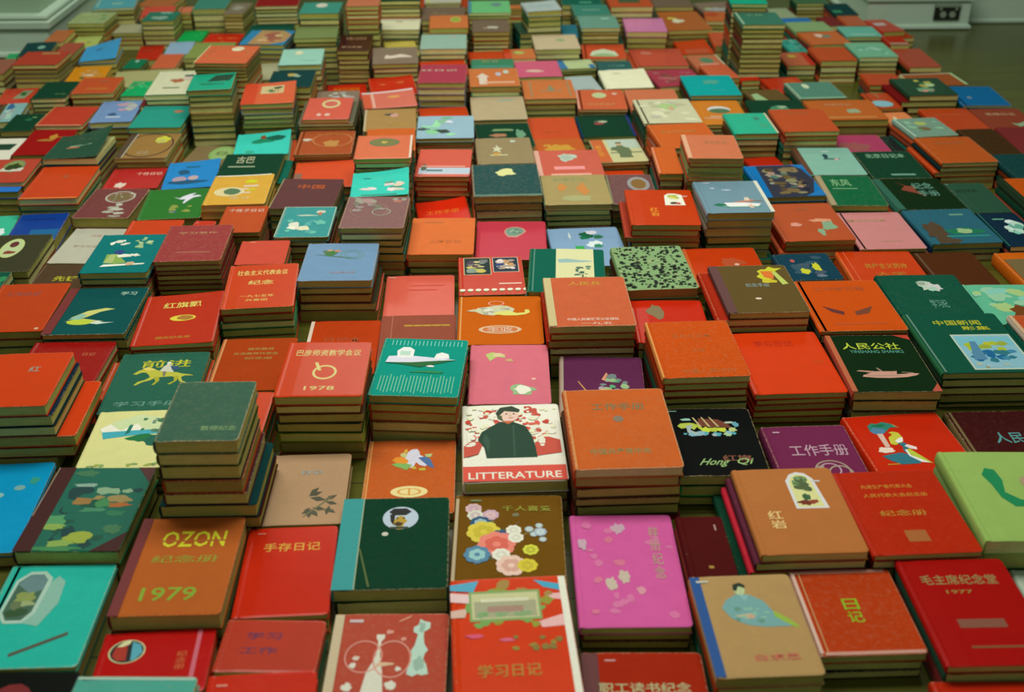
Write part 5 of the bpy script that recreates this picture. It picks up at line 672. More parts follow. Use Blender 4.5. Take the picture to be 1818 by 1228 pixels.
0.7036,3.472,0.0953,0.0964,0.1515,0.0002,0.0211|c75||a8a85e|g|0|E:.52,.6,.22,.2,686,586 b:.5,.32,.6,.08,da9 b:.97,.5,.04,.98,ddb|orange notebook with a green oval and cream fore-edge
0.7116,3.3216,0.127,0.0812,0.1458,0.0212,0.014|c64||98904a||0||plain orange cover behind the teal-blue linen book
0.7972,3.0436,0.14,0.1002,0.1468,0.0238,0.0167|653||8c8244||0|P:0,.05,.1,.75,.3,.8,.46,.05,9b8|brown cover with a pale green tent shape
0.7812,2.8873,-0.0295,0.1467,0.1507,0.0444,0.0159|243||9ea058||0|P:.3,.3,.4,.6,.55,.7,.68,.6,.75,.3,486 k:3,.6,.6,.1,.08,9b9|dark green cover with a pale dome behind the plain orange stack
0.8223,3.3592,-0.0202,0.1264,0.1468,0.1668,0.0135|376||b8b46e|g|0|T:工作,.44,.75,.42,.1,9b9 b:.05,.5,.05,.96,9b9|green book crowning the tallest dark stack near the far wall
1.0746,3.7057,0.0418,0.1273,0.1211,0.0529,0.0154|8a7||a6a65c||0||grey-green worn book in front of the royal blue strip
1.0858,3.5683,0.0867,0.126,0.1478,0.0502,0.0162|c63||9ea058|g|0.003|k:3,.45,.68,.14,.16,dcb k:5,.6,.6,.14,.12,687|orange notebook with a white and grey corner picture
1.0629,3.3879,-0.001,0.1117,0.1485,0.048,0.0183|b53||a6a65c||0||plain orange book with dark base beside the mint covers
0.9627,3.4165,-0.0029,0.0873,0.1401,0.0303,0.0135|c64||a8a85e|g|0|k:3,.4,.7,.16,.12,cb4 b:.9,.5,.2,.98,b32|orange notebook with a yellow spot and red side
1.2088,3.6067,-0.0189,0.1117,0.1263,0.0637,0.0126|6ba||9ea058|g|0|b:.5,.2,.7,.1,9cb|aqua mint notebook near the pile's far corner
1.188,3.4158,-0.004,0.1185,0.1622,0.056,0.0142|7b9||c0be80|g|0|m:4,8,.1,.1,.9,.9,.06,.14,9cb,5a8|pale mint notebook with faint waves on a three-high stack
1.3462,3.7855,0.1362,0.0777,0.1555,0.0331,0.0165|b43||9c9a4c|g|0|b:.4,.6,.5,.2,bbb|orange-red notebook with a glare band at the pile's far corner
1.2955,3.3413,-0.0058,0.0958,0.1994,0.049,0.0168|a43||b8b46e|g|0||wide rust-red cover along the floor edge of the pile
1.2112,3.0239,0.0224,0.1362,0.1578,0.059,0.0158|243|243|b8b46e|g|0|m:7,10,.3,.15,.9,.9,.06,.13,ac9,aa5,c98,697,486,cb9,bb5|black notebook with a floral spray beside the blue one at the pile's edge
1.2014,3.0235,0.0224,0.1545,0.1574,0.0426,0.016|722||a8a85e||0||dark maroon book, second from the top, beneath the black notebook with floral spray
1.2936,3.167,0.0797,0.1565,0.1146,0.0351,0.016|953|bb8|9ea058||0|b:.5,.97,.98,.07,bb9 b:.97,.5,.05,.98,ac9|brown cover with a cream border behind the black floral notebook
1.352,2.9993,-0.0423,0.1313,0.1709,0.0478,0.0076|169||a6a65c||0|k:3,.3,.4,.05,.08,789|plain blue notebook at the pile's edge by the floor
1.1445,3.1625,-0.0586,0.1013,0.1133,0.0395,0.0153|b42||98904a|g|0||scarlet-orange cover beside the black floral notebook
1.0873,2.9837,0.0138,0.0737,0.1368,0.0416,0.0076|b42||9c9a4c|g|0|E:.4,.3,.4,.2,7bb,8bc k:3,.5,.85,.1,.2,a64|orange-red notebook with a pale blue oval near the pile's edge
1.2287,2.8191,0.0092,0.1284,0.1918,0.0304,0.0175|b42||c0be80|g|0|b:.5,.72,.6,.04,b53|red-orange cover behind the grey-green worn book
1.1084,2.7121,0.1042,0.1143,0.1373,0.0539,0.0136|798|8a9|9c9a4c|w|0|b:.03,.5,.05,.96,acb k:3,.5,.68,.12,.12,ab6 k:5,.45,.4,.15,.12,764 m:4,8,.1,.1,.9,.9,.06,.12,8a9,697,8b9|grey-green worn book with faint yellow-brown flowers
1.124,2.5485,0.0399,0.1359,0.1727,0.0569,0.0112|b52||b8b46e|g|0|T:东方日记,.5,.74,.48,.1,964|orange plastic book with a thick dark and red stack below it
1.1231,2.5483,0.0399,0.1395,0.1722,0.0451,0.0114|233||b8b46e||0||blackish book, second from the top, beneath the orange plastic book with dark stack
1.1172,2.5482,0.0399,0.148,0.1719,0.0333,0.0114|b42||9ea058||0||red book, third from the top, beneath the orange plastic book with dark stack
1.3587,2.8179,-0.0019,0.1286,0.1664,0.0326,0.0182|843||9ea058||0|T:思想日记,.5,.72,.6,.12,b97 P:.5,.3,.6,.12,.8,.22,1,.14,1,.26,.8,.36,.62,.26,8a8|brownish-red cover with pale letters and a pale green moustache shape
1.2375,2.6258,0.0245,0.0917,0.1849,0.0424,0.0167|432||c0be80||0||dark brown plain cover beside the orange plastic book
1.3572,2.6304,-0.0445,0.1334,0.2019,0.0439,0.0142|733||c0be80||0||dull maroon cover at the photo's border
1.2673,2.4422,0.0255,0.1371,0.1711,0.0479,0.0148|144||b8b46e||0||dark teal cover in front of the dark brown one
1.2114,2.2559,0.0137,0.1395,0.1814,0.0568,0.0165|b52|343|b8b46e||0|b:.05,.5,.1,.98,232|orange cover over a dark side at the photo's border
1.0956,2.3246,0.0095,0.0887,0.1696,0.0197,0.0183|354||8c8244||0|T:日记手册,.4,.72,.5,.1,132 b:.04,.95,.1,.02,799|grey-green notebook with four black characters
0.9716,2.3469,0.026,0.1526,0.181,0.0217,0.0181|132|476|a8a85e||0|b:.06,.5,.12,.98,365 P:.3,.9,.42,.75,.56,.72,.5,.6,.6,.4,.46,.52,.3,.62,.4,.75,843 T:纪念,.66,.74,.3,.2,698 T:手册,.66,.5,.3,.18,698|black notebook with a rust-orange star-shaped bird and pale characters
0.9695,2.53,-0.0051,0.1397,0.1785,0.0248,0.0142|143||98904a||0|T:北京日记本,.52,.82,.68,.16,8b9 b:.56,.13,.4,.05,7a9|dark green notebook with a row of pale characters beside the pale blue bird one
0.9361,2.6807,0.0026,0.1315,0.1198,0.0214,0.0167|a46||a8a85e||0|k:3,.4,.3,.3,.3,955|magenta-plum plain cover between the orange and dark green notebooks
-1.0868,2.4998,0.0464,0.1306,0.15,0.0467,0.0113|b43||c0be80|g|0|E:.62,.68,.18,.26,786,895 P:.42,.46,.8,.46,.82,.6,.44,.6,ccb k:4,.62,.66,.14,.16,342|red notebook with a domed tree picture at the photo's edge
-0.9344,2.4183,0.0308,0.1283,0.1945,0.0452,0.0158|c42|d84|c0be80|g|0|k:3,.54,.68,.07,.06,a53 b:.5,.02,.96,.02,d95|plain vermilion notebook with a faint seal over a green-edged book
-0.9349,2.4179,0.0154,0.1264,0.1909,0.0313,0.0135|265||9ea058||0||green book, second from the top, beneath the plain vermilion notebook with faint seal
0.3725,3.8162,0.022,0.1198,0.1504,0.0828,0.017|487||9c9a4c||0|b:.5,.5,.5,.08,7a9|grey-teal cover with pale lines at the photo's top
0.3816,3.6527,0.0061,0.1229,0.1556,0.089,0.0123|7a9||b8b46e|g|0|b:.7,.75,.2,.1,9cb|pale grey-teal book beside the small bubblegum pink one
0.5056,3.8863,0.0072,0.1425,0.1717,0.0948,0.0186|b53||b8b46e||0|b:.5,.6,.5,.6,453|orange-framed cover with a green centre at the top edge
0.6802,4.0902,-0.014,0.1372,0.1885,0.0511,0.0139|765||a8a85e||0||taupe book cut by the top edge beside the orange-framed one
0.538,3.7094,-0.043,0.1318,0.1745,0.059,0.0177|d8b||b8b46e|g|0||bubblegum pink book on a green-edged stack far back
0.6872,3.8662,0.0598,0.1517,0.2478,0.0355,0.0153|b63||a6a65c|g|0|k:3,.4,.48,.14,.12,ddb k:5,.3,.62,.12,.06,cc5|orange book with a white and yellow mark far back
'''
# books of which only a sliver shows, and the ones that carry the piles; one red cover has glare painted on
REST = '''
-0.5403,0.8759,-0.0238,0.1694,0.1876,0.0002,0.0125|733||b8b46e|
-0.3858,0.8339,-0.0378,0.1328,0.1723,0.0342,0.0187|243||b8b46e|
-0.3858,0.8338,-0.0378,0.1314,0.173,0.0146,0.0192|354||b8b46e|
-0.3859,0.8341,-0.0378,0.133,0.1732,0.0002,0.0142|243||c0be80|
-0.3854,0.9773,0.0495,0.1302,0.0991,0.0002,0.0191|a42||a8a85e|
-0.2542,1.0006,-0.0487,0.1193,0.0831,0.0002,0.0176|265||98904a|
-0.2516,0.8716,0.0447,0.1216,0.1604,0.0002,0.0209|a42||c0be80|
-0.3832,1.1236,0.0057,0.134,0.1844,0.0125,0.0174|243||98904a|
-0.3836,1.1242,0.0057,0.1335,0.1846,0.0002,0.0121|a42||c0be80|
-0.2534,1.1342,0.0346,0.1172,0.1697,0.0002,0.0223|b53||a8a85e|
-0.1162,0.953,-0.0207,0.1379,0.1979,0.0002,0.0132|443||c0be80|
0.03,1.1811,-0.0295,0.1461,0.1909,0.0002,0.0213|243||c0be80|
0.03,0.9774,0.0405,0.1401,0.2019,0.0265,0.0158|843||a8a85e|
0.0301,0.9775,0.0405,0.14,0.2011,0.0111,0.0151|632||b8b46e|
0.0299,0.9778,0.0405,0.1411,0.2019,0.0002,0.0107|632||9c9a4c|
0.176,0.8868,-0.0295,0.1389,0.1835,0.0002,0.0148|b53||c0be80|
0.2805,1.1322,-0.0003,0.0597,0.1178,0.0266,0.0194|843||9ea058|
0.28,1.1322,-0.0003,0.0592,0.1177,0.0002,0.0262|632||b8b46e|
0.4126,1.1972,0.0144,0.1373,0.1796,0.0002,0.0112|243||98904a|
0.3112,0.9888,0.0185,0.1218,0.1662,0.0167,0.0143|443||9ea058|
0.3112,0.9886,0.0185,0.1212,0.165,0.0002,0.0163|265||9c9a4c|
0.5831,1.0153,-0.0032,0.1335,0.1813,0.0002,0.0236|733||b8b46e|
0.5652,0.8339,-0.0295,0.1359,0.1749,0.0002,0.0129|354||c0be80|
0.556,1.1966,0.0285,0.1419,0.175,0.0365,0.0135|522||b8b46e|
0.556,1.1967,0.0285,0.142,0.176,0.0165,0.0196|443||8c8244|
0.5562,1.1965,0.0285,0.1413,0.1756,0.0002,0.0161|522||9c9a4c|
0.7093,1.2124,-0.0305,0.1445,0.1929,0.0002,0.0244|243||9ea058|
0.7367,1.0375,-0.0295,0.1352,0.1508,0.0002,0.0249|bcb||8c8244|
-0.6991,1.2851,0.0453,0.1549,0.2028,0.0002,0.0177|522||98904a|
-0.3685,1.2917,-0.0066,0.1083,0.1442,0.0187,0.0137|243||a6a65c|
-0.3684,1.2919,-0.0066,0.1081,0.1452,0.0002,0.0183|a42||a6a65c|
-0.5209,1.4203,0.0327,0.1308,0.1519,0.0113,0.0158|354||8c8244|
-0.5215,1.4202,0.0327,0.1303,0.1515,0.0002,0.0109|265||98904a|
-0.5355,1.5905,0.0301,0.1718,0.1852,0.0002,0.0238|a42||a6a65c|
-0.699,1.6443,-0.0109,0.1399,0.174,0.0002,0.0198|522||8c8244|
-0.385,1.4588,-0.0193,0.1206,0.1225,0.0243,0.0182|265||8c8244|
-0.3848,1.4588,-0.0193,0.1206,0.1221,0.0002,0.0239|b53||a6a65c|
-0.3721,1.6062,0.015,0.1247,0.1659,0.0251,0.0177|733||9c9a4c|
-0.372,1.6062,0.015,0.1249,0.166,0.01,0.0147|632||a6a65c|
-0.3717,1.6061,0.015,0.1239,0.1657,0.0002,0.0096|a42||a6a65c|
-0.2416,1.5002,-0.0139,0.1303,0.1617,0.0002,0.0134|843||8c8244|
0.0418,1.5744,-0.0221,0.1282,0.1829,0.0223,0.0164|733||9ea058|
0.0418,1.5743,-0.0221,0.1287,0.1828,0.0002,0.0219|a42||a8a85e|
0.0309,1.7572,-0.0109,0.1461,0.1753,0.0216,0.0173|243||8c8244|
0.0311,1.7574,-0.0109,0.1466,0.1754,0.0002,0.0212|522||a8a85e|
0.0176,1.9344,0.0251,0.1223,0.1604,0.0161,0.019|265||c0be80|
0.0176,1.9343,0.0251,0.1224,0.1611,0.0002,0.0157|522||b8b46e|
0.0415,1.3803,0.0169,0.1468,0.197,0.0203,0.0155|733||9c9a4c|
0.0416,1.3802,0.0169,0.1477,0.1969,0.0002,0.0199|b53||b8b46e|
0.1919,1.3398,0.014,0.1482,0.2144,0.0002,0.0234|522||9c9a4c|
0.1892,1.5482,-0.065,0.1348,0.1838,0.0002,0.0263|354||9c9a4c|
0.1813,1.7373,0.0064,0.1437,0.1809,0.0263,0.0183|a42||a6a65c|
0.1817,1.7376,0.0064,0.1429,0.1813,0.0002,0.0259|354||9ea058|
0.3378,1.5663,0.0261,0.135,0.1774,0.0155,0.0173|522||a6a65c|
0.3379,1.5664,0.0261,0.1364,0.1766,0.0002,0.0151|632||98904a|
0.3246,1.7364,-0.0295,0.1271,0.153,0.0253,0.0183|522||b8b46e|
0.3249,1.7367,-0.0295,0.128,0.1533,0.0103,0.0147|843||c0be80|
0.3247,1.7365,-0.0295,0.1265,0.1533,0.0002,0.0099|843||9ea058|
-0.3997,1.864,0.0744,0.1265,0.1745,0.0002,0.0169|a42||9ea058|
-0.5301,1.7787,0.0867,0.1373,0.1811,0.0337,0.0095|b32||98904a|
-0.5316,1.7912,0.0738,0.1388,0.2076,0.0159,0.0173|a42||98904a|
-0.5315,1.7912,0.0738,0.1379,0.2072,0.0002,0.0155|354||9c9a4c|
-0.5518,2.0269,0.0358,0.1208,0.1647,0.0575,0.008|833||8c8244|
-0.5518,2.0271,0.0328,0.1215,0.1635,0.0153,0.0096|522||9c9a4c|
-0.5515,2.0265,0.0276,0.1244,0.1656,0.0002,0.0149|733||9c9a4c|
-0.684,1.8223,0.0025,0.1453,0.1773,0.0193,0.0187|243||a8a85e|
-0.6839,1.8228,0.0025,0.1457,0.1777,0.0002,0.0189|b53||9c9a4c|
-0.6791,1.9988,0.0034,0.1255,0.1702,0.0391,0.0133|733||9c9a4c|
-0.6789,1.9989,0.0034,0.124,0.171,0.0213,0.0174|b53||8c8244|
-0.6792,1.9988,0.0034,0.1252,0.1706,0.0002,0.0209|843||9c9a4c|
-0.8251,1.8397,0.0387,0.1255,0.1839,0.0171,0.0157|443||98904a|
-0.8259,1.8402,0.0292,0.128,0.1851,0.0002,0.0167|265||9c9a4c|
-0.9307,2.0828,0.0331,0.1189,0.173,0.0109,0.0169|632||c0be80|
-0.9306,2.0833,0.0331,0.1194,0.1733,0.0002,0.0105|843||98904a|
-0.9383,1.9161,0.0101,0.0899,0.156,0.0283,0.0168|154||c0be80|m:6,20,.05,.2,.98,.98,.06,.12,265,276,143,385
-0.9385,1.9157,0.0101,0.0891,0.1545,0.0149,0.013|243||b8b46e|
-0.9383,1.9156,0.0101,0.0881,0.1549,0.0002,0.0145|354||9ea058|
-1.0404,2.255,0.1176,0.0892,0.1704,0.0002,0.0136|4b9||a6a65c|k:2,.75,.45,.12,.15,dee
-0.8039,2.3434,-0.0587,0.1196,0.1645,0.0002,0.0162|553||b8b46e|
-0.6636,2.3315,0.0692,0.1378,0.1677,0.0002,0.0241|a42||c0be80|
-0.6736,2.1579,0.015,0.1101,0.144,0.0126,0.0181|a42||98904a|
-0.6739,2.1579,0.015,0.111,0.1433,0.0002,0.0122|354||98904a|
-0.5862,2.1796,-0.1023,0.0473,0.1345,0.0224,0.015|c43||98904a|b:.2,.9,.1,.02,da9
-0.5863,2.1797,-0.1023,0.0455,0.1335,0.0002,0.022|265||98904a|
-0.4883,2.1805,0.01,0.0901,0.1361,0.0426,0.0163|522||8c8244|
-0.4884,2.1804,0.01,0.0894,0.1357,0.0245,0.0177|733||8c8244|
-0.4878,2.1807,0.01,0.0895,0.1352,0.01,0.0141|733||8c8244|
-0.4883,2.1804,0.01,0.0889,0.1346,0.0002,0.0096|243||a8a85e|
-0.3522,2.1395,-0.0207,0.1029,0.1502,0.0584,0.0105|221||b8b46e|
-0.3519,2.1387,-0.0112,0.1062,0.1512,0.0429,0.0152|522||b8b46e|
-0.3521,2.1387,-0.0112,0.1056,0.1511,0.0298,0.0126|632||98904a|
-0.3521,2.1387,-0.0112,0.1057,0.1517,0.0101,0.0193|b53||a6a65c|
-0.3519,2.1388,-0.0112,0.1061,0.1514,0.0002,0.0097|b53||c0be80|
-0.371,2.3024,-0.0518,0.134,0.1664,0.0431,0.0142|243||9c9a4c|
-0.3707,2.3024,-0.0518,0.1343,0.1671,0.0254,0.0173|265||c0be80|
-0.371,2.3021,-0.0518,0.1337,0.1669,0.0002,0.025|a42||9c9a4c|
-0.4196,2.0075,0.025,0.0952,0.1066,0.0415,0.0141|243||8c8244|
-0.4192,2.0073,0.025,0.0949,0.1062,0.0224,0.0188|522||b8b46e|
-0.4197,2.0071,0.025,0.0952,0.1061,0.0002,0.022|733||98904a|
-0.2091,2.0969,-0.0231,0.121,0.1542,0.0893,0.0135|553||c0be80|
-0.2092,2.0974,-0.0498,0.1213,0.1548,0.0761,0.0128|442||a8a85e|
-0.2091,2.0961,-0.0489,0.1245,0.1538,0.0613,0.0144|232||a8a85e|
-0.2086,2.0972,-0.0368,0.126,0.1561,0.044,0.0168|265||9c9a4c|
-0.2086,2.0974,-0.0368,0.126,0.1558,0.0269,0.0167|a42||8c8244|
-0.2088,2.097,-0.0368,0.1251,0.1551,0.0137,0.0128|443||a8a85e|
-0.2084,2.0969,-0.0368,0.1256,0.1552,0.0002,0.0133|265||9c9a4c|
-0.2094,2.2566,0.0368,0.1193,0.1321,0.0816,0.0153|443||98904a|
-0.21,2.2568,0.0368,0.1199,0.1323,0.0661,0.0151|632||9ea058|
-0.2099,2.2567,0.0368,0.1194,0.1328,0.0517,0.014|632||a6a65c|
-0.2096,2.2565,0.0368,0.1196,0.1325,0.0374,0.014|354||a6a65c|
-0.2099,2.2568,0.0368,0.1198,0.1328,0.0181,0.0189|843||a6a65c|
-0.2101,2.2562,0.0368,0.12,0.1323,0.0002,0.0177|443||c0be80|
-0.2089,2.3992,0.0031,0.1207,0.1437,0.1192,0.0118|443||c0be80|
-0.21,2.399,0.0078,0.1219,0.1469,0.107,0.0119|122||98904a|
-0.2097,2.3989,0.0156,0.123,0.147,0.0881,0.0185|243||8c8244|
-0.21,2.3996,0.0156,0.1231,0.1473,0.0724,0.0153|265||b8b46e|
-0.2095,2.3991,0.0156,0.1224,0.147,0.0586,0.0134|522||a6a65c|
-0.2097,2.3993,0.0156,0.1228,0.1472,0.0397,0.0185|a42||8c8244|
-0.2097,2.399,0.0156,0.1233,0.1472,0.0207,0.0186|265||8c8244|
-0.2098,2.399,0.0156,0.1232,0.147,0.0002,0.0203|265||8c8244|
-0.0819,2.4737,-0.0338,0.118,0.1727,0.0529,0.0118|a32||9ea058|
-0.0827,2.4746,-0.051,0.1204,0.1731,0.0404,0.0121|a31||c0be80|
-0.0807,2.4739,-0.0233,0.1193,0.174,0.0283,0.0117|b31||b8b46e|
-0.0826,2.4738,-0.0435,0.1201,0.1712,0.0159,0.012|711||b8b46e|
-0.0821,2.4738,-0.0375,0.1221,0.1737,0.0002,0.0155|843||a6a65c|
-0.0784,2.1059,-0.0371,0.128,0.1741,0.03,0.015|a43||9ea058|
-0.0774,2.105,-0.0251,0.1252,0.1724,0.0171,0.0125|263||a6a65c|
-0.078,2.1055,-0.0218,0.1293,0.1765,0.0002,0.0167|733||c0be80|
0.0613,2.1301,-0.0295,0.1428,0.1874,0.0002,0.0195|354||a6a65c|
0.1598,1.9356,-0.0699,0.1425,0.1858,0.0264,0.0179|b53||c0be80|
0.1596,1.9355,-0.0699,0.1427,0.186,0.0002,0.026|632||a6a65c|
0.3184,1.9104,0.0517,0.1327,0.1801,0.0403,0.0179|532||9c9a4c|
0.3183,1.9099,0.038,0.1343,0.1821,0.0233,0.0166|443||c0be80|
0.3184,1.9096,0.038,0.1345,0.1816,0.0095,0.0134|632||8c8244|
0.3185,1.9098,0.038,0.1338,0.1821,0.0002,0.0091|522||9ea058|
0.4731,1.9892,0.0122,0.1434,0.1702,0.0002,0.0244|354||a8a85e|
0.4866,1.7932,0.0155,0.1396,0.1837,0.0351,0.0158|243||9c9a4c|
0.4865,1.7934,0.0155,0.1407,0.1833,0.0204,0.0143|733||a8a85e|
0.4868,1.7935,0.0155,0.1405,0.1842,0.0002,0.02|443||9c9a4c|
0.6087,1.9162,0.0383,0.1054,0.1125,0.0361,0.0189|243||9c9a4c|
0.6088,1.9159,0.0383,0.1049,0.1119,0.0188,0.0169|265||98904a|
0.6088,1.9161,0.0383,0.106,0.1116,0.0002,0.0184|632||8c8244|
0.6444,1.7631,0.0084,0.153,0.1884,0.0473,0.0157|443||c0be80|
0.6442,1.7626,0.0084,0.1532,0.1877,0.0309,0.016|443||8c8244|
0.6447,1.7628,0.0084,0.1535,0.1881,0.0174,0.0131|243||c0be80|
0.6448,1.7628,0.0084,0.1533,0.1879,0.0002,0.017|632||a8a85e|
0.7831,1.9789,-0.0093,0.1482,0.1762,0.0002,0.0142|a42||98904a|
0.8025,1.8119,-0.0079,0.1471,0.1542,0.0324,0.0152|b53||9ea058|
0.8018,1.8118,-0.0079,0.1473,0.1534,0.016,0.016|632||c0be80|
0.8022,1.8117,-0.0079,0.1478,0.1539,0.0002,0.0156|443||98904a|
0.6432,1.5749,-0.0201,0.1389,0.1792,0.0097,0.0172|443||9c9a4c|
0.643,1.575,-0.0201,0.1387,0.1789,0.0002,0.0093|522||b8b46e|
0.3367,1.3762,-0.0212,0.1264,0.1703,0.0002,0.0162|132||a6a65c|
0.9653,1.8295,-0.0295,0.1267,0.1561,0.0002,0.0143|522||b8b46e|
0.9907,1.6498,0.0062,0.1358,0.1977,0.0397,0.0138|b53|dcb|c0be80|b:.03,.5,.06,.98,ca8
0.9903,1.6494,0.0062,0.1341,0.1964,0.024,0.0153|265||9ea058|
0.9908,1.6495,0.0062,0.1339,0.1967,0.0091,0.0145|733||b8b46e|
0.9904,1.6494,0.0062,0.1351,0.1965,0.0002,0.0087|632||c0be80|
0.9236,1.984,0.0204,0.1171,0.1438,0.0002,0.0161|522||8c8244|
0.829,2.162,0.0038,0.135,0.1854,0.0141,0.0129|522||98904a|
0.8289,2.162,0.0038,0.1341,0.1857,0.0002,0.0137|354||a8a85e|
0.9797,2.1675,0.0265,0.1451,0.1722,0.0144,0.0122|235||9ea058|
0.9794,2.1671,0.0354,0.1481,0.1737,0.0002,0.014|843||c0be80|
1.1006,2.1491,0.0098,0.0807,0.1683,0.0136,0.013|843||98904a|
1.101,2.1495,0.0098,0.0815,0.1691,0.0002,0.0132|522||98904a|
0.6735,2.1685,0.0317,0.1531,0.1912,0.0156,0.0125|b53||c0be80|
0.6737,2.1791,0.0317,0.1565,0.2178,0.0002,0.0152|a42||9c9a4c|
0.5139,2.1674,0.0141,0.1334,0.1644,0.0275,0.0148|232||9ea058|
0.5138,2.1681,-0.0019,0.1324,0.1668,0.0099,0.0172|776||9c9a4c|
0.5177,2.1653,0.0103,0.1416,0.1741,0.0002,0.0095|265||b8b46e|
0.3713,2.1709,-0.0402,0.1386,0.1846,0.038,0.0127|443||98904a|
0.3712,2.171,-0.0402,0.1399,0.1842,0.0211,0.0165|243||c0be80|
0.3711,2.1709,-0.0402,0.1388,0.1846,0.0002,0.0207|632||b8b46e|
0.3327,2.3533,-0.0089,0.103,0.1721,0.023,0.0155|843||8c8244|
0.3332,2.3532,-0.0089,0.1019,0.1721,0.01,0.0126|243||a6a65c|
0.3325,2.3531,-0.0089,0.102,0.1716,0.0002,0.0096|443||98904a|
0.4991,2.3436,-0.0421,0.1137,0.144,0.1345,0.0107|a43||9c9a4c|
0.4997,2.344,-0.0418,0.116,0.1455,0.1239,0.0101|785||9c9a4c|
0.4997,2.3429,-0.0512,0.1149,0.1434,0.1131,0.0104|796||98904a|
0.4992,2.343,-0.0492,0.1144,0.1453,0.1031,0.0097|b53||b8b46e|
0.4991,2.3435,-0.0489,0.1179,0.1469,0.0942,0.0084|664||9c9a4c|
0.4993,2.3432,-0.0489,0.1167,0.1464,0.0781,0.0157|843||98904a|
0.4995,2.3435,-0.0489,0.1169,0.1465,0.0633,0.0143|733||8c8244|
0.4993,2.3437,-0.0489,0.1163,0.1467,0.0439,0.019|354||a8a85e|
0.4993,2.3436,-0.0489,0.1171,0.1468,0.0271,0.0164|243||c0be80|
0.4996,2.3434,-0.0489,0.1167,0.1475,0.0093,0.0174|265||a8a85e|
0.4998,2.3435,-0.0489,0.1166,0.1473,0.0002,0.0089|243||c0be80|
0.6969,2.5731,0.14,0.0817,0.1559,0.0002,0.0145|b31||9ea058|T:日记,.6,.2,.3,.1,b72
0.6807,2.3959,0.0411,0.1371,0.1881,0.0227,0.0183|265||9c9a4c|
0.6804,2.3954,0.0411,0.1368,0.1875,0.0002,0.0223|265||a6a65c|
0.8199,2.5304,-0.0207,0.1367,0.1794,0.0178,0.0138|243||9c9a4c|
0.8195,2.5307,-0.0207,0.1366,0.1793,0.0002,0.0174|b53||c0be80|
0.8187,2.3465,-0.0459,0.1228,0.1743,0.0217,0.0138|733||b8b46e|
0.8186,2.3464,-0.0459,0.1238,0.1743,0.0002,0.0213|522||9ea058|
0.7996,2.708,0.0185,0.13,0.1682,0.0664,0.0108|a43||98904a|
0.7998,2.7074,-0.004,0.132,0.1657,0.053,0.013|943||b8b46e|
0.8001,2.708,0.0043,0.1353,0.1682,0.0385,0.0141|265||9ea058|
0.8,2.7083,0.0043,0.1348,0.1691,0.0217,0.0163|354||b8b46e|
0.7998,2.7081,0.0043,0.1354,0.1685,0.0002,0.0213|243||98904a|
0.9603,2.8858,0.0046,0.1795,0.1591,0.0185,0.0194|543||8c8244|
0.9601,2.8871,0.0143,0.181,0.1626,0.0002,0.0181|b53||b8b46e|
0.9207,3.0453,0.0575,0.1307,0.1475,0.0331,0.0181|265||9c9a4c|
0.9211,3.0451,0.0575,0.1306,0.1469,0.0148,0.0179|632||b8b46e|
0.9208,3.0453,0.0575,0.1317,0.147,0.0002,0.0144|733||b8b46e|
0.676,2.7338,0,0.1079,0.1518,0.0423,0.0162|643||c0be80|
0.6748,2.734,0.0132,0.1074,0.1531,0.0276,0.0143|532||9ea058|
0.675,2.7342,-0.0084,0.1074,0.1511,0.0133,0.0139|875||a6a65c|
0.6755,2.7347,0.0061,0.1093,0.1553,0.0002,0.0129|a42||c0be80|
0.6431,2.9428,-0.0113,0.1238,0.198,0.013,0.0111|332||c0be80|
0.6429,2.9434,-0.0067,0.1256,0.2013,0.0002,0.0126|733||c0be80|
0.4665,2.7488,0.0341,0.1423,0.1852,0.0792,0.0162|243||8c8244|
0.4666,2.7483,0.0341,0.1425,0.1846,0.0605,0.0182|354||98904a|
0.4662,2.7486,0.0341,0.1414,0.1844,0.045,0.0152|443||9ea058|
0.4662,2.7485,0.0341,0.1418,0.185,0.0282,0.0163|843||8c8244|
0.4665,2.7485,0.0341,0.1426,0.185,0.0103,0.0175|443||a8a85e|
0.4667,2.7487,0.0341,0.1418,0.1857,0.0002,0.0099|265||8c8244|
0.4808,2.5671,0.0865,0.1414,0.1673,0.0705,0.0168|a42||a8a85e|
0.4807,2.5674,0.0865,0.1405,0.1675,0.0515,0.0186|b53||98904a|
0.4807,2.5671,0.0865,0.141,0.1671,0.038,0.0131|b53||8c8244|
0.4805,2.5667,0.0865,0.141,0.1673,0.0243,0.0133|843||98904a|
0.4807,2.5671,0.0865,0.1406,0.1674,0.0002,0.0239|a42||8c8244|
0.4139,2.3936,-0.0295,0.0525,0.1644,0.0757,0.0154|522||b8b46e|
0.4141,2.3934,-0.0295,0.0515,0.1639,0.0613,0.014|733||98904a|
0.4135,2.3939,-0.0295,0.0519,0.165,0.0456,0.0153|265||a8a85e|
0.414,2.3937,-0.0295,0.0515,0.1651,0.0278,0.0174|265||9ea058|
0.4137,2.3934,-0.0295,0.0522,0.1642,0.0118,0.0156|843||98904a|
0.4137,2.3938,-0.0295,0.0524,0.1646,0.0002,0.0114|522||b8b46e|
0.3372,2.6491,0.0675,0.1135,0.1542,0.021,0.0082|a93||98904a|
0.3378,2.65,0.08,0.1186,0.1582,0.0002,0.0206|443||98904a|
0.3409,2.5033,-0.0015,0.0931,0.1251,0.0002,0.0167|c42||c0be80|
0.3225,2.815,0.032,0.1371,0.1648,0.0091,0.0189|632||a8a85e|
0.3227,2.8152,0.032,0.1377,0.1644,0.0002,0.0087|522||a6a65c|
0.1889,2.8359,0.0282,0.1253,0.1674,0.0002,0.0157|265||b8b46e|
0.1972,2.6566,0.0549,0.1238,0.1706,0.0002,0.0209|632||98904a|
0.2019,2.4839,0.03,0.15,0.1656,0.036,0.0177|843||b8b46e|
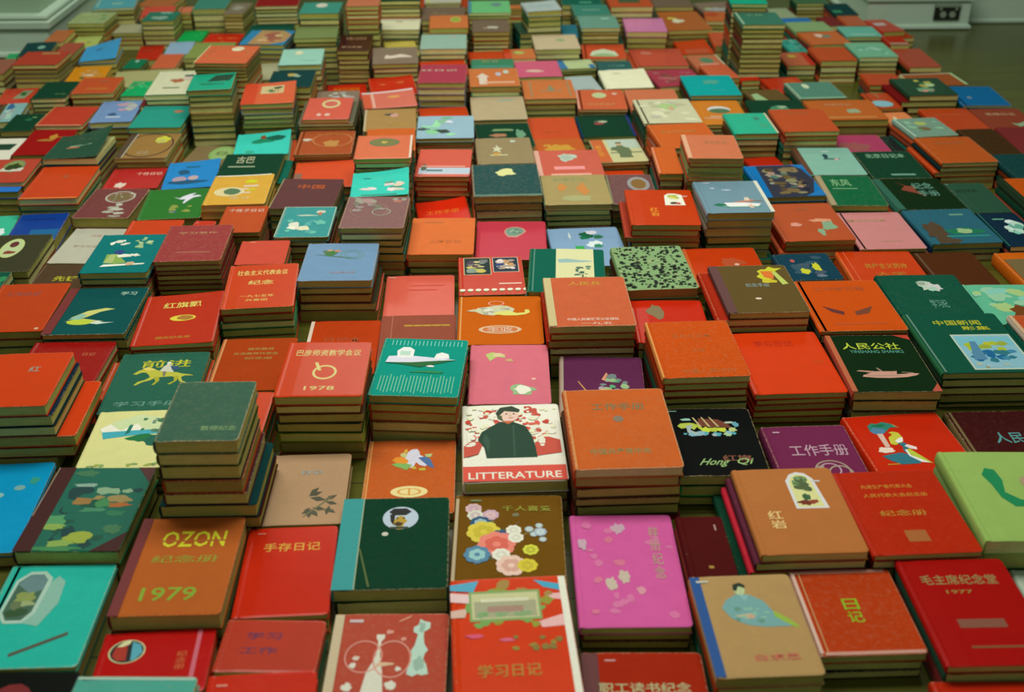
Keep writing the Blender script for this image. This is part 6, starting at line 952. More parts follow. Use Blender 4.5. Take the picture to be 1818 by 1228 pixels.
0.2025,2.484,0.03,0.1501,0.1657,0.022,0.0136|522||8c8244|
0.2019,2.4837,0.03,0.1497,0.1662,0.0002,0.0216|354||a8a85e|
0.2048,2.3118,-0.004,0.1382,0.1671,0.0471,0.0119|364||a6a65c|
0.2058,2.311,0.0253,0.1403,0.1661,0.0226,0.0113|132||9c9a4c|
0.2045,2.3121,0.0108,0.1418,0.1689,0.0092,0.013|733||9ea058|
0.2045,2.3123,0.0108,0.1422,0.1694,0.0002,0.0088|632||9ea058|
0.0558,2.336,0.0255,0.1473,0.1869,0.0174,0.0182|b53||b8b46e|
0.0555,2.3361,0.0255,0.1464,0.187,0.0002,0.017|a42||b8b46e|
0.0567,2.5274,0.0371,0.1298,0.172,0.0503,0.0156|632||8c8244|
0.0562,2.5277,0.0371,0.1295,0.1728,0.0311,0.0188|843||a8a85e|
0.0568,2.5278,0.0371,0.1298,0.1729,0.0135,0.0172|a42||c0be80|
0.056,2.5274,0.0371,0.1298,0.172,0.0002,0.0131|265||8c8244|
0.0601,2.7049,0.071,0.1372,0.1738,0.0282,0.0143|a42||c0be80|
0.0596,2.7046,0.071,0.1377,0.1741,0.0146,0.0132|443||b8b46e|
0.0597,2.7049,0.071,0.137,0.1739,0.0002,0.0142|733||a8a85e|
0.0491,2.8909,0.0329,0.1403,0.1892,0.0416,0.0159|443||98904a|
0.0491,2.8915,0.0329,0.1406,0.1894,0.0238,0.0174|265||9c9a4c|
0.0492,2.8916,0.0329,0.141,0.1893,0.0002,0.0234|522||9c9a4c|
0.041,3.0715,0.0375,0.1298,0.165,0.0688,0.0132|3a8||c0be80|
0.0405,3.0717,0.0302,0.1348,0.167,0.0502,0.0182|843||b8b46e|
0.0409,3.0715,0.0302,0.1345,0.1662,0.0326,0.0171|a42||9ea058|
0.0408,3.0715,0.0302,0.1349,0.166,0.0131,0.0191|265||8c8244|
0.0409,3.0718,0.0302,0.1343,0.1666,0.0002,0.0127|b53||9c9a4c|
0.0404,3.2461,0.0049,0.1234,0.175,0.0414,0.0154|632||9ea058|
0.0403,3.2455,0.0049,0.1222,0.1747,0.0235,0.0175|522||a8a85e|
0.04,3.2458,0.0049,0.1223,0.1747,0.0002,0.0231|843||9c9a4c|
0.0218,3.3819,0.0816,0.1048,0.0817,0.054,0.0181|c42||b8b46e|
0.0218,3.3814,0.0816,0.1044,0.0808,0.0392,0.0144|443||9ea058|
0.0217,3.3818,0.0816,0.1029,0.0809,0.0252,0.0136|354||9c9a4c|
0.0221,3.3819,0.0816,0.1037,0.0804,0.0119,0.0129|265||a8a85e|
0.0214,3.3816,0.0816,0.1033,0.0805,0.0002,0.0115|354||98904a|
0.1219,3.3977,0.0509,0.0931,0.1037,0.0573,0.0138|c74||c0be80|E:.5,.6,.2,.18,886,bb5 b:.12,.5,.24,.98,c41
0.1218,3.3979,0.0509,0.0911,0.1029,0.0384,0.0186|354||c0be80|
0.1219,3.3978,0.0509,0.0914,0.1029,0.0239,0.014|843||c0be80|
0.1219,3.3976,0.0509,0.0928,0.1027,0.0002,0.0235|243||98904a|
0.039,3.5242,0.0054,0.1109,0.1472,0.0962,0.0145|a42||9ea058|
0.0387,3.5231,0.0019,0.1116,0.1475,0.0843,0.0115|732||9ea058|
0.0378,3.5222,-0.0009,0.1084,0.1466,0.073,0.0109|422||c0be80|
0.0381,3.5233,0.0067,0.1116,0.1482,0.0578,0.0148|733||b8b46e|
0.038,3.5235,0.0067,0.1117,0.1494,0.038,0.0194|b53||9ea058|
0.0378,3.5234,0.0067,0.1121,0.1488,0.0204,0.0173|243||b8b46e|
0.0384,3.5234,0.0067,0.1123,0.1483,0.0002,0.02|522||b8b46e|
0.0362,3.6867,-0.0038,0.1316,0.1579,0.1228,0.0104|796||9ea058|
0.0359,3.6861,0.0104,0.1319,0.1587,0.1055,0.0169|843||a6a65c|
0.036,3.6859,0.0104,0.1327,0.1587,0.0859,0.0192|522||a8a85e|
0.0361,3.6864,0.0104,0.1323,0.1593,0.0728,0.0127|354||98904a|
0.0353,3.6859,0.0104,0.1327,0.1592,0.0584,0.0139|354||8c8244|
0.0359,3.6861,0.0104,0.1321,0.1588,0.0423,0.0157|843||9c9a4c|
0.0357,3.6861,0.0104,0.1327,0.1588,0.0275,0.0144|265||a8a85e|
0.0356,3.6859,0.0104,0.1327,0.1593,0.0135,0.0137|243||8c8244|
0.0357,3.686,0.0104,0.1331,0.1594,0.0002,0.0131|265||9ea058|
-0.0906,3.558,0.005,0.1164,0.1551,0.0946,0.0161|532||b8b46e|
-0.0899,3.5588,0.0181,0.1193,0.1587,0.0801,0.014|354||b8b46e|
-0.09,3.5587,0.0181,0.1182,0.1587,0.0639,0.0159|b53||9ea058|
-0.0901,3.5583,0.0181,0.1179,0.1578,0.0494,0.0141|b53||98904a|
-0.0901,3.5586,0.0181,0.1176,0.1583,0.0307,0.0182|265||b8b46e|
-0.0902,3.5586,0.0181,0.1192,0.1575,0.0139,0.0164|a42||9ea058|
-0.09,3.5588,0.0181,0.1186,0.1587,0.0002,0.0135|b53||a6a65c|
-0.1039,3.3887,-0.0065,0.1325,0.1593,0.08,0.0148|343||c0be80|
-0.1029,3.3891,0.0031,0.1351,0.1614,0.0602,0.0193|843||c0be80|
-0.1024,3.3891,0.0031,0.1357,0.161,0.0444,0.0154|243||8c8244|
-0.1029,3.389,0.0031,0.1357,0.1611,0.0299,0.0141|632||98904a|
-0.1032,3.3892,0.0031,0.1356,0.1612,0.0162,0.0133|443||a8a85e|
-0.1027,3.389,0.0031,0.1362,0.1613,0.0002,0.0158|265||b8b46e|
-0.1076,3.7268,0.0146,0.1447,0.1735,0.0797,0.0167|632||98904a|
-0.1075,3.7269,0.0146,0.144,0.1736,0.0623,0.017|265||b8b46e|
-0.1075,3.727,0.0146,0.1445,0.1733,0.0475,0.0144|733||a6a65c|
-0.1078,3.7269,0.0146,0.1449,0.1738,0.0327,0.0144|632||9c9a4c|
-0.1078,3.7265,0.0146,0.1443,0.1728,0.0152,0.0171|632||c0be80|
-0.1081,3.7263,0.0146,0.1444,0.1733,0.0002,0.0148|443||9c9a4c|
-0.1155,3.8727,0.0173,0.1211,0.1155,0.1192,0.0076|bba||a8a85e|
-0.1154,3.8715,0.005,0.1165,0.1111,0.1114,0.0074|232||c0be80|
-0.1157,3.8845,0.0173,0.1683,0.1381,0.0937,0.0173|a42||8c8244|
-0.1157,3.8847,0.0173,0.1686,0.1393,0.08,0.0134|265||a6a65c|
-0.1156,3.8849,0.0173,0.1684,0.1385,0.0618,0.0178|733||9ea058|
-0.1159,3.8844,0.0173,0.1679,0.1383,0.0486,0.0128|443||a8a85e|
-0.1161,3.8844,0.0173,0.1677,0.1387,0.0289,0.0193|843||8c8244|
-0.1156,3.8846,0.0173,0.1671,0.1385,0.0149,0.0136|522||c0be80|
-0.1157,3.8848,0.0173,0.1669,0.1386,0.0002,0.0145|b53||9ea058|
-0.0967,3.0392,-0.0335,0.1252,0.1703,0.0853,0.0165|99b||c0be80|
-0.0968,3.0393,-0.0363,0.1249,0.1686,0.0684,0.0165|765||b8b46e|
-0.0969,3.0389,-0.0176,0.1237,0.1666,0.0517,0.0163|88a||98904a|
-0.0971,3.039,-0.027,0.1242,0.1676,0.0349,0.0164|654||c0be80|
-0.0969,3.039,-0.0284,0.127,0.1695,0.0183,0.0162|354||98904a|
-0.0974,3.0389,-0.0284,0.127,0.1704,0.0002,0.0179|522||a6a65c|
-0.0978,3.2223,0.14,0.1319,0.154,0.0645,0.0147|c42||a8a85e|k:3,.3,.6,.1,.1,d97
-0.0976,3.2218,0.14,0.1309,0.1527,0.0475,0.0166|632||9ea058|
-0.0979,3.2219,0.14,0.13,0.1532,0.0292,0.0179|843||b8b46e|
-0.0981,3.2219,0.14,0.1303,0.1526,0.0146,0.0142|b53||98904a|
-0.0976,3.2221,0.14,0.1302,0.153,0.0002,0.0142|243||9c9a4c|
-0.0885,2.8487,0.1081,0.1252,0.1732,0.0232,0.0174|243||9c9a4c|
-0.0892,2.8489,0.1081,0.1255,0.1744,0.0096,0.0132|632||9ea058|
-0.0887,2.849,0.1081,0.1262,0.1741,0.0002,0.0092|522||9c9a4c|
-0.0821,2.6722,-0.0009,0.1323,0.1595,0.0728,0.0096|733||9ea058|
-0.0826,2.6724,0.007,0.1364,0.1629,0.0538,0.0187|a42||c0be80|
-0.0821,2.6726,0.007,0.1369,0.1633,0.0381,0.0153|443||b8b46e|
-0.0829,2.6729,0.007,0.1367,0.1631,0.0235,0.0141|733||a6a65c|
-0.0827,2.6728,0.007,0.1371,0.1627,0.0002,0.0231|733||a6a65c|
-0.2196,2.7297,0.0498,0.1273,0.166,0.0583,0.0175|733||a8a85e|
-0.2199,2.7298,0.0498,0.1271,0.1653,0.0451,0.0128|265||9c9a4c|
-0.22,2.7298,0.0498,0.1265,0.1661,0.0272,0.0175|733||a8a85e|
-0.2201,2.7301,0.0498,0.1269,0.166,0.0129,0.014|b53||9ea058|
-0.22,2.7298,0.0498,0.1262,0.1651,0.0002,0.0125|632||9ea058|
-0.2072,2.559,0.0509,0.1132,0.1548,0.0717,0.0133|265||a8a85e|
-0.2074,2.5591,0.0509,0.1131,0.1545,0.0524,0.0189|a42||a6a65c|
-0.2067,2.5594,0.0509,0.1131,0.155,0.0362,0.0157|632||9c9a4c|
-0.2075,2.5589,0.0509,0.1134,0.1548,0.0218,0.0141|354||9c9a4c|
-0.2072,2.5592,0.0509,0.1131,0.1552,0.0002,0.0214|265||b8b46e|
-0.2368,2.9192,0.14,0.1447,0.1368,0.0503,0.0192|443||b8b46e|
-0.2367,2.9188,0.14,0.1455,0.1368,0.032,0.0179|354||9ea058|
-0.2361,2.9193,0.14,0.1449,0.1365,0.0131,0.0185|265||9c9a4c|
-0.2369,2.9191,0.14,0.1451,0.1359,0.0002,0.0127|443||a8a85e|
-0.2358,3.0742,0.14,0.123,0.1662,0.0428,0.0138|632||9c9a4c|
-0.2362,3.074,0.14,0.1226,0.1655,0.0246,0.0178|b53||8c8244|
-0.2358,3.0737,0.14,0.1233,0.1661,0.0098,0.0143|843||b8b46e|
-0.236,3.0744,0.14,0.1227,0.1667,0.0002,0.0094|843||9c9a4c|
-0.2361,3.2482,0.0505,0.1253,0.166,0.0841,0.0131|733||c0be80|
-0.2373,3.2488,0.0603,0.1255,0.1685,0.0707,0.013|532||a6a65c|
-0.2372,3.2486,0.0646,0.1279,0.1696,0.0563,0.0141|733||c0be80|
-0.2378,3.2489,0.0646,0.1278,0.1697,0.0367,0.0191|632||b8b46e|
-0.2373,3.2487,0.0646,0.1273,0.1696,0.0211,0.0152|843||8c8244|
-0.2375,3.2485,0.0646,0.1278,0.1694,0.0002,0.0207|354||8c8244|
-0.231,3.4227,0.14,0.0961,0.1662,0.0649,0.017|cb5||9ea058|b:.5,.4,.8,.2,994
-0.2311,3.4227,0.14,0.0953,0.1647,0.0475,0.017|b53||a8a85e|
-0.2313,3.4225,0.14,0.095,0.1649,0.0303,0.0167|443||9c9a4c|
-0.2311,3.4222,0.14,0.0952,0.1649,0.014,0.016|522||8c8244|
-0.2309,3.4228,0.14,0.0954,0.1651,0.0002,0.0136|632||8c8244|
-0.2493,3.6146,0.0088,0.1338,0.1326,0.0792,0.0147|664||c0be80|
-0.2498,3.6141,-0.0029,0.1354,0.1341,0.064,0.0148|265||8c8244|
-0.2495,3.6139,-0.0029,0.1353,0.1342,0.0462,0.0174|522||a8a85e|
-0.2493,3.6135,-0.0029,0.1356,0.134,0.0283,0.0174|243||c0be80|
-0.249,3.6139,-0.0029,0.1357,0.1344,0.0103,0.0176|a42||98904a|
-0.2497,3.6141,-0.0029,0.136,0.1348,0.0002,0.0099|733||a6a65c|
-0.2475,3.736,0.0152,0.1309,0.0874,0.1482,0.013|243||b8b46e|
-0.2475,3.7363,0.026,0.1256,0.0848,0.1358,0.012|354||8c8244|
-0.247,3.7359,0.0238,0.1258,0.085,0.1233,0.0121|254||c0be80|
-0.2467,3.7353,0.0104,0.1273,0.0829,0.1091,0.0138|332||b8b46e|
-0.2597,3.7445,0.0152,0.1528,0.1157,0.0908,0.0179|b53||9c9a4c|
-0.2592,3.7447,0.0152,0.1535,0.1159,0.0721,0.0183|843||b8b46e|
-0.2594,3.7445,0.0152,0.1536,0.1163,0.0551,0.0166|733||9c9a4c|
-0.2596,3.7446,0.0152,0.1542,0.1162,0.0361,0.0186|b53||8c8244|
-0.2597,3.7447,0.0152,0.1529,0.1162,0.0188,0.0169|733||a6a65c|
-0.2598,3.7446,0.0152,0.1539,0.1162,0.0002,0.0184|243||98904a|
-0.3561,3.3161,-0.0098,0.0883,0.1689,0.1019,0.0147|633||9c9a4c|
-0.3539,3.3151,0.0089,0.0891,0.1684,0.0901,0.0114|733||a8a85e|
-0.3543,3.3163,-0.0082,0.0898,0.1698,0.0749,0.0148|654||9ea058|
-0.3561,3.3164,0.0072,0.0892,0.1684,0.0621,0.0124|743||8c8244|
-0.3543,3.3159,-0.0163,0.0897,0.1683,0.0505,0.0111|886||a6a65c|
-0.3552,3.3163,0.0019,0.0913,0.1695,0.0365,0.0136|764||98904a|
-0.3553,3.3159,-0.0058,0.0913,0.1712,0.0197,0.0165|522||8c8244|
-0.3554,3.316,-0.0058,0.0917,0.1712,0.0002,0.0193|443||a6a65c|
-0.4687,3.343,0.0761,0.1176,0.1284,0.1286,0.0116|632||98904a|
-0.4682,3.3425,0.0633,0.122,0.1297,0.1122,0.016|265||a8a85e|
-0.4682,3.3427,0.0633,0.122,0.1306,0.0966,0.0152|265||9c9a4c|
-0.4685,3.3425,0.0633,0.1221,0.1302,0.0828,0.0134|265||9ea058|
-0.4688,3.3426,0.0633,0.1222,0.1294,0.0646,0.0177|443||b8b46e|
-0.4686,3.3428,0.0633,0.1217,0.1304,0.0503,0.014|522||a8a85e|
-0.4685,3.3426,0.0633,0.1219,0.1297,0.031,0.0189|265||9ea058|
-0.4683,3.3427,0.0633,0.1224,0.1305,0.0154,0.0152|733||c0be80|
-0.4685,3.3428,0.0633,0.1227,0.1297,0.0002,0.015|443||a8a85e|
-0.4672,3.4804,0.0074,0.1171,0.1343,0.1562,0.0161|322||b8b46e|
-0.4679,3.4811,0.0043,0.1182,0.1358,0.1421,0.0137|632||a6a65c|
-0.4676,3.4808,0.0043,0.1176,0.1358,0.1278,0.0139|443||9ea058|
-0.4678,3.481,0.0043,0.1173,0.1368,0.1142,0.0132|443||9ea058|
-0.4679,3.4807,0.0043,0.1176,0.1359,0.0969,0.0169|733||c0be80|
-0.4683,3.4809,0.0043,0.118,0.1357,0.0796,0.0169|733||c0be80|
-0.468,3.4809,0.0043,0.1172,0.1355,0.0609,0.0183|a42||9ea058|
-0.4682,3.4807,0.0043,0.1179,0.1362,0.0455,0.015|354||c0be80|
-0.4678,3.4809,0.0043,0.1184,0.1358,0.027,0.0181|443||98904a|
-0.4675,3.4809,0.0043,0.1173,0.1365,0.0002,0.0266|843||98904a|
-0.3394,3.4764,0.0178,0.098,0.1373,0.1991,0.0134|c75||9ea058|
-0.3401,3.4752,0.0192,0.0956,0.135,0.1863,0.0124|a42||a8a85e|
-0.3396,3.4759,0.0141,0.0956,0.1342,0.1741,0.0118|b53||c0be80|
-0.3387,3.4764,0.0146,0.0955,0.1361,0.1594,0.0143|b43||98904a|
-0.3402,3.4748,0.0122,0.0937,0.1338,0.1436,0.0154|a42||9ea058|
-0.3398,3.4764,0.0331,0.0937,0.1356,0.1291,0.0141|354||9c9a4c|
-0.3394,3.4766,0.0178,0.0977,0.1363,0.1106,0.0181|443||a6a65c|
-0.3391,3.4759,0.0178,0.0969,0.1362,0.0931,0.0171|632||a6a65c|
-0.3394,3.4761,0.0178,0.0969,0.1362,0.0797,0.013|522||a8a85e|
-0.3394,3.4761,0.0178,0.0977,0.1361,0.0658,0.0135|243||a8a85e|
-0.3394,3.4766,0.0178,0.0959,0.1365,0.0465,0.0189|843||98904a|
-0.3394,3.4764,0.0178,0.0967,0.1364,0.0333,0.0128|a42||b8b46e|
-0.3397,3.4764,0.0178,0.0966,0.1363,0.0139,0.019|843||9ea058|
-0.3395,3.4761,0.0178,0.0975,0.1355,0.0002,0.0135|265||b8b46e|
-0.4911,3.1747,0.0505,0.1159,0.159,0.099,0.0146|354||b8b46e|
-0.491,3.1751,0.0505,0.1174,0.159,0.0838,0.0148|a42||c0be80|
-0.4907,3.1753,0.0505,0.1165,0.1593,0.0702,0.0132|265||8c8244|
-0.4913,3.1752,0.0505,0.1165,0.1594,0.055,0.0148|243||c0be80|
-0.4909,3.1752,0.0505,0.1172,0.1596,0.0403,0.0143|a42||a6a65c|
-0.4912,3.1752,0.0505,0.1164,0.1589,0.025,0.0149|733||9c9a4c|
-0.4912,3.175,0.0505,0.1166,0.1585,0.0002,0.0246|843||a6a65c|
-0.4976,3.0049,0.0155,0.1168,0.1494,0.0852,0.0126|843||b8b46e|
-0.4973,3.0044,0.0155,0.117,0.1488,0.0654,0.0193|b53||9c9a4c|
-0.4973,3.0044,0.0155,0.1164,0.1485,0.052,0.013|632||b8b46e|
-0.497,3.0045,0.0155,0.1168,0.1484,0.0389,0.0127|733||8c8244|
-0.4974,3.0044,0.0155,0.1168,0.1484,0.0248,0.0137|a42||98904a|
-0.4977,3.0045,0.0155,0.1166,0.1482,0.0102,0.0141|243||b8b46e|
-0.4972,3.0043,0.0155,0.1168,0.1485,0.0002,0.0098|632||98904a|
-0.5302,2.8378,0.0873,0.126,0.1686,0.1019,0.0142|99a||98904a|
-0.5294,2.8386,0.0949,0.1248,0.1695,0.09,0.0115|443||b8b46e|
-0.5296,2.8387,0.0769,0.1236,0.1699,0.0779,0.0117|554||9ea058|
-0.5295,2.8379,0.0715,0.1285,0.1701,0.0665,0.011|453||9c9a4c|
-0.5283,2.8375,0.0737,0.1261,0.1692,0.052,0.0141|453||8c8244|
-0.529,2.8385,0.0831,0.1292,0.1715,0.0361,0.0155|265||a8a85e|
-0.5294,2.8381,0.0831,0.1281,0.1709,0.02,0.0157|354||8c8244|
-0.5296,2.8385,0.0831,0.1291,0.1713,0.0002,0.0196|443||b8b46e|
-0.3794,2.8085,0.0136,0.1365,0.172,0.0799,0.0089|665||c0be80|
-0.3775,2.8083,0.0136,0.1414,0.1723,0.0713,0.0082|443||9ea058|
-0.3793,2.8082,0.0136,0.1132,0.1723,0.0551,0.0158|b53||b8b46e|
-0.3792,2.8084,0.0136,0.1135,0.1716,0.0396,0.0151|265||9ea058|
-0.3796,2.8085,0.0136,0.1142,0.1723,0.0251,0.0141|a42||9c9a4c|
-0.3792,2.8087,0.0136,0.1132,0.1721,0.0112,0.0135|243||9c9a4c|
-0.379,2.8081,0.0136,0.1132,0.1718,0.0002,0.0108|443||a8a85e|
-0.3785,2.9781,0.0293,0.1155,0.163,0.0509,0.0156|876||a6a65c|m:3,8,.2,.55,.9,.9,.05,.08,bcb,aaa
-0.3785,2.9778,0.0293,0.1145,0.1621,0.0378,0.0128|443||b8b46e|
-0.3783,2.9783,0.0293,0.1142,0.1621,0.0196,0.0178|843||9ea058|
-0.3784,2.9779,0.0293,0.1136,0.1625,0.0002,0.0192|443||8c8244|
-0.369,3.1444,0.1163,0.1113,0.1587,0.0185,0.0158|c31||9c9a4c|T:毕业日记纪念,.5,.66,.66,.3,d82
-0.3692,3.1445,0.1163,0.1101,0.1578,0.0002,0.0181|843||a6a65c|
-0.3701,2.6392,0.0128,0.1317,0.1594,0.0529,0.0071|c43||a8a85e|
-0.371,2.6391,0.0217,0.1341,0.1622,0.0374,0.0151|632||b8b46e|
-0.3708,2.6394,0.0217,0.1335,0.163,0.0214,0.0156|632||98904a|
-0.3708,2.6395,0.0217,0.1334,0.1623,0.0002,0.021|a42||a8a85e|
-0.3558,2.4738,0.0554,0.1389,0.1608,0.0162,0.0172|522||c0be80|
-0.3561,2.4737,0.0554,0.1386,0.1606,0.0002,0.0158|733||98904a|
-0.5191,2.6614,0.0841,0.1427,0.156,0.0237,0.0161|b53||98904a|
-0.5186,2.6612,0.0841,0.1432,0.1564,0.0092,0.0142|443||a8a85e|
-0.5192,2.6613,0.0841,0.1428,0.1561,0.0002,0.0088|733||9c9a4c|
-0.5166,2.502,0.0051,0.1554,0.1464,0.0298,0.0182|265||a6a65c|
-0.5164,2.502,0.0051,0.1551,0.1459,0.0115,0.0179|843||9ea058|
-0.5168,2.5023,0.0051,0.1552,0.146,0.0002,0.0111|265||98904a|
-0.5234,2.3323,0.0196,0.1358,0.1659,0.0397,0.0167|b94||9ea058|
-0.5213,2.3322,0.0196,0.1319,0.1658,0.0226,0.0168|a42||98904a|
-0.5217,2.3321,0.0196,0.1321,0.1646,0.0002,0.0222|354||c0be80|
-0.6639,2.5032,0.1034,0.1197,0.1654,0.0128,0.0132|b53||c0be80|
-0.6637,2.5031,0.1034,0.1204,0.1653,0.0002,0.0124|843||a6a65c|
-0.673,2.8538,0.0926,0.1047,0.1336,0.1253,0.014|254||9ea058|
-0.6717,2.8531,0.078,0.1075,0.1309,0.1111,0.0137|775||b8b46e|
-0.6731,2.8534,0.0746,0.107,0.1316,0.0939,0.0168|a74||b8b46e|
-0.6712,2.8535,0.0685,0.1061,0.1337,0.0793,0.0142|763||98904a|
-0.6723,2.8534,0.0673,0.1079,0.1315,0.0611,0.0178|665||a8a85e|
-0.672,2.8536,0.0703,0.1083,0.1323,0.0452,0.0155|255||a8a85e|
-0.6716,2.853,0.0659,0.1076,0.1331,0.0276,0.0172|343||b8b46e|
-0.6724,2.853,0.0689,0.1076,0.133,0.0099,0.0173|664||c0be80|
-0.6721,2.8541,0.0687,0.108,0.134,0.0002,0.0095|885||a8a85e|
-0.804,3.0157,0.0467,0.1256,0.2085,0.0784,0.0134|354||c0be80|
-0.8139,3.0274,0.0475,0.1455,0.2333,0.0623,0.0157|733||c0be80|
-0.8138,3.0274,0.0475,0.144,0.2345,0.0459,0.0161|354||9c9a4c|
-0.8142,3.0277,0.0475,0.1444,0.2339,0.0318,0.0137|733||8c8244|
-0.8136,3.027,0.0475,0.1448,0.2333,0.0133,0.0181|354||a8a85e|
-0.8137,3.0271,0.0475,0.144,0.2333,0.0002,0.0129|733||c0be80|
-0.8012,2.8215,-0.0001,0.1297,0.169,0.0491,0.0127|843||98904a|
-0.8013,2.8212,-0.0001,0.1291,0.1692,0.0339,0.0149|243||c0be80|
-0.8018,2.8215,-0.0001,0.1298,0.1693,0.0182,0.0153|632||8c8244|
-0.8014,2.8214,-0.0001,0.1289,0.1694,0.0002,0.0178|265||9ea058|
-0.7943,2.6497,0.0218,0.1186,0.1702,0.0382,0.0118|875||9c9a4c|
-0.7953,2.6493,0.0076,0.1218,0.1716,0.0194,0.0184|a42||c0be80|
-0.7955,2.649,0.0076,0.1221,0.1704,0.0002,0.019|a42||9c9a4c|
-0.7917,2.4941,0.0369,0.1243,0.1243,0.0002,0.0235|443||8c8244|
-0.9408,2.5966,0.0067,0.1274,0.1539,0.0488,0.0132|235||8c8244|
-0.9414,2.5971,-0.0089,0.1288,0.1549,0.0339,0.0145|522||9ea058|
-0.9413,2.597,-0.0089,0.1279,0.1546,0.0198,0.0137|733||a6a65c|
-0.941,2.5967,-0.0089,0.1284,0.1543,0.0002,0.0194|522||8c8244|
-1.063,2.714,0.022,0.1089,0.1797,0.021,0.0181|354||b8b46e|
-1.0635,2.7137,0.022,0.109,0.1797,0.0002,0.0206|443||9c9a4c|
-1.0612,2.8897,-0.0122,0.1167,0.1544,0.0327,0.0132|354||a8a85e|
-1.0611,2.8901,-0.0122,0.1174,0.1544,0.0183,0.0141|265||a6a65c|
-1.061,2.8899,-0.0122,0.1164,0.1547,0.0002,0.0179|265||c0be80|
-1.162,2.8466,0.0332,0.0767,0.1335,0.025,0.0149|522||c0be80|
-1.1618,2.8469,0.0332,0.0767,0.1346,0.0002,0.0246|265||9ea058|
-0.9429,2.9202,0.0528,0.1059,0.1712,0.0281,0.0152|234||98904a|
-0.9431,2.9196,0.0581,0.1068,0.1726,0.0141,0.0136|632||9c9a4c|
-0.9431,2.9192,0.0581,0.1069,0.1729,0.0002,0.0137|a42||8c8244|
-1.0326,3.0756,0.0566,0.1111,0.1431,0.0537,0.0146|732||a6a65c|
-1.0332,3.0766,0.0453,0.1122,0.1465,0.0374,0.0158|733||9c9a4c|
-1.0329,3.0768,0.0453,0.1119,0.1465,0.0196,0.0174|265||8c8244|
-1.0328,3.0766,0.0453,0.112,0.1463,0.0002,0.0192|354||b8b46e|
-1.1371,3.0444,0.0341,0.087,0.15,0.0556,0.012|343||c0be80|
-1.1367,3.0436,0.0328,0.0866,0.1477,0.0445,0.0108|132||a8a85e|
-1.1363,3.0442,0.0254,0.0906,0.1504,0.0299,0.0142|243||a6a65c|
-1.1368,3.0446,0.0254,0.0908,0.1508,0.0155,0.014|632||a6a65c|
-1.1367,3.0441,0.0254,0.09,0.1506,0.0002,0.0151|632||8c8244|
-1.2776,3.1333,0.14,0.0916,0.141,0.0002,0.0206|843||b8b46e|
-1.2419,2.9863,0.14,0.0536,0.1556,0.0002,0.0207|265||98904a|
-1.2455,3.2801,0.0098,0.123,0.1354,0.0764,0.0127|553||8c8244|
-1.2456,3.2792,0.0006,0.1229,0.1348,0.0645,0.0115|775||8c8244|
-1.2459,3.2791,-0.009,0.1261,0.1348,0.0504,0.0137|654||9c9a4c|
-1.2457,3.2797,0.005,0.1267,0.1369,0.0322,0.0179|443||a6a65c|
-1.2453,3.2797,0.005,0.1268,0.1367,0.0132,0.0186|354||a8a85e|
-1.246,3.2796,0.005,0.1263,0.1362,0.0002,0.0128|522||c0be80|
-1.2231,3.4312,0.0205,0.0619,0.1623,0.0664,0.018|a43||9ea058|
-1.2233,3.4312,0.0205,0.0598,0.1609,0.0523,0.0137|443||9c9a4c|
-1.2232,3.4313,0.0205,0.0597,0.1617,0.0335,0.0184|522||8c8244|
-1.2227,3.4313,0.0205,0.0606,0.162,0.016,0.017|b53||98904a|
-1.2232,3.4312,0.0205,0.0611,0.1613,0.0002,0.0156|243||a8a85e|
-1.1225,3.4221,0.14,0.1057,0.1606,0.0516,0.0146|843||a8a85e|
-1.1223,3.4224,0.14,0.1064,0.1606,0.0351,0.0161|443||9c9a4c|
-1.1224,3.4224,0.14,0.1052,0.1604,0.0185,0.0162|843||9ea058|
-1.1222,3.4226,0.14,0.1054,0.1608,0.0002,0.0181|733||9c9a4c|
-1.1036,3.224,0.0928,0.1058,0.1516,0.0366,0.0166|265||9c9a4c|
-1.1037,3.2237,0.0928,0.1055,0.1514,0.0193,0.0169|b53||9ea058|
-1.1037,3.2235,0.0928,0.1053,0.1515,0.0002,0.0189|843||98904a|
-0.9573,3.2807,0.14,0.1891,0.1631,0.0128,0.0133|843||98904a|
-0.9576,3.2804,0.14,0.1901,0.163,0.0002,0.0124|243||a8a85e|
-0.9341,3.1251,-0.0195,0.0784,0.1366,0.0283,0.0152|843||a8a85e|
-0.9336,3.1257,-0.0195,0.0775,0.1366,0.0124,0.0155|265||9c9a4c|
-0.934,3.1256,-0.0195,0.0781,0.1374,0.0002,0.012|354||9ea058|
-1.035,3.4495,-0.0215,0.0566,0.1012,0.0214,0.0147|275||8c8244|e:.5,.75,.1,.12,9cb
-1.0351,3.4493,-0.0215,0.0553,0.0994,0.0002,0.021|843||98904a|
-1.0352,3.6223,0.14,0.0771,0.1686,0.0002,0.0222|b32||9ea058|b:.4,.62,.5,.06,932
-1.0288,3.7882,0.0109,0.1026,0.1162,0.0662,0.0137|343||c0be80|
-1.0281,3.7889,-0.0135,0.1039,0.1162,0.0478,0.018|343||a8a85e|
-1.0288,3.7893,-0.0152,0.1018,0.1188,0.0336,0.0138|644||a6a65c|
-1.0264,3.7884,-0.0056,0.1012,0.1165,0.0176,0.0156|733||c0be80|
-1.0278,3.7889,-0.0003,0.1043,0.1194,0.0002,0.0172|243||c0be80|
-1.1296,3.7873,-0.0004,0.0971,0.114,0.0461,0.0117|aa8||9c9a4c|
-1.1293,3.7877,-0.0109,0.0954,0.1107,0.0337,0.0121|632||a8a85e|
-1.1299,3.7874,-0.0004,0.0953,0.1136,0.0185,0.0147|b53||a8a85e|
-1.1294,3.7872,-0.0004,0.0964,0.1129,0.0002,0.0181|243||b8b46e|
-1.2395,3.7544,-0.0066,0.1134,0.1445,0.0744,0.0131|343||9c9a4c|
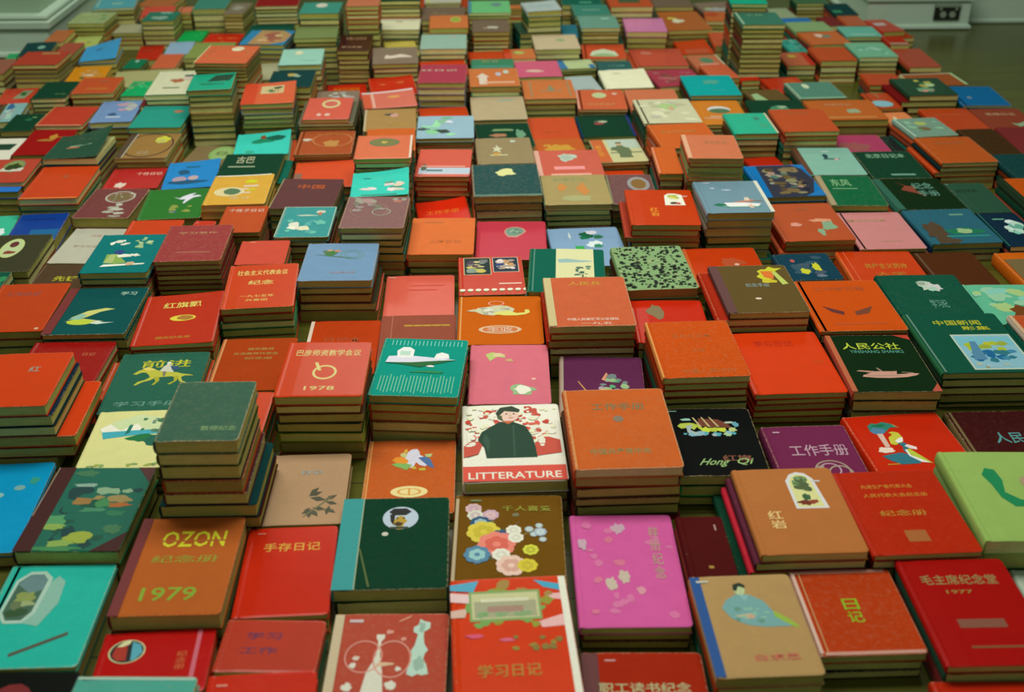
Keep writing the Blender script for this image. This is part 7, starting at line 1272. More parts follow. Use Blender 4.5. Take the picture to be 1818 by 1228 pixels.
-1.2395,3.7548,-0.0183,0.1154,0.1455,0.0617,0.0123|342||98904a|
-1.2397,3.7556,-0.0144,0.1183,0.1474,0.0446,0.0167|b53||98904a|
-1.2398,3.7558,-0.0144,0.1176,0.1473,0.0311,0.0131|522||a8a85e|
-1.2395,3.7555,-0.0144,0.118,0.1475,0.012,0.0187|733||8c8244|
-1.2395,3.7555,-0.0144,0.1176,0.1472,0.0002,0.0116|265||a6a65c|
-1.2198,3.5968,0.1141,0.0789,0.1592,0.0478,0.0154|ab6||8c8244|m:4,10,.05,.2,.95,.9,.06,.12,bb7,795,cc8,bb4
-1.2196,3.5967,0.1141,0.0769,0.1576,0.0313,0.0161|843||8c8244|
-1.2198,3.597,0.1141,0.0772,0.1583,0.0139,0.017|843||98904a|
-1.2196,3.597,0.1141,0.0781,0.1583,0.0002,0.0135|a42||9c9a4c|
-1.2956,3.5899,0.0407,0.0613,0.1471,0.0692,0.0164|b63||b8b46e|
-1.2953,3.59,0.0407,0.0598,0.1468,0.0537,0.015|354||a8a85e|
-1.2954,3.59,0.0407,0.0597,0.1466,0.0341,0.0192|443||b8b46e|
-1.2955,3.5897,0.0407,0.0608,0.1462,0.0165,0.0171|265||a8a85e|
-1.2957,3.5899,0.0407,0.0599,0.146,0.0002,0.0161|843||9ea058|
-1.3094,3.4294,0.14,0.09,0.1551,0.0551,0.0159|a42||9c9a4c|
-1.3093,3.4293,0.14,0.0893,0.155,0.0377,0.017|733||a6a65c|
-1.3094,3.4296,0.14,0.0897,0.1545,0.0187,0.0186|632||c0be80|
-1.3094,3.4296,0.14,0.0904,0.1552,0.0002,0.0183|265||98904a|
-1.4027,3.4677,0.14,0.0576,0.155,0.032,0.0136|2a6||98904a|
-1.4027,3.4673,0.14,0.0559,0.1535,0.0129,0.0187|354||b8b46e|
-1.4028,3.4675,0.14,0.0559,0.1533,0.0002,0.0125|354||9ea058|
-1.3822,3.3082,0.0323,0.0688,0.1591,0.0517,0.0191|954||9c9a4c|
-1.3824,3.3083,0.0206,0.0661,0.158,0.0348,0.0165|532||b8b46e|
-1.3828,3.3078,0.0441,0.0661,0.1562,0.0146,0.0198|643||c0be80|
-1.3826,3.3081,0.0323,0.0673,0.1587,0.0002,0.0142|243||b8b46e|
-1.2109,3.9352,0.1391,0.1321,0.1561,0.0842,0.0137|632||9c9a4c|
-1.2171,3.9265,0.1391,0.1467,0.1712,0.0709,0.0128|443||9ea058|
-1.2177,3.9268,0.1391,0.1472,0.1707,0.0514,0.0191|522||b8b46e|
-1.2172,3.9267,0.1391,0.1469,0.1706,0.0373,0.0137|265||a8a85e|
-1.2178,3.9267,0.1391,0.1468,0.171,0.023,0.014|354||8c8244|
-1.2174,3.927,0.1391,0.1461,0.1718,0.0002,0.0226|243||8c8244|
-1.0744,3.9289,0.14,0.1073,0.1543,0.0636,0.0139|c54||9c9a4c|b:.4,.12,.6,.1,922
-1.0742,3.929,0.14,0.1061,0.1538,0.0498,0.0134|632||a6a65c|
-1.0744,3.9288,0.14,0.1064,0.1534,0.0304,0.019|243||c0be80|
-1.0743,3.9289,0.14,0.1055,0.1539,0.0141,0.0159|265||c0be80|
-1.0742,3.9285,0.14,0.1063,0.1536,0.0002,0.0137|b53||9c9a4c|
-1.1046,4.0905,-0.1318,0.1207,0.146,0.0587,0.0156|b63||b8b46e|
-1.1151,4.1038,-0.1318,0.1433,0.1684,0.0441,0.0142|443||a8a85e|
-1.1149,4.1035,-0.1318,0.1434,0.1689,0.031,0.0127|843||a8a85e|
-1.115,4.1038,-0.1318,0.1436,0.1695,0.0111,0.0195|443||8c8244|
-1.115,4.1038,-0.1318,0.1439,0.1691,0.0002,0.0107|733||98904a|
-0.9737,3.894,0.0805,0.046,0.0847,0.084,0.0077|c75||a6a65c|
-0.9733,3.8937,0.0805,0.0447,0.0837,0.0685,0.0151|a42||98904a|
-0.9734,3.8938,0.0805,0.0451,0.0829,0.0538,0.0142|632||a8a85e|
-0.9741,3.8938,0.0805,0.0448,0.084,0.0377,0.0158|354||8c8244|
-0.9733,3.894,0.0805,0.0447,0.0842,0.0238,0.0135|632||8c8244|
-0.9738,3.8937,0.0805,0.0444,0.0834,0.0002,0.0234|243||9ea058|
-0.8964,3.9526,0.0328,0.1087,0.148,0.0556,0.0215|343||c0be80|
-0.8951,3.9528,0.0306,0.1092,0.1473,0.0368,0.0184|433||b8b46e|
-0.8953,3.9521,0.0384,0.1112,0.149,0.0188,0.0176|243||a8a85e|
-0.8955,3.9517,0.0384,0.1107,0.149,0.0002,0.0184|b53||c0be80|
-0.8007,3.9055,-0.054,0.0677,0.1556,0.081,0.0119|876||9c9a4c|k:3,.5,.5,.3,.2,998
-0.8012,3.9056,-0.0439,0.0627,0.1527,0.0675,0.0131|664||98904a|
-0.8007,3.9057,-0.0586,0.0647,0.1545,0.055,0.0121|774||b8b46e|
-0.8013,3.9055,-0.0563,0.064,0.1529,0.0429,0.0117|663||b8b46e|
-0.8006,3.9058,-0.0427,0.0635,0.1522,0.0316,0.0109|432||98904a|
-0.8005,3.9052,-0.054,0.0664,0.1547,0.0135,0.0178|443||c0be80|
-0.8006,3.9051,-0.054,0.0657,0.1544,0.0002,0.0131|443||9c9a4c|
-0.6269,3.6836,0.0448,0.1319,0.1521,0.1464,0.0103|465||a6a65c|
-0.627,3.6834,0.0424,0.1307,0.1514,0.1337,0.0123|365||c0be80|
-0.6274,3.6833,0.0512,0.1301,0.1537,0.123,0.0103|643||b8b46e|
-0.6266,3.6831,0.0606,0.1271,0.1525,0.1125,0.0101|754||c0be80|
-0.6265,3.6838,0.0542,0.132,0.1546,0.0934,0.0187|354||9ea058|
-0.6265,3.6834,0.0542,0.1332,0.1539,0.0793,0.0137|265||c0be80|
-0.6265,3.6838,0.0542,0.1327,0.1546,0.0663,0.0126|632||a6a65c|
-0.6268,3.6834,0.0542,0.1326,0.1541,0.0515,0.0144|632||8c8244|
-0.6262,3.6838,0.0542,0.1322,0.1543,0.0321,0.019|843||8c8244|
-0.6264,3.6833,0.0542,0.1322,0.154,0.0173,0.0144|265||b8b46e|
-0.6265,3.6832,0.0542,0.1319,0.1539,0.0002,0.0169|632||9ea058|
-0.6121,3.3459,-0.0769,0.1279,0.1542,0.1112,0.014|675||9ea058|
-0.6126,3.3475,-0.0758,0.1296,0.1561,0.0962,0.0145|447||8c8244|
-0.6132,3.3471,-0.0871,0.1286,0.1537,0.0826,0.0132|875||8c8244|
-0.6121,3.3472,-0.0796,0.1308,0.1572,0.0637,0.0185|632||a8a85e|
-0.6119,3.3472,-0.0796,0.1313,0.1562,0.045,0.0183|443||8c8244|
-0.6124,3.3474,-0.0796,0.1311,0.1575,0.0284,0.0163|b53||a8a85e|
-0.6117,3.3469,-0.0796,0.1315,0.1569,0.0142,0.0138|243||8c8244|
-0.6117,3.3474,-0.0796,0.1307,0.1576,0.0002,0.0138|733||9c9a4c|
-0.933,3.7824,0.0138,0.0814,0.1381,0.0185,0.0152|2a5||9ea058|m:4,6,.5,.5,.9,.8,.03,.06,497,3b6
-0.9329,3.7822,0.0138,0.0794,0.1374,0.0002,0.0181|443||b8b46e|
-0.8287,3.7375,-0.0295,0.1186,0.1528,0.0145,0.017|c31||9c9a4c|m:4,5,.3,.3,.9,.7,.04,.08,c62
-0.829,3.7376,-0.0295,0.1176,0.152,0.0002,0.0141|843||a6a65c|
-0.9436,3.633,0.0728,0.0797,0.1496,0.0161,0.0177|9bd||a8a85e|
-0.9436,3.6332,0.0728,0.0776,0.1489,0.0002,0.0157|843||c0be80|
-0.9454,3.4776,0.0348,0.0721,0.1544,0.0002,0.0197|243||9c9a4c|
-0.8328,3.5677,-0.0062,0.1273,0.1765,0.0123,0.0161|543||b8b46e|
-0.832,3.5685,-0.0014,0.13,0.1798,0.0002,0.0119|265||9c9a4c|
-0.6593,3.0133,-0.0683,0.1362,0.1684,0.1626,0.009|554||8c8244|
-0.6586,3.0137,-0.0716,0.1329,0.1666,0.1535,0.0087|663||9ea058|
-0.6587,3.0137,-0.0561,0.1328,0.1681,0.1446,0.0085|543||9c9a4c|
-0.659,3.0121,-0.0508,0.1338,0.1659,0.1345,0.0097|453||a8a85e|
-0.6599,3.0135,-0.0611,0.1362,0.168,0.1198,0.0143|b53||98904a|
-0.6595,3.0134,-0.0611,0.1356,0.1687,0.1036,0.0158|b53||c0be80|
-0.6597,3.0135,-0.0611,0.1363,0.1685,0.0857,0.0175|632||c0be80|
-0.6598,3.0139,-0.0611,0.1363,0.1685,0.0711,0.0142|a42||a8a85e|
-0.6596,3.0133,-0.0611,0.1358,0.1681,0.0514,0.0193|522||98904a|
-0.6601,3.0134,-0.0611,0.1362,0.1681,0.0359,0.0151|733||8c8244|
-0.6597,3.0136,-0.0611,0.1362,0.1685,0.0229,0.0126|354||9ea058|
-0.6597,3.0132,-0.0611,0.1368,0.1681,0.0002,0.0225|354||a8a85e|
-0.5869,3.1799,0.0869,0.0647,0.1623,0.0692,0.0182|aa8||9ea058|
-0.5872,3.1793,0.0869,0.0634,0.161,0.0508,0.018|733||a6a65c|
-0.587,3.1796,0.0869,0.0626,0.1615,0.0331,0.0174|632||b8b46e|
-0.5871,3.1795,0.0869,0.0638,0.161,0.0182,0.0145|632||9c9a4c|
-0.5871,3.1798,0.0869,0.0636,0.1619,0.0002,0.0178|632||8c8244|
-0.6367,3.5157,-0.0295,0.1352,0.1693,0.0957,0.0165|254||9ea058|
-0.6371,3.516,-0.0295,0.1338,0.1685,0.0791,0.0162|a42||98904a|
-0.6369,3.5152,-0.0295,0.1332,0.1682,0.0622,0.0164|843||a8a85e|
-0.6366,3.5156,-0.0295,0.1345,0.1691,0.0447,0.0172|265||c0be80|
-0.6365,3.5155,-0.0295,0.1339,0.1676,0.0305,0.0137|443||98904a|
-0.6368,3.5155,-0.0295,0.134,0.1679,0.0141,0.016|354||8c8244|
-0.6367,3.5154,-0.0295,0.1329,0.1682,0.0002,0.0137|632||8c8244|
0.136,4.0953,-0.0058,0.0594,0.0469,0.0367,0.0103|c74||98904a|
0.1348,4.096,-0.0172,0.0555,0.0446,0.0245,0.0118|a43||9c9a4c|
0.1369,4.0948,-0.0119,0.0568,0.0446,0.0144,0.0098|532||c0be80|
0.1362,4.0954,-0.0058,0.1061,0.0935,0.0002,0.014|a42||a8a85e|
0.1998,3.6515,0.1416,0.1055,0.1156,0.1179,0.0154|485||98904a|
0.2,3.6533,0.1457,0.1067,0.1164,0.1006,0.0169|574||a6a65c|
0.1996,3.6531,0.1291,0.1081,0.1164,0.0843,0.0158|885||c0be80|
0.1858,3.6629,0.14,0.1336,0.143,0.0666,0.0174|354||8c8244|
0.1856,3.6629,0.14,0.1348,0.1428,0.0503,0.0158|265||a6a65c|
0.1852,3.6631,0.14,0.1338,0.1424,0.031,0.019|265||a6a65c|
0.1856,3.6629,0.14,0.134,0.1428,0.0123,0.0183|733||c0be80|
0.1861,3.6625,0.14,0.1343,0.1418,0.0002,0.0119|632||98904a|
0.2357,3.4816,0.0282,0.1315,0.163,0.0533,0.0154|986||c0be80|
0.2361,3.4819,0.0301,0.135,0.1654,0.0352,0.0177|443||9ea058|
0.2361,3.482,0.0301,0.136,0.1651,0.0169,0.0179|733||a6a65c|
0.2362,3.4819,0.0301,0.1354,0.1651,0.0002,0.0165|243||a8a85e|
0.1704,3.2674,0.0456,0.1277,0.1587,0.0311,0.016|522||b8b46e|
0.1706,3.2675,0.0456,0.128,0.1581,0.015,0.0157|354||98904a|
0.1704,3.2676,0.0456,0.1276,0.159,0.0002,0.0146|265||9ea058|
0.2878,3.3516,0.1514,0.1029,0.0855,0.0345,0.0085|275||9c9a4c|
0.2877,3.3522,0.14,0.1066,0.0887,0.0212,0.0129|522||9c9a4c|
0.2876,3.3524,0.14,0.1066,0.0891,0.0002,0.0208|243||9c9a4c|
0.2972,3.1654,0.14,0.0814,0.1663,0.0142,0.0152|522||98904a|
0.2972,3.1653,0.14,0.08,0.1661,0.0002,0.0138|243||9ea058|
0.1895,3.0573,0.0206,0.1353,0.1695,0.0367,0.0149|754||98904a|
0.1892,3.0569,0.0228,0.137,0.1687,0.0228,0.0136|996||a6a65c|
0.1895,3.0578,0.0187,0.1398,0.1702,0.0002,0.0224|265||98904a|
0.3265,2.9881,-0.0241,0.1282,0.1672,0.0438,0.0066|875||9ea058|
0.3271,2.9884,-0.026,0.129,0.17,0.028,0.0154|354||c0be80|
0.3271,2.9882,-0.026,0.1291,0.1708,0.0119,0.0157|733||98904a|
0.3267,2.9878,-0.026,0.1292,0.1702,0.0002,0.0115|632||8c8244|
0.462,2.9472,-0.0013,0.1346,0.1757,0.0386,0.0151|243||a6a65c|
0.4618,2.9469,-0.0013,0.1345,0.1759,0.0251,0.0131|265||b8b46e|
0.4621,2.9468,-0.0013,0.1338,0.1753,0.0002,0.0247|843||98904a|
0.414,3.1644,0.0405,0.1319,0.1752,0.0275,0.0184|354||c0be80|
0.4139,3.1644,0.0405,0.1321,0.1751,0.0094,0.0177|243||98904a|
0.4136,3.1643,0.0405,0.1313,0.1746,0.0002,0.009|733||9ea058|
0.4031,3.3286,0.0148,0.1034,0.1495,0.0319,0.0137|366||a6a65c|T:工人日报,.55,.65,.5,.14,698 b:.5,.3,.5,.16,abb
0.4027,3.3286,0.0148,0.1018,0.1488,0.017,0.0145|522||98904a|
0.4029,3.3285,0.0148,0.102,0.149,0.0002,0.0166|443||9ea058|
0.3842,3.4889,-0.045,0.1306,0.162,0.0282,0.015|843||9ea058|
0.3836,3.4885,-0.045,0.13,0.1614,0.0123,0.0155|522||b8b46e|
0.3836,3.4886,-0.045,0.1307,0.1614,0.0002,0.0119|522||a8a85e|
0.5497,3.5192,0.0105,0.1778,0.1961,0.0002,0.0144|b53||c0be80|
0.652,3.1487,-0.0053,0.1423,0.1897,0.0156,0.0187|632||9ea058|
0.6522,3.1483,-0.0053,0.1425,0.1885,0.0002,0.0152|443||98904a|
0.712,3.3216,0.127,0.0798,0.1455,0.0002,0.0208|a42||a6a65c|
0.79,3.2661,0.1001,0.0586,0.032,0.0126,0.0158|c32||a6a65c|b:.6,.25,.4,.05,b52
0.7897,3.2663,0.1001,0.0576,0.0312,0.0002,0.0122|354||b8b46e|
0.8844,3.1973,0.1206,0.1113,0.1529,0.0141,0.0147|c32||a6a65c|k:3,.7,.75,.2,.14,c52
0.8846,3.1974,0.1206,0.1102,0.1518,0.0002,0.0137|b53||9c9a4c|
0.7976,3.0436,0.14,0.0987,0.1458,0.0097,0.0137|522||98904a|
0.7969,3.0435,0.14,0.0985,0.146,0.0002,0.0093|b53||a6a65c|
0.7813,2.8871,-0.0295,0.1456,0.1497,0.0305,0.0134|632||a6a65c|
0.7812,2.8868,-0.0295,0.1449,0.1495,0.017,0.0131|b53||98904a|
0.7815,2.8873,-0.0295,0.1452,0.1501,0.0002,0.0166|443||c0be80|
0.8224,3.3588,-0.0217,0.124,0.1432,0.1534,0.013|553||9c9a4c|
0.8219,3.3588,-0.0347,0.1246,0.143,0.1397,0.0133|542||9ea058|
0.8221,3.3581,-0.005,0.1209,0.1427,0.1254,0.0139|532||b8b46e|
0.823,3.3583,-0.0344,0.1211,0.1435,0.1095,0.0155|633||a6a65c|
0.8213,3.3586,-0.0047,0.1236,0.1436,0.096,0.013|553||9ea058|
0.8218,3.3589,-0.0353,0.1205,0.1433,0.0816,0.014|653||9ea058|
0.8225,3.3591,-0.0336,0.1245,0.1439,0.0673,0.0139|432||a8a85e|
0.8228,3.3588,-0.0168,0.1211,0.1426,0.054,0.0129|663||a6a65c|
0.822,3.3585,-0.0346,0.1217,0.1426,0.0384,0.0152|553||a8a85e|
0.8218,3.3591,-0.0129,0.1239,0.146,0.0255,0.0125|454||c0be80|
0.8345,3.3606,-0.0202,0.1485,0.149,0.0002,0.0251|243||8c8244|
0.8238,3.9466,-0.1344,0.0923,0.1367,0.0309,0.0129|c63||c0be80|k:3,.3,.7,.3,.2,b42
0.8228,3.9465,-0.1414,0.0891,0.1328,0.016,0.0145|543||9c9a4c|
0.8237,3.9467,-0.1344,0.0904,0.1357,0.0002,0.0156|632||b8b46e|
0.7819,3.6603,-0.0424,0.0659,0.1662,0.0214,0.0208|c53||8c8244|
0.7816,3.6593,-0.0475,0.0631,0.1632,0.0002,0.021|354||a6a65c|
0.8499,4.1053,0.14,0.1314,0.1537,0.0198,0.0183|876||8c8244|k:3,.4,.3,.3,.2,aaa k:5,.2,.4,.1,.1,ab7
0.8602,4.1186,0.14,0.1538,0.1762,0.0002,0.0194|733||a6a65c|
0.8147,3.5003,-0.0823,0.1094,0.1201,0.1918,0.0113|2a8||a8a85e|
0.8147,3.499,-0.0851,0.1041,0.1162,0.1794,0.012|254||98904a|
0.8183,3.5058,-0.0823,0.1139,0.1311,0.1618,0.0173|733||c0be80|
0.8184,3.5059,-0.0823,0.1145,0.1306,0.1453,0.016|243||c0be80|
0.8185,3.5055,-0.0823,0.1143,0.1309,0.1306,0.0143|522||9ea058|
0.8179,3.5062,-0.0823,0.1146,0.1313,0.1152,0.015|354||b8b46e|
0.8179,3.5058,-0.0823,0.1144,0.1305,0.1013,0.0135|a42||b8b46e|
0.8185,3.5057,-0.0823,0.1141,0.1303,0.0868,0.0141|b53||98904a|
0.8182,3.5058,-0.0823,0.1133,0.1309,0.0669,0.0195|843||a8a85e|
0.8181,3.5058,-0.0823,0.1141,0.1306,0.0537,0.0128|354||a6a65c|
0.8181,3.5059,-0.0823,0.1144,0.1314,0.0339,0.0195|265||9c9a4c|
0.8179,3.5058,-0.0823,0.1142,0.1312,0.0203,0.0132|443||9ea058|
0.8183,3.506,-0.0823,0.1132,0.1309,0.0002,0.0199|354||c0be80|
1.0493,3.9959,0.0586,0.0852,0.138,0.0287,0.0136|9a8||9ea058|
1.0409,4.0043,0.0586,0.117,0.1676,0.0151,0.0131|443||9c9a4c|
1.0416,4.0044,0.0586,0.1169,0.1675,0.0002,0.0147|733||c0be80|
1.0823,3.8442,0.028,0.0963,0.1523,0.0292,0.0141|37b||9c9a4c|b:.35,.1,.4,.4,bcd
1.0819,3.8439,0.028,0.0952,0.151,0.0107,0.0181|265||98904a|
1.0825,3.844,0.028,0.0945,0.1508,0.0002,0.0103|265||c0be80|
1.0745,3.7054,0.0418,0.1262,0.12,0.0362,0.0163|843||8c8244|
1.0744,3.7054,0.0418,0.1267,0.1199,0.0229,0.013|265||8c8244|
1.0744,3.7054,0.0418,0.1266,0.1203,0.0002,0.0225|b53||b8b46e|
1.0858,3.5682,0.0867,0.125,0.1466,0.0338,0.016|733||a6a65c|
1.0855,3.5682,0.0867,0.1254,0.1473,0.0188,0.0146|522||9ea058|
1.0858,3.5681,0.0867,0.1249,0.146,0.0002,0.0184|522||9c9a4c|
1.0631,3.3866,-0.0013,0.1089,0.146,0.0295,0.0181|332||c0be80|
1.0629,3.388,-0.001,0.1097,0.1474,0.0151,0.014|522||a8a85e|
1.0625,3.3875,-0.001,0.1105,0.1477,0.0002,0.0147|b53||c0be80|
0.9913,3.5692,0.0357,0.054,0.1439,0.028,0.0153|4a9||a6a65c|m:4,14,.05,.05,.95,.95,.08,.14,276,699,398,8ba
0.9914,3.5691,0.0357,0.0529,0.1423,0.0002,0.0276|632||9ea058|
0.9626,3.4161,-0.0029,0.0869,0.1386,0.0131,0.0168|265||c0be80|
0.9625,3.4162,-0.0029,0.0862,0.1382,0.0002,0.0127|243||9c9a4c|
1.1604,4.051,-0.0204,0.1121,0.1124,0.0626,0.012|364||a6a65c|
1.159,4.0509,-0.0266,0.108,0.109,0.0502,0.012|243||c0be80|
1.1609,4.0513,-0.0276,0.1072,0.1111,0.0374,0.0124|343||98904a|
1.1604,4.0509,-0.0204,0.1102,0.111,0.0234,0.0136|632||a8a85e|
1.1603,4.0507,-0.0204,0.1109,0.1109,0.0002,0.023|354||9ea058|
1.2351,3.9077,-0.0216,0.078,0.1699,0.0606,0.0141|144||c0be80|b:.2,.3,.4,.2,386
1.2347,3.9076,-0.0216,0.0766,0.1697,0.0475,0.0128|733||c0be80|
1.2351,3.9074,-0.0216,0.0758,0.1692,0.0329,0.0142|b53||8c8244|
1.2352,3.9076,-0.0216,0.0767,0.1683,0.0133,0.0192|354||98904a|
1.2353,3.9073,-0.0216,0.0768,0.1685,0.0002,0.0129|733||8c8244|
1.2091,3.6069,-0.0189,0.1104,0.1254,0.0495,0.0138|733||8c8244|
1.2089,3.6064,-0.0189,0.1105,0.1249,0.0354,0.0138|443||b8b46e|
1.2088,3.6068,-0.0189,0.1114,0.1252,0.0184,0.0165|a42||8c8244|
1.2089,3.6066,-0.0189,0.1097,0.1248,0.0002,0.018|243||c0be80|
1.188,3.4153,-0.0169,0.1169,0.159,0.0403,0.0153|453||b8b46e|
1.1889,3.4165,-0.0161,0.1159,0.1595,0.0272,0.0127|754||b8b46e|
1.1877,3.4156,-0.004,0.1171,0.1605,0.0131,0.0136|a42||a8a85e|
1.1878,3.4155,-0.004,0.1168,0.1614,0.0002,0.0127|443||9c9a4c|
1.2292,3.7571,-0.0076,0.0685,0.1293,0.0572,0.0161|b53||b8b46e|
1.2292,3.7571,-0.0076,0.067,0.1288,0.0406,0.0161|243||9c9a4c|
1.2296,3.757,-0.0076,0.0672,0.1291,0.027,0.0132|243||a6a65c|
1.2293,3.7571,-0.0076,0.0666,0.1282,0.0002,0.0266|843||c0be80|
1.1627,3.7811,0.0706,0.0545,0.1199,0.0489,0.0175|733||c0be80|
1.1628,3.7808,0.0706,0.0528,0.1183,0.0355,0.013|443||9ea058|
1.1628,3.7808,0.0706,0.053,0.1187,0.0164,0.0187|843||9ea058|
1.1631,3.781,0.0706,0.0534,0.1195,0.0002,0.016|b53||9ea058|
1.3491,3.786,0.1362,0.1182,0.2029,0.0186,0.014|a42||b8b46e|
1.349,3.7859,0.1362,0.1179,0.202,0.0002,0.0182|243||98904a|
1.2854,3.4918,-0.0346,0.0611,0.0985,0.059,0.0182|a32||a6a65c|b:.5,.1,.9,.25,a87
1.2853,3.4916,-0.0346,0.059,0.0969,0.0439,0.0148|443||b8b46e|
1.2852,3.4916,-0.0346,0.0598,0.098,0.0267,0.0168|632||c0be80|
1.2852,3.4916,-0.0346,0.0595,0.0976,0.0002,0.0263|243||a6a65c|
1.296,3.3407,-0.0123,0.09,0.1972,0.0298,0.0187|132||8c8244|
1.2956,3.3415,-0.0058,0.0946,0.1987,0.0149,0.0146|632||a6a65c|
1.2954,3.3411,-0.0058,0.0954,0.1986,0.0002,0.0145|a42||b8b46e|
1.2113,3.0239,0.0224,0.1349,0.1565,0.0254,0.0168|522||b8b46e|
1.2108,3.0239,0.0224,0.1347,0.1566,0.0112,0.0138|843||98904a|
1.2113,3.0236,0.0224,0.1342,0.1562,0.0002,0.0108|243||9ea058|
1.2936,3.1669,0.0797,0.156,0.1135,0.0208,0.0139|733||c0be80|
1.2934,3.1669,0.0797,0.1552,0.1134,0.0002,0.0204|843||a6a65c|
1.3515,2.9996,-0.0423,0.1298,0.1702,0.0337,0.0137|243||9ea058|
1.3519,2.999,-0.0423,0.1296,0.1702,0.0171,0.0162|522||98904a|
1.3516,2.9995,-0.0423,0.1302,0.1703,0.0002,0.0167|733||c0be80|
1.1445,3.1628,-0.0586,0.099,0.1125,0.02,0.019|843||9ea058|
1.1447,3.1624,-0.0586,0.0994,0.1123,0.0002,0.0196|354||c0be80|
1.0875,2.9835,0.0138,0.0723,0.1353,0.0239,0.0173|354||8c8244|
1.0875,2.9837,0.0138,0.0719,0.1361,0.0002,0.0235|443||c0be80|
1.229,2.8188,0.0092,0.1272,0.1904,0.0166,0.0135|354||b8b46e|
1.2287,2.819,0.0092,0.1263,0.1912,0.0002,0.0162|354||98904a|
1.1084,2.7117,0.1042,0.1129,0.1364,0.0392,0.0143|b53||98904a|
1.1087,2.7119,0.1042,0.1125,0.1362,0.0258,0.013|843||a6a65c|
1.1084,2.7121,0.1042,0.1124,0.1362,0.0091,0.0163|265||a6a65c|
1.1084,2.712,0.1042,0.1121,0.136,0.0002,0.0087|354||9c9a4c|
1.1247,2.5474,0.0477,0.1311,0.1683,0.0218,0.0111|453||b8b46e|
1.1241,2.5488,0.0399,0.1348,0.172,0.0002,0.0214|a42||a6a65c|
1.3584,2.818,-0.0019,0.127,0.1654,0.0138,0.0184|243||9ea058|
1.3588,2.8176,-0.0019,0.1269,0.1656,0.0002,0.0134|632||8c8244|
1.2374,2.6257,0.0245,0.0902,0.1836,0.0239,0.0181|b53||98904a|
1.2373,2.6255,0.0245,0.0905,0.1834,0.0107,0.0128|354||98904a|
1.2377,2.6256,0.0245,0.0899,0.1844,0.0002,0.0103|b53||a6a65c|
1.3576,2.6304,-0.0445,0.1318,0.2007,0.0254,0.0181|843||c0be80|
1.3575,2.63,-0.0445,0.132,0.2007,0.0092,0.0158|733||a6a65c|
1.3573,2.6304,-0.0445,0.1319,0.2013,0.0002,0.0088|443||a6a65c|
1.2691,2.4394,0.0255,0.1393,0.1761,0.0341,0.0134|632||8c8244|
1.2688,2.4392,0.0255,0.139,0.1768,0.0205,0.0133|243||a6a65c|
1.2689,2.4388,0.0255,0.139,0.1758,0.0002,0.0201|b53||b8b46e|
1.2114,2.2555,0.0137,0.1375,0.1804,0.0386,0.0178|243||9ea058|
1.2114,2.2558,0.0137,0.1391,0.1799,0.02,0.0182|843||8c8244|
1.2114,2.2556,0.0137,0.138,0.1806,0.0002,0.0196|354||9c9a4c|
1.0956,2.3244,0.0095,0.0884,0.1686,0.0002,0.0193|632||8c8244|
0.9712,2.347,0.026,0.1513,0.1802,0.0002,0.0213|b53||9c9a4c|
0.9711,2.5295,-0.0051,0.1588,0.1774,0.0002,0.0244|522||9c9a4c|
0.9422,2.6877,0.0026,0.1418,0.1337,0.0002,0.021|b53||a8a85e|
1.095,2.8465,0.0781,0.0771,0.1298,0.0253,0.0148|d85||9ea058|k:3,.4,.6,.06,.14,ddb
1.0947,2.8462,0.0781,0.0757,0.1286,0.0002,0.0249|632||c0be80|
1.0334,2.6984,0.0615,0.0307,0.1334,0.0002,0.0253|133||9ea058|
-1.0874,2.4991,0.0606,0.1262,0.1447,0.0343,0.012|a32||9c9a4c|
-1.0866,2.4997,0.0474,0.1268,0.1476,0.0231,0.0108|b22||b8b46e|
-1.0864,2.4991,0.0455,0.1292,0.1449,0.011,0.0117|443||a6a65c|
-1.0867,2.5,0.0364,0.1277,0.1486,0.0002,0.0106|732||c0be80|
-0.9344,2.4181,0.0308,0.1269,0.1926,0.0137,0.0172|354||c0be80|
-0.9345,2.4183,0.0308,0.1265,0.1929,0.0002,0.0133|b53||c0be80|
-1.1869,2.6765,0.0317,0.1345,0.1705,0.0284,0.0152|ddc||c0be80|P:.55,.98,.98,.98,.9,.8,.5,.8,ddc P:.5,.75,.9,.75,.86,.5,.45,.5,143
-1.199,2.6748,0.0317,0.1566,0.2027,0.0132,0.0149|522||c0be80|
-1.1986,2.6747,0.0317,0.1568,0.2026,0.0002,0.0128|632||c0be80|
-1.0877,2.4073,0.0048,0.1339,0.0284,0.0325,0.0171|37c||8c8244|
-1.0877,2.4069,0.0048,0.1323,0.0272,0.0162,0.0159|522||9ea058|
-1.0878,2.4073,0.0048,0.1332,0.0274,0.0002,0.0158|354||98904a|
-1.3345,2.9674,0.0378,0.1163,0.1641,0.0222,0.0166|543||8c8244|
-1.3344,2.967,0.0378,0.1158,0.1628,0.0002,0.0218|354||a6a65c|
0.3724,3.816,0.022,0.1191,0.15,0.0656,0.0167|443||9ea058|
0.3723,3.8162,0.022,0.1187,0.1495,0.0515,0.0137|354||9ea058|
0.3723,3.8163,0.022,0.1177,0.1499,0.0368,0.0144|632||a6a65c|
0.3726,3.816,0.022,0.1181,0.1495,0.0192,0.0172|843||b8b46e|
0.3725,3.8161,0.022,0.1194,0.1491,0.0002,0.0188|733||c0be80|
0.3526,3.9828,-0.0295,0.1384,0.1755,0.0813,0.0169|265||a8a85e|b:.6,.2,.3,.1,5a8
0.3525,3.983,-0.0295,0.1372,0.1747,0.0617,0.0191|a42||b8b46e|
0.3531,3.9824,-0.0295,0.137,0.1746,0.0482,0.0132|443||8c8244|
0.3526,3.9828,-0.0295,0.1364,0.1741,0.0295,0.0183|354||9ea058|
0.3529,3.9828,-0.0295,0.1371,0.1748,0.014,0.015|265||c0be80|
0.3524,3.9825,-0.0295,0.1369,0.174,0.0002,0.0136|a42||8c8244|
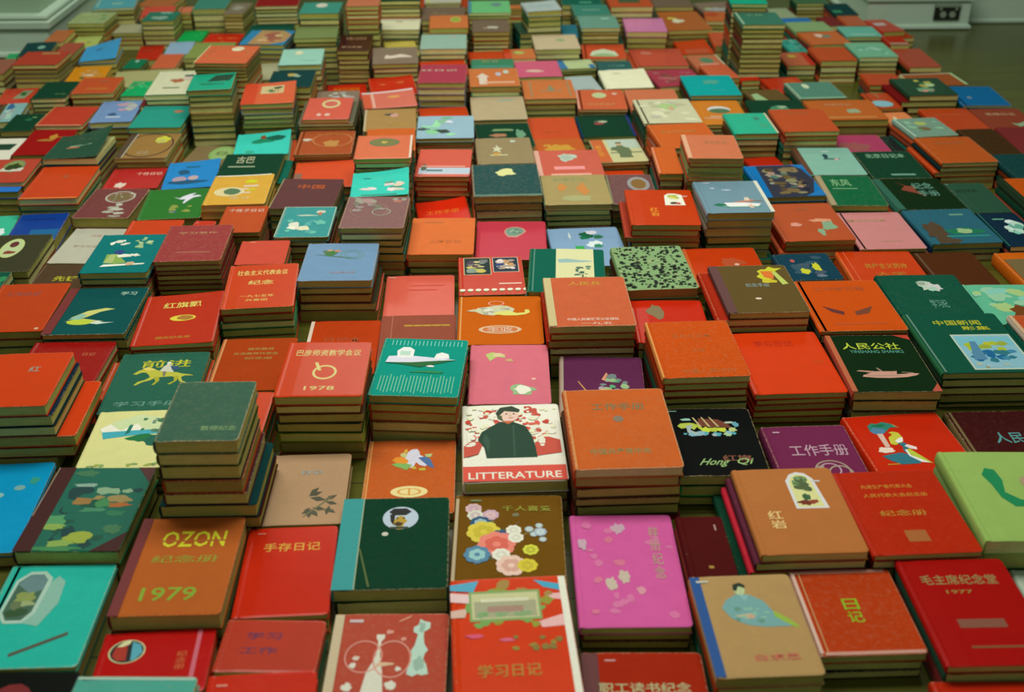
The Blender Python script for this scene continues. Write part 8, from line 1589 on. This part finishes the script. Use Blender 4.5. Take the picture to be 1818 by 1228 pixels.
0.3824,3.6525,-0.0004,0.1191,0.1532,0.0775,0.0111|453||98904a|
0.3819,3.653,-0.0015,0.1172,0.1527,0.0641,0.013|564||b8b46e|
0.3821,3.6525,0.0097,0.117,0.1536,0.053,0.0107|674||9c9a4c|
0.3887,3.6555,0.0061,0.1368,0.1604,0.0398,0.0128|354||9ea058|
0.3891,3.6557,0.0061,0.136,0.161,0.0234,0.016|b53||8c8244|
0.3891,3.6558,0.0061,0.1358,0.1606,0.0002,0.023|243||98904a|
0.5051,3.8869,0.019,0.1396,0.1687,0.0767,0.0177|653||c0be80|
0.5176,3.8964,0.0072,0.1643,0.1917,0.0619,0.0144|443||98904a|
0.5173,3.897,0.0072,0.165,0.1919,0.0479,0.0136|443||a6a65c|
0.5176,3.8968,0.0072,0.1652,0.1911,0.0289,0.0186|b53||8c8244|
0.5173,3.8969,0.0072,0.1649,0.1917,0.0094,0.0191|243||98904a|
0.5179,3.8969,0.0072,0.1652,0.1921,0.0002,0.009|a42||a8a85e|
0.6701,4.1023,-0.014,0.1625,0.2118,0.0377,0.013|a42||b8b46e|
0.6696,4.1023,-0.014,0.1628,0.2118,0.0205,0.0168|354||b8b46e|
0.6703,4.102,-0.014,0.1629,0.2112,0.0002,0.0201|522||9ea058|
0.5381,3.7092,-0.0348,0.1295,0.1712,0.0385,0.0201|664||9ea058|
0.5375,3.7085,-0.0426,0.1271,0.1696,0.022,0.0162|354||9c9a4c|
0.5378,3.7094,-0.043,0.1367,0.1741,0.0002,0.0216|632||c0be80|
0.6875,3.8654,0.0609,0.1489,0.2455,0.0209,0.0142|332||98904a|
0.6889,3.8663,0.0598,0.1593,0.2474,0.0002,0.0205|b53||8c8244|
0.2904,3.6482,-0.0295,0.0514,0.16,0.0582,0.0156|378||a6a65c|
0.2901,3.6481,-0.0295,0.05,0.1598,0.0391,0.0186|a42||a6a65c|
0.2901,3.6481,-0.0295,0.0499,0.1592,0.0209,0.0178|632||c0be80|
0.2902,3.6481,-0.0295,0.0499,0.1596,0.0002,0.0205|443||9ea058|
'''
GROUP = 'old notebooks piled across the floor'
for k, ln in enumerate(BOOKS.strip().split('\n')):
    num, col, spine, page, fl, lift, motif, label = ln.split('|')
    x, y, a, w, d, z, t = map(float, num.split(',')); lift = float(lift)
    root = bpy.data.objects.new('book', None); COL.objects.link(root)
    root.empty_display_size = .02
    root.location = (x, y, z); root.rotation_euler = (0, 0, a)
    root['label'] = label; root['category'] = 'book'; root['group'] = GROUP
    cov = cover_shape(w, d, t, dye(col), dye(spine) if spine else None, 'g' in fl, 'w' in fl, lift, True, k).build('cover', [COVER], root)
    page_shape(w, d, t, page).build('page_block', [PAGE], root)
    if motif:
        pic, txt = draw_cover(motif, w, d, t, lift)
        if pic.f: pic.build('cover_print', [INK], cov)
        if txt.f: txt.build('cover_lettering', [INK], cov)
rest = MB()
for k, ln in enumerate(REST.strip().split('\n')):
    num, col, spine, page, motif = ln.split('|')
    x, y, a, w, d, z, t = map(float, num.split(','))
    m = Matrix.Translation((x, y, z)) @ Matrix.Rotation(a, 4, 'Z')
    rest.add(cover_shape(w, d, t, dye(col), dye(spine) if spine else None, k % 3 == 0, False, 0.0, False, 5000 + k), m)
    p = page_shape(w, d, t, page); p.m = [1] * len(p.f); rest.add(p, m)
    if motif:
        for q in draw_cover(motif, w, d, t, 0.0): q.m = [2] * len(q.f); rest.add(q, m)
o = rest.build('stacked_books', [COVER, PAGE, INK])
o['kind'] = 'stuff'; o['label'] = 'the many further book spines and covers that fill out the stacks on the floor'; o['category'] = 'books'; o['group'] = GROUP
